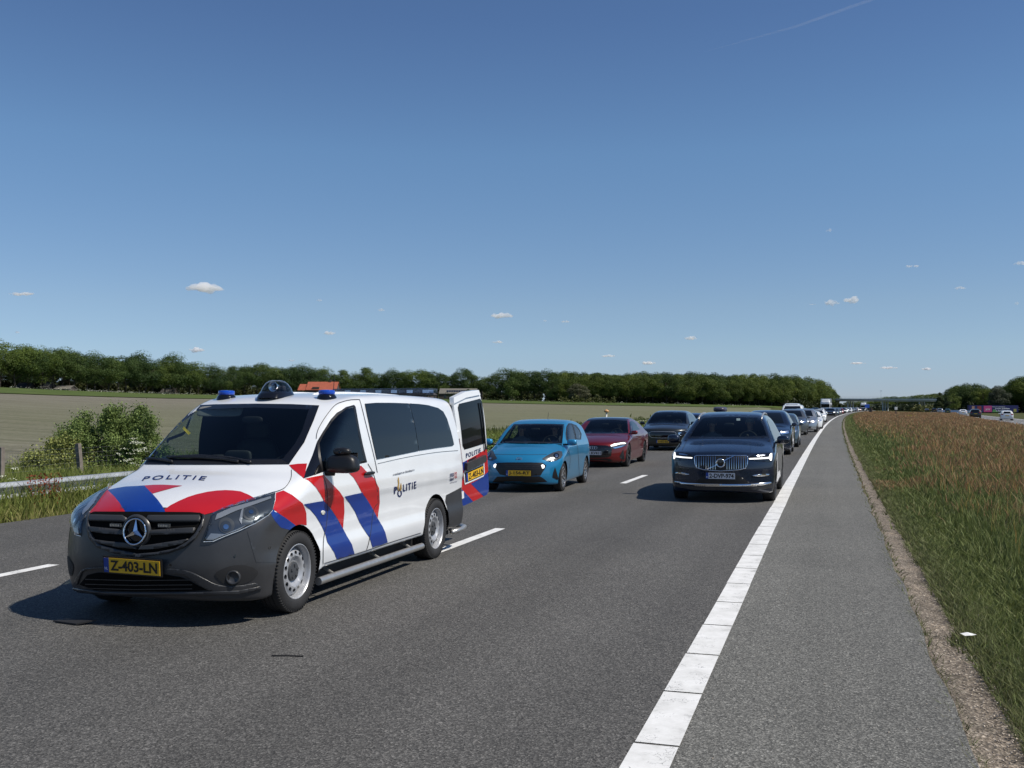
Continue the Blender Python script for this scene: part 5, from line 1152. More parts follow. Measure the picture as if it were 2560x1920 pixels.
bc.panel("bonnet_gap", line_poly(smooth_poly(c3((235, 718), (400, 720), (545, 722), (700, 722), (862, 720)), 3, False), .55), 'cam', SEAM, .004, step=4)
bc.panel("panel_gap", line_poly(smooth_poly(c3((1062, 372), (1070, 480), (1075, 600), (1105, 640), (1130, 760), (1120, 880)), 3, False), .5), 'cam', SEAM, .004, step=4, sym=True); bc.panel("panel_gap", line_poly(smooth_poly(c3((1196, 550), (1215, 640), (1225, 760), (1235, 960)), 3, False), .5), 'cam', SEAM, .004, step=4, sym=True)
hl = c3((805, 772), (860, 735), (930, 700), (1000, 680), (1036, 688), (1042, 730), (1025, 762), (970, 790), (905, 803), (860, 795)); ho = bc.panel("headlight", hl, 'cam', LAMPHS, .006, step=4, sym=True)
for o_, sg in zip(ho, (1, -1)):
    for p, mt in ((ell(970, 735, 34, 30, 14), BLKG), (ell(972, 737, 17, 16, 12), CHROME), (ell(910, 775, 22, 10, 10), LAMPCH)):
        q = bc.panel("reflector", c3(*p), 'cam', mt, .010, step=3, parent=o_)
        if sg < 0: q.data.transform(Matrix.Scale(-1, 4, (1, 0, 0))); q.data.flip_normals()
gl = bc.panel("grille", c3((296, 815), (420, 812), (545, 812), (680, 812), (812, 816), (855, 845), (840, 885), (815, 920), (790, 962), (680, 968), (415, 968), (322, 950), (290, 905), (250, 850)), 'cam', BLKP, .005, step=5)
for yy in (840, 862, 884): bc.panel("grille_bar", line_poly(c3((330, yy), (545, yy-2), (780, yy)), .45), 'cam', GSL, .010, step=4, parent=gl)
P, N = bc.point(c3((812, 860))[0])
for sg in (1, -1):
    b = MB(); b.lathe([(.01, .043), (-.008, .040), (-.012, .0005)], 16, 'y', (0, 0, 0)); q = b.build("daytime_lamp", LIT, bc.root, True); q.location = (sg*P.x, P.y-.004, P.z)
bc.panel("lower_grille", c3((235, 1038), (262, 1005), (292, 975), (545, 974), (780, 970), (830, 1000), (868, 1035), (700, 1044), (400, 1044)), 'cam', BLKP, .005, step=5)
bc.panel("air_vent", c3((955, 868), (968, 900), (995, 1000), (983, 1012), (925, 985), (932, 935)), 'cam', BLKP, .005, step=4, sym=True)
P, N = bc.point(c3((545, 770))[0]); b = MB(); b.tube([P + Vector((.058*math.cos(a), -.012, .028*math.sin(a))) for a in np.linspace(0, 6.283, 25)], .006, 6, cap=False); b.tube([P+Vector((-.03, -.012, -.018)), P+Vector((-.018, -.012, .018))], .005, 5); b.tube([P+Vector((.018, -.012, -.018)), P+Vector((.03, -.012, .018))], .005, 5); b.tube([P+Vector((-.024, -.012, -.002)), P+Vector((.024, -.012, .004))], .005, 5); b.build("emblem", CHROME, bc.root, True)
P, N = bc.point(c3((537, 935))[0]); plate(bc.root, P + Vector((0, -.025, 0)), .52, .11, Matrix.Rotation(0, 4, 'X'), "J-156-RT")
mirrors(bc, .925, 1.02, 1.00, (.21, .13, .135), BLUEP); b = MB(); b.tube([(0, 2.75, 1.46), (0, 2.83, 1.62)], .004, 5); b.build("antenna", BLKP, bc.root)
for x in (-.25, .25): bc.panel("wiper", line_poly([(x-.3, .985), (x+.25, .975)], .02), 'front', BLKP, .02, step=.05)
add_wheels(bc, .815, (.68, 3.10), .30, .185, .205, 'alloy10', True); cabin(bc, 1.02, 1.75, .99)
b = MB(); b.box(-.7, .7, .35, 3.4, .15, .25); b.build("underbody", SOFTB, bc.root)
HAIRD = pm("dark_hair", (.02, .014, .01), .7); HAIRG = pm("grey_hair", (.25, .24, .22), .7)
person(bc, (.38, 1.78, .62), "driver of the small blue hatchback in a dark top, hands on the wheel", pm("shirt_dark", (.03, .035, .05), .8), HAIRD, True, .95); person(bc, (-.38, 1.78, .62), "front passenger of the small blue hatchback in a grey top", pm("shirt_grey", (.14, .14, .15), .8), HAIRD, False, .92)
# ------------------------------------------------------------------ red saloon
SEDAN = dict(L=4.83, W=.93, top=[(-.3, .5), (.0, .62), (.08, .69), (.3, .78), (.7, .875), (1.15, .945), (1.35, .985), (1.7, 1.16), (2.0, 1.305), (2.2, 1.375), (2.5, 1.42), (2.9, 1.43), (3.4, 1.37), (3.9, 1.22), (4.3, 1.06), (4.65, .99), (4.85, .9), (5.2, .8)],
    crown=[(0, .06), (.5, .09), (1.2, .07), (1.8, .05), (4.8, .05)], front=[(.1, .14), (.22, .03), (.35, .0), (.5, .005), (.62, .03), (.75, .12), (.9, .3)], rear=[(.3, 4.75), (.6, 4.83), (.95, 4.80), (1.2, 4.6), (1.6, 4.2)],
    side=[(.1, .85), (.25, .895), (.45, .92), (.62, .92), (.78, .93), (.90, .915), (1.0, .87), (1.2, .77), (1.38, .66), (1.5, .55)], pf=(.55, 2.6), pr=(.25, 4), rt=.10, rf=.05, kx=.16, flare=[(.88, .42, .40, .02), (3.78, .42, .40, .03)],
    arch=[(.88, .335, .37), (3.78, .335, .37)], bottom=[(0, .2), (.3, .14), (4.4, .17), (4.83, .28)])
REDP = paintm("dark_red_paint", (.15, .003, .004), .45)
rc = Car(SEDAN, "parked_saloon", (-6.47, 28.62, 0), R(.8), "dark red saloon car with a black roof, queueing behind the blue hatchback", "car", REDP, res=(40, 100, 34))
ws = c3((1272, 478), (1300, 430), (1330, 380), (1370, 325), (1460, 314), (1560, 311), (1680, 314), (1790, 326), (1798, 400), (1800, 476), (1540, 480)); wi = grow(ws, -1.8); rc.cut(grow(wi, 1.0), 'cam')
g = c3((1814, 345), (1835, 335), (1860, 342), (1895, 375), (1935, 430), (1900, 437), (1850, 455), (1818, 478))
rc.body(); rc.panel("windshield_frame", ws, 'cam', BLKG, .003, holes=[wi], step=5); rc.panel("windshield", wi, 'cam', GLASS, .002, step=6); rc.panel("side_window", g, 'cam', PRIV, .005, step=4, sym=True)
rc.panel("black_roof", [(-.60, 2.12), (.60, 2.12), (.62, 2.5), (.60, 3.2), (.50, 3.7), (-.50, 3.7), (-.60, 3.2), (-.62, 2.5)], 'top', BLKG, .005)
gl = rc.panel("grille", c3((1168, 640), (1215, 620), (1389, 612), (1560, 618), (1612, 648), (1602, 735), (1560, 752), (1389, 758), (1215, 752), (1175, 735)), 'cam', BLKG, .006, step=5)
for yy in (650, 680, 710): rc.panel("grille_bar", line_poly(c3((1190, yy), (1389, yy-4), (1595, yy)), .4), 'cam', GSL, .010, step=4, parent=gl)
P, N = rc.point(c3((1389, 642))[0])
b = MB()
for k in range(4): b.tube([P + Vector(((k-1.5)*.062 + .042*math.cos(a), -.02, .042*math.sin(a))) for a in np.linspace(0, 6.283, 21)], .006, 6, cap=False)
b.build("emblem", CHROME, rc.root, True)
h = rc.panel("headlight", c3((1585, 622), (1640, 592), (1700, 578), (1755, 570), (1788, 588), (1772, 618), (1720, 638), (1640, 660), (1605, 652)), 'cam', LAMPHS, .006, step=3, sym=True)
for o_, sg in zip(h, (1, -1)):
    for p, mt in (([(1595, 615), (1640, 600), (1740, 582), (1772, 590), (1764, 598), (1700, 602), (1640, 622), (1600, 628)], LIT), ([(1620, 640), (1690, 628), (1760, 612), (1720, 634), (1645, 652)], LAMPCH)):
        q = rc.panel("light_strip", c3(*p), 'cam', mt, .010, step=3, parent=o_)
        if sg < 0: q.data.transform(Matrix.Scale(-1, 4, (1, 0, 0))); q.data.flip_normals()
rc.panel("lower_intake", c3((1175, 768), (1389, 772), (1590, 768), (1622, 798), (1389, 812), (1160, 802)), 'cam', BLKP, .006, step=5); rc.panel("air_vent", c3((1698, 742), (1720, 700), (1742, 660), (1757, 775), (1725, 778)), 'cam', BLKP, .006, step=4, sym=True)
P, N = rc.point(c3((1389, 702))[0]); plate(rc.root, P + Vector((0, -.03, 0)), .52, .11, Matrix.Rotation(0, 4, 'X'), "HB KV411", False)
mirrors(rc, 1.0, 1.42, .99, (.19, .12, .12), REDP); add_wheels(rc, .92, (.88, 3.78), .335, .225, .245, 'dark'); cabin(rc, 1.45, 2.35, .95); b = MB(); b.box(-.8, .8, .4, 4.5, .14, .25); b.build("underbody", SOFTB, rc.root)
rc.panel("panel_gap", line_poly([(1.35, .42), (1.45, .6), (1.42, .80), (1.55, .92)], .010), 'side', SEAM, .004, sym=True); rc.panel("panel_gap", line_poly([(2.55, .40), (2.6, .95)], .010), 'side', SEAM, .004, sym=True)
person(rc, (.38, 2.4, .58), "driver of the dark red saloon, seen faintly through the windscreen", pm("shirt_grey", (.14, .14, .15), .8), HAIRD, True, .9)
# ------------------------------------------------------------------ SUV body used for the grey and navy cars
def suv(L, h, wb, oh, W_=.95):
    s = h/1.64
    return dict(L=L, W=W_, top=[(-.3, .6), (.0, .80*s), (.06, .875*s), (.25, .95*s), (.6, 1.025*s), (1.0, 1.085*s), (1.2, 1.13*s), (1.5, 1.30*s), (1.8, 1.455*s), (2.0, 1.535*s), (2.3, 1.60*s), (2.8, 1.635*s), (3.6, 1.61*s), (L-.5, 1.53*s), (L-.25, 1.38*s), (L-.05, 1.1*s), (L+.3, .95)],
    crown=[(0, .06), (.4, .09), (1.1, .07), (1.5, .05), (L, .05)], front=[(.1, .12), (.25, .03), (.4, .0), (.6, .0), (.78, .02), (.90, .08), (1.05, .3)], rear=[(.3, L-.05), (.6, L), (1.0, L-.03), (1.3, L-.18), (1.6, L-.45), (1.8, L-.7)],
    side=[(.1, .88), (.3, .925), (.5, .94), (.7, .94), (.88, .95), (1.0, .935), (1.10, .895), (1.3, .80), (1.5, .70), (1.65, .60)], pf=(.42, 3.0), pr=(.18, 5), rt=.11, rf=.06, kx=.15, flare=[(oh, .5, .42, .02), (oh+wb, .5, .42, .022)],
    arch=[(oh, .36, .405), (oh+wb, .36, .405)], bottom=[(0, .21), (.4, .17), (L-.5, .20), (L, .34)])
# navy SUV, first in the right lane
NAVYP = paintm("navy_paint", (.010, .018, .040), .5, .26)
vc_ = Car(suv(4.69, 1.655, 2.865, .87), "parked_suv", (-1.86, 18.76, 0), 0, "navy blue SUV with chrome slatted grille and white plate, first beside the edge line", "car", NAVYP, res=(48, 120, 42))
ws = c4((835, 378), (880, 352), (1000, 347), (1180, 345), (1400, 348), (1500, 353), (1535, 390), (1570, 470), (1605, 598), (1350, 604), (1050, 604), (706, 600), (750, 520), (800, 430)); wi = c4((862, 392), (895, 372), (1180, 364), (1490, 372), (1540, 460), (1578, 575), (1300, 585), (1000, 585), (735, 582), (800, 470)); vc_.cut(grow(wi, 1.3), 'cam')
g = c4((1540, 352), (1560, 356), (1600, 400), (1650, 490), (1688, 560), (1665, 628), (1640, 600), (1600, 500), (1560, 400))
vc_.body(); vc_.panel("windshield_frame", ws, 'cam', BLKG, .003, holes=[wi], step=5); vc_.panel("windshield", wi, 'cam', GLASS, .002, step=7)
vc_.panel("side_window", [(1.42, 1.10), (1.75, 1.30), (2.2, 1.47), (2.9, 1.50), (3.5, 1.47), (3.95, 1.36), (4.1, 1.16), (3.0, 1.12), (2.0, 1.10)], 'side', PRIV, .005, sym=True)
vc_.panel("bonnet_gap", line_poly(c4((640, 735), (700, 620), (706, 606)), .5), 'cam', SEAM, .004, step=4); vc_.panel("bonnet_gap", line_poly(c4((1655, 745), (1618, 640), (1608, 606)), .5), 'cam', SEAM, .004, step=4)
for X in (820, 1400): vc_.panel("bonnet_crease", line_poly(c4((X, 785), (X+(30 if X < 1000 else 0), 650)), .4), 'cam', NAVYP, .010, step=4)
go = c4((778, 805), (800, 791), (1070, 789), (1352, 791), (1370, 808), (1364, 900), (1345, 932), (1280, 952), (1070, 967), (880, 952), (800, 928), (784, 882)); gi = grow(go, -1.9); gr = vc_.panel("grille", go, 'cam', BLKP, .006, step=5); vc_.panel("grille_surround", go, 'cam', CHROME, .016, holes=[gi], skirt=.012, step=4, parent=gr)
for i in range(22):
    x = 805 + i*(1345-805)/21
    if abs(x-1070) > 48: vc_.panel("grille_slat", line_poly(c4((x, 806), (x, 928 + 18*(1-((x-1070)/290)**2))), 1.0), 'cam', CHROME if i % 1 == 0 else GSL, .012, step=5, parent=gr)
P, N = vc_.point(c4((1068, 873))[0]); b = MB(); b.lathe([(.0, .085), (-.03, .082), (-.034, .066), (-.02, .060)], 28, 'y', tuple(P)); b.build("emblem", CHROME, vc_.root, True); b = MB(); b.lathe([(-.012, .062), (-.016, .0005)], 24, 'y', tuple(P)); b.build("emblem_disc", BLKG, vc_.root)
vc_.panel("diagonal_bar", line_poly(c4((925, 940), (1030, 893)), 2.2), 'cam', CHROME, .03, step=4, parent=gr); vc_.panel("diagonal_bar", line_poly(c4((1108, 852), (1215, 802)), 2.2), 'cam', CHROME, .03, step=4, parent=gr)
h = vc_.panel("headlight", c4((1372, 818), (1400, 795), (1460, 775), (1600, 764), (1645, 772), (1641, 850), (1600, 863), (1480, 857), (1378, 838)), 'cam', BLKG, .008, step=4, sym=True)
for o_, sg in zip(h, (1, -1)):
    for nm_, p, mt in (("light_strip", [(1378, 824), (1480, 819), (1596, 810), (1612, 775), (1632, 770), (1632, 800), (1628, 845), (1614, 848), (1600, 826), (1500, 832), (1384, 836)], LIT), ("reflector", [(1430, 800), (1500, 786), (1560, 782), (1555, 796), (1480, 804)], LAMPCH)):
        q = vc_.panel(nm_, c4(*p), 'cam', mt, .014, step=3, parent=o_)
        if sg < 0: q.data.transform(Matrix.Scale(-1, 4, (1, 0, 0))); q.data.flip_normals()
vc_.panel("lower_intake", c4((778, 1098), (830, 1050), (910, 1005), (1250, 1005), (1330, 1050), (1395, 1098), (1070, 1108)), 'cam', BLKP, .006, step=5)
vc_.panel("chrome_trim", c4((1418, 1010), (1480, 998), (1600, 994), (1602, 1014), (1490, 1022), (1430, 1020)), 'cam', CHROME, .014, step=4, skirt=.01, sym=True)
for k in range(5): vc_.panel("side_vent", line_poly(c4((1530-k*3, 945+k*12), (1592, 945+k*12)), .9), 'cam', GSL, .010, step=4, sym=True)
vc_.panel("bumper_lip", c4((560, 1072), (700, 1092), (900, 1102), (1150, 1106), (1390, 1106), (1620, 1082), (1635, 1100), (1450, 1130), (1100, 1136), (800, 1130), (570, 1098)), 'cam', CHROME, .012, skirt=.01, step=5)
vc_.panel("lower_valance", c4((575, 1105), (800, 1136), (1100, 1142), (1450, 1136), (1640, 1106), (1650, 1150), (1450, 1170), (1100, 1175), (750, 1168), (590, 1140)), 'cam', PLAST, .006, step=6)
P, N = vc_.point(c4((1068, 1015))[0]); plate(vc_.root, P + Vector((0, -.03, 0)), .52, .11, Matrix.Rotation(0, 4, 'X'), "2-DVP-974", False)
for sg in (-1, 1):
    b = MB(); pts = [(sg*.62, y, float(vc_.shape.top(np.array([y]))[0])-.03) for y in (1.95, 2.1, 2.5, 3.0, 3.6, 4.0)]; b.tube(pts, [.012, .02, .022, .022, .022, .012], 8); b.build("roof_rail", SATIN, vc_.root, True)
mirrors(vc_, 1.055, 1.50, 1.115, (.235, .14, .165), NAVYP); add_wheels(vc_, .935, (.87, 3.735), .36, .235, .245, 'dark'); cabin(vc_, 1.28, 2.15, 1.13); b = MB(); b.box(-.8, .8, .4, 4.3, .2, .3); b.build("underbody", SOFTB, vc_.root)
vc_.panel("panel_gap", line_poly([(1.42, .45), (1.45, .9), (1.40, 1.06)], .010), 'side', SEAM, .004, sym=True); vc_.panel("panel_gap", line_poly([(2.6, .42), (2.65, 1.1)], .010), 'side', SEAM, .004, sym=True)
vc_.panel("windshield_sticker", c4((1245, 378), (1285, 378), (1285, 402), (1245, 402)), 'cam', PLW, -.004, step=5)
person(vc_, (.38, 2.2, .74), "driver of the navy SUV in a dark shirt, hands on the wheel", pm("shirt_dark", (.03, .035, .05), .8), HAIRG, True); person(vc_, (-.38, 2.2, .74), "front passenger of the navy SUV in a grey top", pm("shirt_grey", (.14, .14, .15), .8), HAIRD, False, .95)
# grey SUV, third in the far lane
GREYP = paintm("graphite_paint", (.028, .032, .032), .5)
gc = Car(suv(4.65, 1.615, 2.77, .92), "parked_suv", (-6.28, 40.55, 0), R(.5), "dark grey SUV with a broad black grille, queueing behind the red saloon", "car", GREYP, res=(36, 90, 30))
ws = c4((262, 442), (300, 370), (343, 318), (420, 309), (500, 307), (600, 310), (690, 320), (692, 440), (480, 446)); wi = grow(ws, -1.2); gc.cut(grow(wi, .6), 'cam')
gc.body(); gc.panel("windshield_frame", ws, 'cam', BLKG, .003, holes=[wi], step=4); gc.panel("windshield", wi, 'cam', GLASS, .002, step=6)
gc.panel("side_window", [(1.42, 1.08), (1.75, 1.28), (2.2, 1.44), (2.9, 1.47), (3.5, 1.44), (3.95, 1.34), (4.1, 1.14), (3.0, 1.10), (2.0, 1.08)], 'side', PRIV, .005, sym=True)
go = c4((275, 540), (300, 527), (425, 525), (560, 528), (577, 545), (572, 585), (550, 597), (425, 600), (308, 594), (284, 578)); gr = gc.panel("grille", go, 'cam', BLKG, .008, step=4); gc.panel("grille_surround", go, 'cam', SATIN, .012, holes=[grow(go, -1.1)], step=3, parent=gr)
gc.panel("headlight", c4((598, 540), (640, 530), (700, 520), (712, 535), (700, 560), (640, 572), (604, 566)), 'cam', LAMPCH, .008, step=3, sym=True); gc.panel("lower_intake", c4((275, 662), (425, 668), (600, 662), (585, 700), (425, 706), (290, 700)), 'cam', BLKP, .006, step=4)
gc.panel("bumper_trim", line_poly(c4((395, 722), (480, 722), (560, 718)), 1.2), 'cam', SATIN, .012, step=4); P, N = gc.point(c4((428, 636))[0]); plate(gc.root, P + Vector((0, -.03, 0)), .50, .11, Matrix.Rotation(0, 4, 'X'), "X-833-BZ"); mirrors(gc, 1.05, 1.45, 1.09, (.2, .13, .14), BLKG)
gc.panel("air_vent", c4((610, 600), (690, 590), (680, 640), (625, 650)), 'cam', BLKP, .006, step=4, sym=True)
add_wheels(gc, .93, (.92, 3.69), .37, .235, .25, 'dark'); cabin(gc, 1.28, 2.15, 1.10)
# ------------------------------------------------------------------ the rest of the queue: four body kinds, copied car by car
def generic(kind, spec, name, r, ws, sw, hlp, grl, low, rail=False, res=(24, 60, 22), tl=None):
    c = Car(spec, name, (0, 0, 0), 0, "x", "car", WHITE, res=res)
    c.body(); W_ = spec['W']
    c.panel("windshield", ws + [(-a, b) for a, b in ws[::-1]], 'front', PRIV, .006); 
    for p in sw: c.panel("side_window", p, 'side', PRIV, .006, sym=True, step=.12)
    for q in c.panel("headlight", hlp, 'front', LAMPCH, .008, sym=True, step=.05): pass
    c.panel("grille", grl + [(-a, b) for a, b in grl[::-1]], 'front', BLKP, .008, step=.1); c.panel("lower_intake", low + [(-a, b) for a, b in low[::-1]], 'front', BLKP, .008, step=.1)
    P, N = c.point((0, grl[-1][1] if kind != 'sedan' else .48), 'front'); b = MB(); b.box(-.26, .26, P.y-.035, P.y-.02, P.z-.07, P.z+.05); b.build("licence_plate", PLY if kind in ('hatch', 'van') else PLW, c.root)
    zt = spec['arch'][0][1]; L = spec['L']
    c.panel("rear_window", [(.50*W_, tl[0]), (.62*W_, tl[1]), (-.62*W_, tl[1]), (-.50*W_, tl[0])], 'rear', PRIV, .008, step=.12); c.panel("tail_light", [(.60*W_, tl[2]), (.93*W_, tl[2]), (.93*W_, tl[2]+.16), (.60*W_, tl[2]+.14)], 'rear', TAIL, .010, sym=True, step=.06)
    P, N = c.point((0, tl[2]-.12), 'rear'); b = MB(); b.box(-.26, .26, P.y+.01, P.y+.025, P.z-.06, P.z+.06); b.build("rear_plate", PLY, c.root)
    mirrors(c, W_+.09, spec['my'], spec['mz'], (.19, .12, .13), BLKP if kind == 'van' else WHITE); add_wheels(c, W_-.015, [a[0] for a in spec['arch']], zt, .2, zt*.70, 'alloy', False); b = MB(); b.box(-.75, .75, .4, L-.4, .18, .28); b.build("underbody", SOFTB, c.root); return c
PROTO = {}
s_ = dict(HATCH, my=1.05, mz=1.0); PROTO['hatch'] = generic('hatch', s_, 'queued_hatchback', .3, [(-.56, 1.0), (-.50, 1.15), (-.42, 1.36)][::-1] and [(.56, 1.0), (.50, 1.2), (.43, 1.355)], [[(1.15, 1.0), (1.55, 1.27), (2.0, 1.36), (2.15, 1.36), (2.15, 1.0)], [(2.2, 1.0), (2.2, 1.36), (2.8, 1.34), (3.1, 1.2), (3.15, 1.05)]], [(.46, .66), (.60, .76), (.72, .80), (.74, .70), (.60, .64)], [(.42, .66), (.46, .56)], [(.50, .36), (.42, .27)], tl=(1.32, 1.02, .82))
s_ = dict(SEDAN, my=1.45, mz=.98); PROTO['sedan'] = generic('sedan', s_, 'queued_saloon', .33, [(.60, .99), (.52, 1.2), (.44, 1.35)], [[(1.6, 1.0), (2.1, 1.26), (2.6, 1.34), (2.6, 1.0)], [(2.65, 1.0), (2.65, 1.34), (3.2, 1.30), (3.8, 1.08), (3.7, 1.0)]], [(.50, .66), (.62, .74), (.84, .74), (.84, .66), (.62, .62)], [(.38, .70), (.42, .60), (.34, .50)], [(.55, .34), (.45, .22)], tl=(1.25, 1.03, .84))
s_ = dict(suv(4.5, 1.64, 2.7, .88, .92), my=1.5, mz=1.1); PROTO['suv'] = generic('suv', s_, 'queued_suv', .36, [(.64, 1.15), (.56, 1.35), (.48, 1.52)], [[(1.6, 1.12), (2.0, 1.38), (2.5, 1.49), (2.5, 1.12)], [(2.55, 1.12), (2.55, 1.49), (3.3, 1.47), (3.8, 1.32), (3.9, 1.14)]], [(.52, .80), (.60, .88), (.84, .90), (.86, .80), (.62, .76)], [(.44, .88), (.46, .72), (.36, .62)], [(.55, .48), (.45, .34)], tl=(1.48, 1.12, .92))
VSP = dict(VAN, L=5.0, my=1.5, mz=1.15); VSP.pop('flare'); PROTO['van'] = generic('van', VSP, 'queued_van', .34, [(.78, 1.22), (.72, 1.5), (.63, 1.77)], [[(1.5, 1.2), (1.75, 1.5), (2.3, 1.65), (2.5, 1.65), (2.5, 1.2)], [(2.6, 1.2), (2.6, 1.66), (4.4, 1.64), (4.6, 1.2)]], [(.56, .74), (.60, .88), (.86, .96), (.88, .84), (.66, .72)], [(.46, .88), (.50, .70), (.36, .58)], [(.6, .42), (.5, .28)], tl=(1.65, 1.2, .9))
for k, c in PROTO.items(): c.root["label"] = "x"
PC = dict(navy=NAVYP, black=paintm("black_paint", (.008, .009, .010), .4), white=paintm("plain_white_paint", (.72, .74, .75), .0, .3), silver=paintm("silver_paint", (.36, .38, .40), .7, .3), grey=paintm("mid_grey_paint", (.12, .13, .135), .6), blue=paintm("deep_blue_paint", (.012, .035, .12), .5), slate=paintm("slate_blue_paint", (.075, .105, .13), .6), red=paintm("bright_red_paint", (.25, .01, .012), .3), green=paintm("dark_green_paint", (.02, .07, .05), .4))
used = set()
def qcar(kind, colr, x, y, rz, label, group, sc=1.0, lit=False, zoff=0.0, paintall=True):
    pr = PROTO[kind]
    if kind in used: o = copy_tree(pr.root)
    else: o = pr.root; used.add(kind)
    o.location = (x, y, zoff); o.rotation_euler = (0, 0, rz); o.scale = (sc, sc, sc); tag(o, label, "van" if kind == 'van' else "car", group)
    for ch in o.children:
        if ch.name.startswith(("body", "side_mirror")) and ch.data.materials[0] == WHITE:
            ch.material_slots[0].link = 'OBJECT'; ch.material_slots[0].material = PC[colr]
        if lit and ch.name.startswith("headlight"): ch.material_slots[0].link = 'OBJECT'; ch.material_slots[0].material = LIT
        if not (lit) and ch.name.startswith("headlight"): ch.material_slots[0].link = 'OBJECT'; ch.material_slots[0].material = LAMPCH
    return o
QG = "vehicles queueing on the road"
def q(kind, colr, xc, yf, label, **k): return qcar(kind, colr, xc + rx(yf) - (.0), yf, -math.atan(yf/RAD), label, QG, **k)
q('suv', 'navy', -2.28, 37.9, "dark navy SUV directly behind the navy SUV with the chrome grille")
q('hatch', 'slate', -2.15, 45.6, "small blue-grey hatchback tucked behind the second navy SUV, lamps bright")
q('suv', 'grey', -2.42, 65.8, "grey people carrier in front of the tall white van in the queue")
q('hatch', 'silver', -1.95, 74.0, "silver hatchback with a wide smiling grille, behind the grey people carrier", sc=1.12)
q('sedan', 'white', -1.75, 85.4, "white car right after the silver hatchback with the smiling grille")
q('van', 'white', -3.65, 95.0, "white van rising above the grey people carrier, between the two lanes", sc=1.05)
q('sedan', 'black', -2.4, 107, "black car hidden mostly between two white cars in the lane by the edge line")
q('sedan', 'white', -2.1, 126.0, "white saloon with a dark grille, last white car before the black ones", lit=True, sc=1.03)
q('hatch', 'blue', -6.4, 47.2, "deep blue car mostly hidden behind the grey SUV in the far lane")
rb = q('hatch', 'black', -6.0, 57.0, "black car carrying a dark roof box, its top just showing above the navy SUV"); superbox("roof_box", (-.1, 2.4, 1.62), (.72, 1.6, .30), pm("roof_box_plastic", (.05, .045, .07), .35), rb, n=3.5, k=8)
q('sedan', 'white', -6.3, 113.0, "white car in the far lane left of the tall white van")
VH = q('van', 'white', -6.2, 146.0, "tall high-roofed white van standing in the far lane", sc=1.22)
q('suv', 'navy', -6.0, 160.0, "dark blue SUV in the far lane behind the high-roofed van"); q('suv', 'navy', -6.2, 176.0, "navy car further up the far lane, roof just showing", lit=True)
q('suv', 'black', -2.1, 200.0, "black SUV with bright lamps in the lane by the edge line, beyond the white saloon", lit=True); q('hatch', 'black', -5.8, 192.0, "black hatchback left of the black SUV with bright lamps", lit=True)
rng = random.Random(77)
cols = ['black', 'grey', 'silver', 'white', 'navy', 'blue', 'red', 'white', 'slate', 'black']; y = 222; nl_ = {}
while y < 560:
    for lane in (-2.2, -6.1):
        if lane < -5 and 268 < y < 300: continue
        if y > 470 and lane > -3 and 490 < y < 515: continue
        nl_[lane] = nl_.get(lane, -1) + 1; colr = rng.choice(cols); kind = rng.choice(['hatch', 'sedan', 'suv', 'suv']); q(kind, colr, lane + rng.uniform(-.3, .3), y + rng.uniform(-1, 1), "distant %s %s, %s %s" % (colr, {'hatch': 'hatchback', 'sedan': 'saloon', 'suv': 'SUV'}[kind], ordn(nl_[lane]), "car after the bright-lamped black SUV in its lane" if lane > -3 else "car of the far lane around the white lorry"), lit=rng.random() < .5)
    y += rng.uniform(9.5, 13.5)
# lorries
def lorry(x, y, rz, label, h=4.0, L=11):
    r = empty("lorry", (x, y, 0), rz); tag(r, label, "lorry", None); wp = PC['white']
    superbox("cab", (0, 1.15, 2.0), (2.5, 2.3, 3.1), wp, r, n=9, k=8); b = MB(); b.box(-1.27, 1.27, 2.6, L, 1.15, h); b.build("box_body", wp, r)
    b = MB(); b.box(-1.1, 1.1, -.03, .1, 1.75, 2.65); b.build("windshield", PRIV, r); b = MB(); b.box(-.9, .9, -.04, .05, .75, 1.35); b.build("grille", BLKP, r); superbox("roof_spoiler", (0, 1.3, 3.6), (2.4, 1.9, .6), wp, r, n=5, k=6)
    b = MB(); b.box(-1.22, 1.22, -.06, .25, .35, .8); b.build("bumper", PC['grey'], r)
    for sg in (-1, 1):
        b = MB(); b.box(sg*.8-.2, sg*.8+.2, -.08, 0, .5, .68); b.build("headlight", LIT, r); b = MB(); b.box(sg*1.4-.1, sg*1.4+.1, .1, .25, 1.7, 2.5); b.build("side_mirror", BLKP, r)
    b = MB(); b.box(-.5, .5, .5, L-.3, .7, 1.1); b.build("chassis", SOFTB, r)
    for yy in (1.2, 4.5, L-2.4, L-1.1):
        for sg in (-1, 1): b = MB(); b.lathe([(sg*.85, .3), (sg*.85, .5), (sg*1.18, .5), (sg*1.2, .3), (sg*1.15, .0005)], 20, 'x', (0, yy, .5)); b.build("wheel", RUB, r, True)
    return r
lorry(-5.9 + rx(285), 285, -.04, "white box lorry standing above the cars in the far lane of the queue", 4.1); lorry(-1.0 + rx(505), 505, -.07, "white lorry far up the lane by the edge line, near the bridge", 4.0, 9)
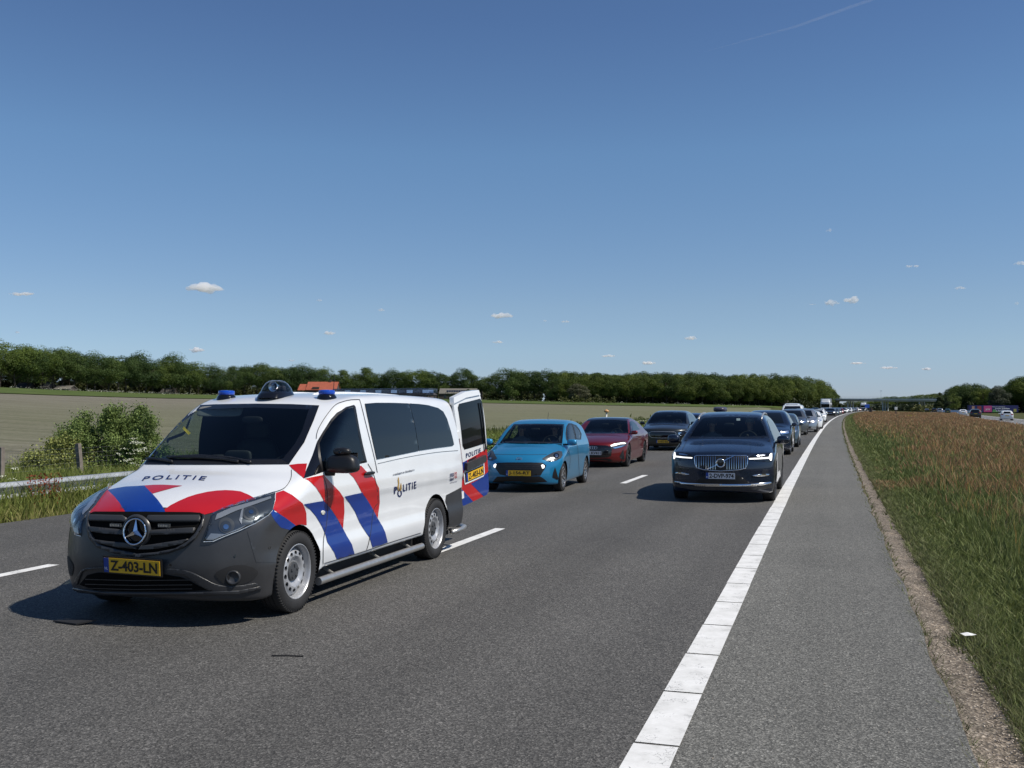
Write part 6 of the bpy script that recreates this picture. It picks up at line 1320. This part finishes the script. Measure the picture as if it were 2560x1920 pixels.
# traffic leaving on the opposite carriageway (seen from behind)
for kind, colr, px, py, lab in (('hatch', 'white', 2176, 908, "white car driving away on the opposite carriageway, nearest of them"), ('suv', 'black', 2108, 903, "dark car on the opposite carriageway half hidden by red grass"), ('sedan', 'white', 2081, 897, "white car on the opposite carriageway left of the half-hidden dark one"), ('hatch', 'green', 2048, 893.5, "pale car with a green tail on the opposite carriageway"), ('suv', 'silver', 2031, 892.5, "silver car beside the green-tailed one on the opposite carriageway"), ('suv', 'black', 2019, 890.5, "dark car far off under the conifers on the opposite carriageway"), ('sedan', 'grey', 2003, 889.5, "grey car farthest off on the opposite carriageway")):
    zc = 2.12*2190/(py-880); p = W(px, zc, 0); qcar(kind, colr, p.x, p.y+2, math.pi-.09, lab, "cars driving away on the opposite carriageway", zoff=-.38, sc=1.1)
# ------------------------------------------------------------------ guardrail, fence, bush on the left verge
GALV = pm("galvanised_steel", (.52, .54, .55), .42, metal=.55, var=.15, vscale=3); WOODG = pm("weathered_wood", (.19, .165, .14), .9, var=.35, vscale=6, bump=.4, bscale=40)
r = empty("guardrail", (-13.1, 2, 0)); tag(r, "low galvanised steel guardrail half sunk in the verge grass on the left", "guardrail")
prof = [(.0, .30), (.02, .33), (.09, .37), (.09, .39), (-.01, .44), (-.01, .50), (.09, .55), (.10, .575), (.03, .625), (.0, .635)]
V = []; F = []; Ys = list(range(-6, 25))
for y in Ys:
    zz = .0 if y < 21 else -.12*(y-21)
    for (a, z) in prof: V.append((a, y-2.0, z + zz - .15))
n_ = len(prof)
for i in range(len(Ys)-1):
    for j in range(n_-1): F.append((i*n_+j, i*n_+j+1, (i+1)*n_+j+1, (i+1)*n_+j))
rail = mesh_obj("rail", V, F, GALV, r, True); sd_ = rail.modifiers.new("t", 'SOLIDIFY'); sd_.thickness = .004
for y in range(-6, 22, 2): b = MB(); b.box(-.10, -.03, y-2.03, y-1.97, -.3, .40); b.build("post", GALV, r)
r = empty("wire_fence", (-16.0, 16.6, -.15)); tag(r, "wooden post and square wire mesh fence beside the tilled field", "fence")
rng = random.Random(3)
posts = [-4.8, -2.4, 0, 2.35, 4.75, 7.2, 9.6, 12.0, 14.4]
for y in posts:
    tx, ty = rng.uniform(-.05, .05), rng.uniform(-.04, .04); M = Matrix.Translation((0, y, 0)) @ Matrix.Rotation(tx, 4, 'Y') @ Matrix.Rotation(ty+.05, 4, 'X'); b = MB(); b.box(-.045, .045, -.05, .05, -.3, 1.08, M); b.build("post", WOODG, r)
b = MB()
for z in np.linspace(.12, .98, 9): b.tube([(0, posts[0], z), (0, posts[-1], z)], .0020, 4)
for y in np.arange(posts[0], posts[-1], .15): b.tube([(0, y, .12), (0, y, .98)], .0016, 4)
b.build("wire_mesh", pm("fence_wire", (.16, .165, .17), .6, metal=.5), r)
def bush(name, c, rx_, ry_, h, n, label, cat, seed, tones, ls=.050, nstem=26):
    rs = np.random.RandomState(seed); rng = random.Random(seed); r = empty(name, c); tag(r, label, cat)
    tips = []
    sb = MB()
    for i in range(nstem):
        a = rng.uniform(0, 6.28); rr = math.sqrt(rng.random()); tx, ty = rx_*rr*math.cos(a), ry_*rr*math.sin(a); hh = h*(1-.45*rr*rr)*rng.uniform(.65, 1.12); p1 = Vector((tx*.45, ty*.45, hh*.5)); p2 = Vector((tx, ty, hh)); sb.tube([(tx*.12, ty*.12, -.05), p1, p2], [.012, .008, .003], 5); tips.append((p1, p2))
        for k in range(4): q = p1.lerp(p2, rng.uniform(0, .8)); e = q + Vector((rng.uniform(-.4, .4)*rx_*.6, rng.uniform(-.4, .4)*rx_*.6, rng.uniform(.05, .35)*h*.5)); sb.tube([q, e], [.005, .002], 4); tips.append((q, e))
    P = []; per = n//len(tips)
    for a, b_ in tips:
        t = rs.uniform(0, 1.03, per)[:, None]; P.append(np.array(a)*(1-t) + np.array(b_)*t + rs.normal(size=(per, 3))*.085)
    k = n//4; low = rs.normal(size=(k, 3))*(rx_*.55, ry_*.55, .22) + (0, 0, .35); low[:, 2] = np.abs(low[:, 2]); P.append(low)
    P = np.concatenate(P); N = rs.normal(size=P.shape) + (0, 0, .5); N /= np.linalg.norm(N, axis=1)[:, None]; tt = rs.uniform(0, 1, (len(P), 1)); T = np.array(tones[0])*(1-tt) + np.array(tones[1])*tt
    V, F, C = leaf_quads(P, N, rs.uniform(.6, 1.4, len(P))*ls, rs, T); big_mesh("leaves", V, F, 4, LEAF, r, C); sb.build("stems", BARK, r); return r
p = W(238, 25.0, -.15); bush("bush", p, 1.45, 1.1, 2.05, 95000, "leafy green bush growing through the wire fence left of the van", "bush", 5, ((.14, .18, .05), (.34, .40, .13)))
p = W(130, 24.2, -.15); bush("bush", p, .9, .7, 1.15, 32000, "lower straggling bush in front of the leafy one beside the fence", "bush", 6, ((.13, .165, .06), (.30, .34, .13)), nstem=18)
for i, (px, z, hh) in enumerate(((1062, 36, .75), (1050, 33, .9), (1390, 62, .8), (1345, 64, .7), (1010, 30, .7))):
    p = W(px, z, -.15); bush("weed_clump", p, .7, .5, hh, 2600, ["leafy weed clump on the verge just left of the blue hatchback", "taller weed clump on the verge between the open van door and the blue hatchback", "pale weed clump on the verge left of the grey SUV", "low weed clump on the verge above the red saloon", "weed clump on the verge hidden behind the van's open door"][i], "weeds", 30+i, ((.09, .13, .035), (.2, .27, .08)), .08, 14)
# cow parsley umbels near the van and on the verges
rs = np.random.RandomState(31); P = []
spots = [(298, 23.2, .80, 9), (288, 23.0, .60, 4), (303, 23.6, .98, 6), (20, 20, .35, 5), (45, 20.5, .3, 4), (5, 19.5, .45, 3), (1375, 66, .95, 14), (1358, 68, .8, 12), (1400, 60, .9, 8), (1062, 42, .8, 6), (1072, 44, 1.0, 5), (1560, 105, .9, 12), (1590, 120, .9, 14)]
for px, z, h_, k in spots:
    c = np.array(W(px, z, -.12)); s = .2 if z < 30 else .7
    for j in range(k):
        u = c + rs.normal(size=3)*(s, s, .10) + (0, 0, h_); P.append(u + rs.normal(size=(26, 3))*(.05, .05, .012))
P = np.concatenate(P); N = rs.normal(size=P.shape)*.4 + (0, 0, 1); N /= np.linalg.norm(N, axis=1)[:, None]; V, F, C = leaf_quads(P, N, np.full(len(P), .035), rs, np.ones((len(P), 3)))
tag(big_mesh("cow_parsley", V, F, 4, FLOW, None, C), "white cow parsley umbels scattered along the left verge", "wildflowers", None, 'stuff')
# dock with rusty seed heads in front of the rail
rs = np.random.RandomState(7); p = W(99, 17.3, -.1); k = 340; hgt = rs.uniform(.15, .72, k); ang = rs.choice(7, k); bx = (ang-3)*.075; P = np.stack([p.x + bx*.5 + rs.normal(size=k)*.02, p.y + bx + rs.normal(size=k)*.02, p.z + hgt], 1); N = rs.normal(size=P.shape); N /= np.linalg.norm(N, axis=1)[:, None]
V, F, C = leaf_quads(P, N, np.full(k, .045), rs, np.tile((.20, .050, .035), (k, 1))); r = empty("dock_plant", p); tag(r, "reddish brown dock plant in front of the guardrail", "plant"); o = big_mesh("seed_heads", V - np.array(p), F, 4, GRASSM, r, C)
sb = MB(); [sb.tube([((a-3)*.02, (a-3)*.05, 0), ((a-3)*.0375, (a-3)*.075, .7)], .004, 4) for a in range(7)]; sb.build("stems", pm("rusty_stem", (.18, .05, .035), .8), r)
# marker post behind the red saloon
p = W(1310, 66, -.05); r = empty("marker_post", p); tag(r, "white pipeline marker post with an orange cap standing in the field edge", "marker post"); b = MB(); b.tube([(0, 0, -.2), (0, 0, 1.45)], [.055, .045], 12); b.build("post", pm("post_white", (.7, .7, .66), .5), r, True)
b = MB(); b.lathe([(1.45, .05), (1.50, .17), (1.58, .16), (1.64, .06), (1.66, .001)], 18, 'z'); b.build("cap", pm("post_orange", (.55, .30, .12), .5), r, True)
# ------------------------------------------------------------------ buildings beyond the field
TILE = pm("red_roof_tiles", (.33, .085, .045), .8, var=.22, vscale=1.5); WALLD = pm("dark_brick", (.065, .050, .045), .9, var=.2, vscale=2); SHEDR = pm("fibre_cement_roof", (.145, .135, .115), .9, var=.15, vscale=1); DROOF = pm("dark_roof", (.035, .035, .038), .8, var=.2, vscale=1); WINM = pm("window_pane", (.02, .03, .04), .1)
def gable(parent, name, x0, x1, y0, y1, ze, zr, m, mw=None, th=.15):
    yc = (y0+y1)/2; b = MB(); b.add([(x0, y0-.3, ze), (x1, y0-.3, ze), (x1, yc, zr), (x0, yc, zr), (x0, y1+.3, ze), (x1, y1+.3, ze), (x0, y0-.3, ze-th), (x1, y0-.3, ze-th), (x1, yc, zr-th), (x0, yc, zr-th), (x0, y1+.3, ze-th), (x1, y1+.3, ze-th)], [(0, 1, 2, 3), (3, 2, 5, 4), (7, 6, 9, 8), (8, 9, 10, 11), (0, 6, 7, 1), (4, 5, 11, 10), (0, 3, 9, 6), (3, 4, 10, 9), (1, 7, 8, 2), (2, 8, 11, 5)]); return b.build(name, m, parent)
def wallbox(parent, x0, x1, y0, y1, ze, zr, m):
    yc = (y0+y1)/2; b = MB(); b.add([(x0, y0, -.5), (x1, y0, -.5), (x1, y1, -.5), (x0, y1, -.5), (x0, y0, ze-.1), (x1, y0, ze-.1), (x1, y1, ze-.1), (x0, y1, ze-.1), (x0, yc, zr-.2), (x1, yc, zr-.2)], [(0, 1, 5, 4), (2, 3, 7, 6), (1, 2, 6, 9, 5), (3, 0, 4, 8, 7), (4, 5, 9, 8), (6, 7, 8, 9)]); return b.build("wall", m, parent)
def at_m(px, z, py_base): # real position for a building standing at the far field edge
    p = W(px, z); return p
def house(name, px0, px1, z, y_eave, y_ridge, label, roof, wall, depth=9, ang=0.0, extra=None):
    p = W((px0+px1)/2, z); w = (px1-px0)/2190*z; r = empty(name, p, YAW + ang); tag(r, label, "building" if 'shed' in name or 'barn' in name else "house"); ze = CAM_H + (880-y_eave)/2190*z - p.z; zr = CAM_H + (880-y_ridge)/2190*z - p.z
    wallbox(r, -w/2+.3, w/2-.3, 0, depth, ze, zr, wall); rf = gable(r, "roof", -w/2, w/2, 0, depth, ze, zr, roof)
    for k in range(max(2, int(w/4))):
        x = -w/2 + (k+.5)*w/max(2, int(w/4)); b = MB(); b.box(x-.5, x+.5, -.04, .05, max(.5, ze-1.9), max(1.3, ze-.6)); b.build("window", WINM, r)
    return r, w, ze, zr, rf
fh, w, ze, zr, rf = house("farmhouse", 660, 727, 395, 842, 824, "orange-red tiled farmhouse roof showing above the police van", TILE, WALLD, 10)
gable(fh, "roof", -w/2-3.2, -w/2+3, .4, 9.6, ze-.1, zr-.9, TILE); b = MB(); b.box(-w/2+2.6, -w/2+5.2, -.1, 1.2, ze+.3, ze+1.1); b.build("dormer", WALLD, fh); b = MB(); b.box(w*.2, w*.2+.6, 4.6, 5.2, zr-.4, zr+.9); b.build("chimney", WALLD, rf)
s1, w, ze, zr, rf = house("farm_shed", 948, 1030, 425, 850, 838.5, "long low grey farm shed with solar panels behind the open van door", SHEDR, WALLD, 12)
for k in range(12): b = MB(); x = -w*.28 + k*1.0; M = Matrix.Translation((x, 2.4, ze + (zr-ze)*.42)) @ Matrix.Rotation(math.atan((zr-ze)/6), 4, 'X'); b.box(-.42, .42, -1.1, 1.1, .02, .10, M); b.build("solar_panel", BLKG, rf)
s2, w, ze, zr, rf = house("farm_barn", 965, 1042, 450, 842, 832, "black-roofed barn behind the long grey shed", DROOF, WALLD, 10)
s3, w, ze, zr, rf = house("farm_house", 1020, 1040, 412, 850, 840, "small cream-gabled house at the right end of the grey shed", SHEDR, pm("cream_render", (.50, .42, .24), .8), 6, R(70))
s4, w, ze, zr, rf = house("farm_shed", 915, 952, 418, 853, 840, "small dark gabled shed left of the long grey one", DROOF, WALLD, 8, R(60))
for px0, px1, z, ye, yr, lab, m_ in ((30, 60, 335, 838, 826, "grey house half hidden behind trunks at the left of the tree row", DROOF), (84, 104, 338, 836, 824, "brick house with a white gable edge between the trunks", SHEDR), (115, 150, 340, 840, 832, "low brick barn glimpsed behind the left trees", SHEDR), (345, 375, 400, 848, 838, "low grey-roofed house glimpsed between trunks right of the bush", SHEDR)):
    house("country_house", px0, px1, z, ye, yr, lab, m_, WALLD, 7)
# ------------------------------------------------------------------ motorway bridge, signs, trailer
CONC = pm("concrete", (.60, .62, .59), .85, var=.12, vscale=.6); CONCD = pm("concrete_shadowed_girder", (.50, .52, .50), .85, var=.12, vscale=.6)  # girder shade put into a darker copy of the concrete colour
a = W(1740, 560, 0); c = W(2090, 500, 0); d = (c-a).normalized(); ang = math.atan2(d.y, d.x); L = (c-a).length
r = empty("motorway_bridge", (a.x, a.y, 0), ang); tag(r, "long low concrete road bridge crossing the motorway in the distance", "bridge")
za, zb_ = 6.3, 5.6; M = Matrix.Rotation(-math.atan((za-zb_)/L), 4, 'Y')
b = MB(); b.box(0, L, -4.5, 4.5, -.55, .0, Matrix.Translation((0, 0, za)) @ M.inverted()); b.v = [(x, y, z) for x, y, z in b.v]; b.build("deck", CONC, r)
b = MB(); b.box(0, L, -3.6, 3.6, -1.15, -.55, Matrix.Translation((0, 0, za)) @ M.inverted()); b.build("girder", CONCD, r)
b = MB(); b.box(0, L, -4.62, -4.5, -.25, .35, Matrix.Translation((0, 0, za)) @ M.inverted()); b.build("parapet", CONC, r)
for k in range(3):
    x = L*(.30 + .22*k); b = MB(); [b.box(x-.25, x+.25, yy-.3, yy+.3, -1, za-1.2) for yy in (-3, 0, 3)]; b.build("pier", CONC, r)
b = MB(); xs = np.arange(1, L, 2.2); [b.box(x-.03, x+.03, -4.58, -4.54, .3, 1.15, Matrix.Translation((0, 0, za)) @ M.inverted()) for x in xs]; b.box(0, L, -4.60, -4.54, 1.1, 1.18, Matrix.Translation((0, 0, za)) @ M.inverted()); b.build("railing", GALV, r)
hedge("embankment_scrub", [W(px, z, -.3) for px, z in ((1800, 590), (1850, 600), (1905, 590), (1960, 570), (2030, 520))], 10, 4.2, "dark scrub and embankment seen under the motorway bridge", "undergrowth", 11, ((.028, .042, .022), (.06, .075, .04)), 1.2, 9, 'stuff')
hedge("embankment_scrub", [W(px, z, -.3) for px, z in ((1965, 520), (1990, 505), (2030, 480))], 6, 3.4, "pale green scrub at the right end of the motorway bridge", "undergrowth", 12, ((.05, .065, .03), (.11, .12, .06)), .9, 9, 'stuff')
SIGNB = pm("sign_blue", (.02, .08, .42), .4)
p = W(1873, 330, -.3); r = empty("road_sign", p, YAW); tag(r, "blue road sign on a post at the near end of the median", "road sign"); b = MB(); b.box(-.75, .75, -.03, .03, 1.9, 3.0); b.build("panel", SIGNB, r); b = MB(); b.tube([(0, .06, -.3), (0, .06, 3.0)], .05, 8); b.build("pole", GALV, r)
p = W(1935, 250, -.3); r = empty("speed_camera", p, YAW); tag(r, "white measuring box on a brown post in the median grass", "roadside box"); b = MB(); b.box(-.13, .13, -.13, .13, -.3, 1.45); b.build("post", pm("rust_post", (.16, .10, .07), .8), r); b = MB(); b.box(-.30, .30, -.25, .25, 1.45, 2.15); b.build("box", pm("box_white", (.6, .6, .58), .5), r)
p = W(1880, 320, -.3); r = empty("cabinet", p, YAW); tag(r, "dark roadside cabinet beside the blue sign in the median", "cabinet"); b = MB(); b.box(-.3, .3, -.3, .3, -.2, 1.9); b.build("body", BLKP, r); b = MB(); b.box(.32, .55, -.1, .1, -.2, 1.9); b.build("side_panel", pm("rust_post", (.16, .10, .07), .8), r)
p = W(2144, 405, -.45); Lt = 18.6; r = empty("advertising_trailer", p, YAW-.12); tag(r, "long dark blue advertising trailer with pink panel and white lettering beside the wood", "trailer")
b = MB(); b.box(-Lt/2, Lt/2, -1.2, 1.2, .25, 3.0); bd = b.build("box_body", pm("banner_navy", (.02, .022, .12), .5), r)
for x0, x1, z0, z1, c_ in ((-Lt/2+1.0, -Lt/2+2.0, 1.3, 2.7, (.45, .25, .18)), (-Lt/2+3.1, -Lt/2+4.6, .5, 2.7, (.28, .05, .05)), (-Lt/2+5.5, -Lt/2+8.6, .35, 2.8, (.55, .06, .22)), (Lt/2-1.8, Lt/2-.7, .4, 1.6, (.35, .33, .08))):
    b = MB(); b.box(x0, x1, -1.24, -1.2, z0, z1); b.build("poster_panel", pm("poster_%d" % int(c_[0]*1000), c_, .5), r)
b = MB(); b.add([(-Lt/2+8.7, -1.23, .3), (-Lt/2+11.3, -1.23, .3), (-Lt/2+9.2, -1.23, 1.5)], [(0, 1, 2)]); b.build("poster_panel", pm("poster_green", (.12, .35, .10), .5), r)
WL = pm("banner_white", (.75, .75, .75), .5)
flat_text("lettering", "Nieuwe aanbiedingen", WL, Matrix.Translation((1.9, -1.25, 2.35)), 4.8, .42, r, bold=.02); flat_text("lettering", "Jouw Jubilee", WL, Matrix.Translation((3.2, -1.25, 1.65)), 5.6, .75, r, bold=.03); flat_text("lettering", "is fantastisch", WL, Matrix.Translation((3.2, -1.25, .85)), 4.8, .55, r, bold=.03); flat_text("lettering", "JOY", WL, Matrix.Translation((-Lt/2+7.1, -1.26, 1.3)), 1.9, .8, r, bold=.03)
for x in (-6.5, -5.4, 5.4, 6.5): b = MB(); b.lathe([(-1.1, .0005), (-1.1, .45), (-.8, .45)], 16, 'x', (0, 0, 0)); o = b.build("wheel", RUB, r); o.rotation_euler = (0, 0, math.pi/2); o.location = (x, 0, .3)
p = W(2070, 405, -.45); r = empty("roadside_barrier", p, YAW-.12); tag(r, "pale blue low panel barrier left of the advertising trailer", "barrier"); b = MB(); b.box(-8, 4.5, -.1, .1, .0, 1.1); b.build("panel", pm("barrier_blue", (.12, .20, .33), .7), r); b = MB(); [b.box(x-.05, x+.05, .1, .2, -.3, 1.1) for x in (-7.5, -4, 0, 4)]; b.build("posts", GALV, r)
p = W(1998, 470, 0); r = empty("lamp_mast", W(1903, 600, 0)); tag(r, "thin tall mast on the horizon right of the bridge", "mast"); b = MB(); b.tube([(0, 0, 0), (0, 0, 11.5)], [.12, .05], 6); b.build("pole", GALV, r); b = MB(); b.box(-.6, .6, -.1, .1, 11.4, 11.6); b.build("lamp_head", GALV, r)
p = W(1968, 100, -.5); bush("yellow_broom", W(1966, 190, -.6), .8, .8, 1.0, 1500, "small yellow flowering bush in the median grass", "bush", 44, ((.30, .28, .05), (.45, .40, .08)), .16, 10)
# debris on the road
def ground_at(px, py): d = ray(px, py); t = -CAM_H/d.z; return Vector((0, 0, CAM_H)) + d*t
p = ground_at(188, 1557); r_ = MB(); M = Matrix.Translation((p.x, p.y, 0)) @ Matrix.Rotation(R(-8), 4, 'Z'); r_.add([M @ Vector(v) for v in ((-.17, -.07, .006), (.10, -.08, .006), (.21, .03, .03), (-.05, .05, .02), (-.17, -.07, .016), (.10, -.08, .018), (.21, .03, .042), (-.05, .05, .032))], [(3, 2, 1, 0), (4, 5, 6, 7), (0, 1, 5, 4), (1, 2, 6, 5), (2, 3, 7, 6), (3, 0, 4, 7)]); tag(r_.build("rubber_scrap", SOFTB), "flat black rubber scrap lying on the road beside the van's shadow", "debris")
p = ground_at(718, 1642); b = MB(); b.tube([(p.x-.11, p.y-.02, .006), (p.x, p.y, .010), (p.x+.11, p.y+.03, .006)], .005, 5); tag(b.build("thin_rod", SOFTB), "thin dark stick lying on the road in front of the van", "debris")
rng = random.Random(6); p = ground_at(2418, 1597); V = [(p.x + .05*math.cos(a)*rng.uniform(.7, 1.5), p.y + .035*math.sin(a), .02 + rng.uniform(0, .02)) for a in np.linspace(0, 5.9, 9)]; tag(mesh_obj("paper_scrap", V + [(p.x, p.y, .05)], [(i, (i+1) % 9, 9) for i in range(9)], pm("paper", (.8, .8, .78), .8)), "small crumpled white paper scrap at the edge of the gravel", "litter")
# ------------------------------------------------------------------ clouds: real volumes at cumulus height
m, t, n, l, b = nt("cloud_vapour"); n.remove(b); pv = n.new("ShaderNodeVolumePrincipled"); pv.inputs["Color"].default_value = (1, 1, 1, 1); pv.inputs["Density"].default_value = .018; pv.inputs["Anisotropy"].default_value = .1; l.new(pv.outputs[0], n["Material Output"].inputs["Volume"]); CLOUD = m
CL = [(443, 619, 100, 20), (1085, 680, 58, 12), (1797, 652, 38, 12), (1838, 646, 44, 13), (1792, 497, 20, 6), (1970, 574, 36, 6), (2075, 621, 30, 6), (2205, 568, 34, 9), (710, 718, 34, 8), (425, 755, 40, 9), (1492, 729, 36, 8), (1400, 783, 38, 7), (824, 669, 20, 5), (690, 648, 16, 5), (50, 634, 66, 7), (1221, 694, 24, 5), (1178, 692, 12, 4), (1075, 738, 30, 5), (37, 717, 14, 5), (1314, 768, 34, 5), (1852, 784, 42, 4), (1920, 794, 46, 4), (2002, 796, 28, 5), (630, 778, 18, 4), (2197, 655, 14, 5), (1755, 657, 18, 3)]
CL.sort(); rs = np.random.RandomState(5)
def cloud_mesh(w, h, d, seed):
    rs = np.random.RandomState(seed); bm = bmesh.new(); k = 16
    for i in range(k):
        u = rs.uniform(-1, 1); s = (1-.65*abs(u))*rs.uniform(.6, 1.05); M = Matrix.Translation((u*w*.36, rs.uniform(-.3, .3)*d, s*h*rs.uniform(-.05, .34))) @ Matrix.Diagonal((w*.13*s+w*.03, d*.25*s, h*.46*s, 1)); bmesh.ops.create_icosphere(bm, subdivisions=2, radius=1, matrix=M)
    me = bpy.data.meshes.new("cloud"); bm.to_mesh(me); bm.free(); o = bpy.data.objects.new("cloud", me); link(o); rm = o.modifiers.new("r", 'REMESH'); rm.mode = 'VOXEL'; rm.voxel_size = h/9; bpy.context.view_layer.update()
    nm = bpy.data.meshes.new_from_object(o.evaluated_get(bpy.context.evaluated_depsgraph_get())); bpy.data.objects.remove(o); 
    for v in nm.vertices: f = 1 + .18*math.sin(v.co.x*7/w*3 + seed) * math.sin(v.co.z*6/h); v.co.z *= f
    nm.materials.append(CLOUD); return nm
for i, (px, py, w, h) in enumerate(CL):
    zc = 1250*2190/(880-py); p = at_depth(px*2560/2212, (py+h*.3)*2560/2212, zc); ww = w/2190*zc; hh = h/2190*zc
    o = bpy.data.objects.new("cloud", cloud_mesh(ww*1.1, hh*1.5, ww*.5, 50+i)); link(o); o.location = p; o.rotation_euler = (0, 0, YAW)
    tag(o, "small white cumulus puff low in the sky, %s cloud from the left" % ordn(i), "cloud", "small cumulus clouds")
m, t, n, l, b = nt("contrail_vapour"); n.remove(b); pv = n.new("ShaderNodeVolumePrincipled"); pv.inputs["Color"].default_value = (1, 1, 1, 1); pv.inputs["Density"].default_value = .0009; l.new(pv.outputs[0], n["Material Output"].inputs["Volume"])
b = MB(); b.tube([at_depth(1760, 130, 26000), at_depth(1990, 66, 24000), at_depth(2190, -5, 22000)], [8, 34, 42], 8); tag(b.build("contrail", m), "faint thin white contrail in the upper right sky", "contrail")
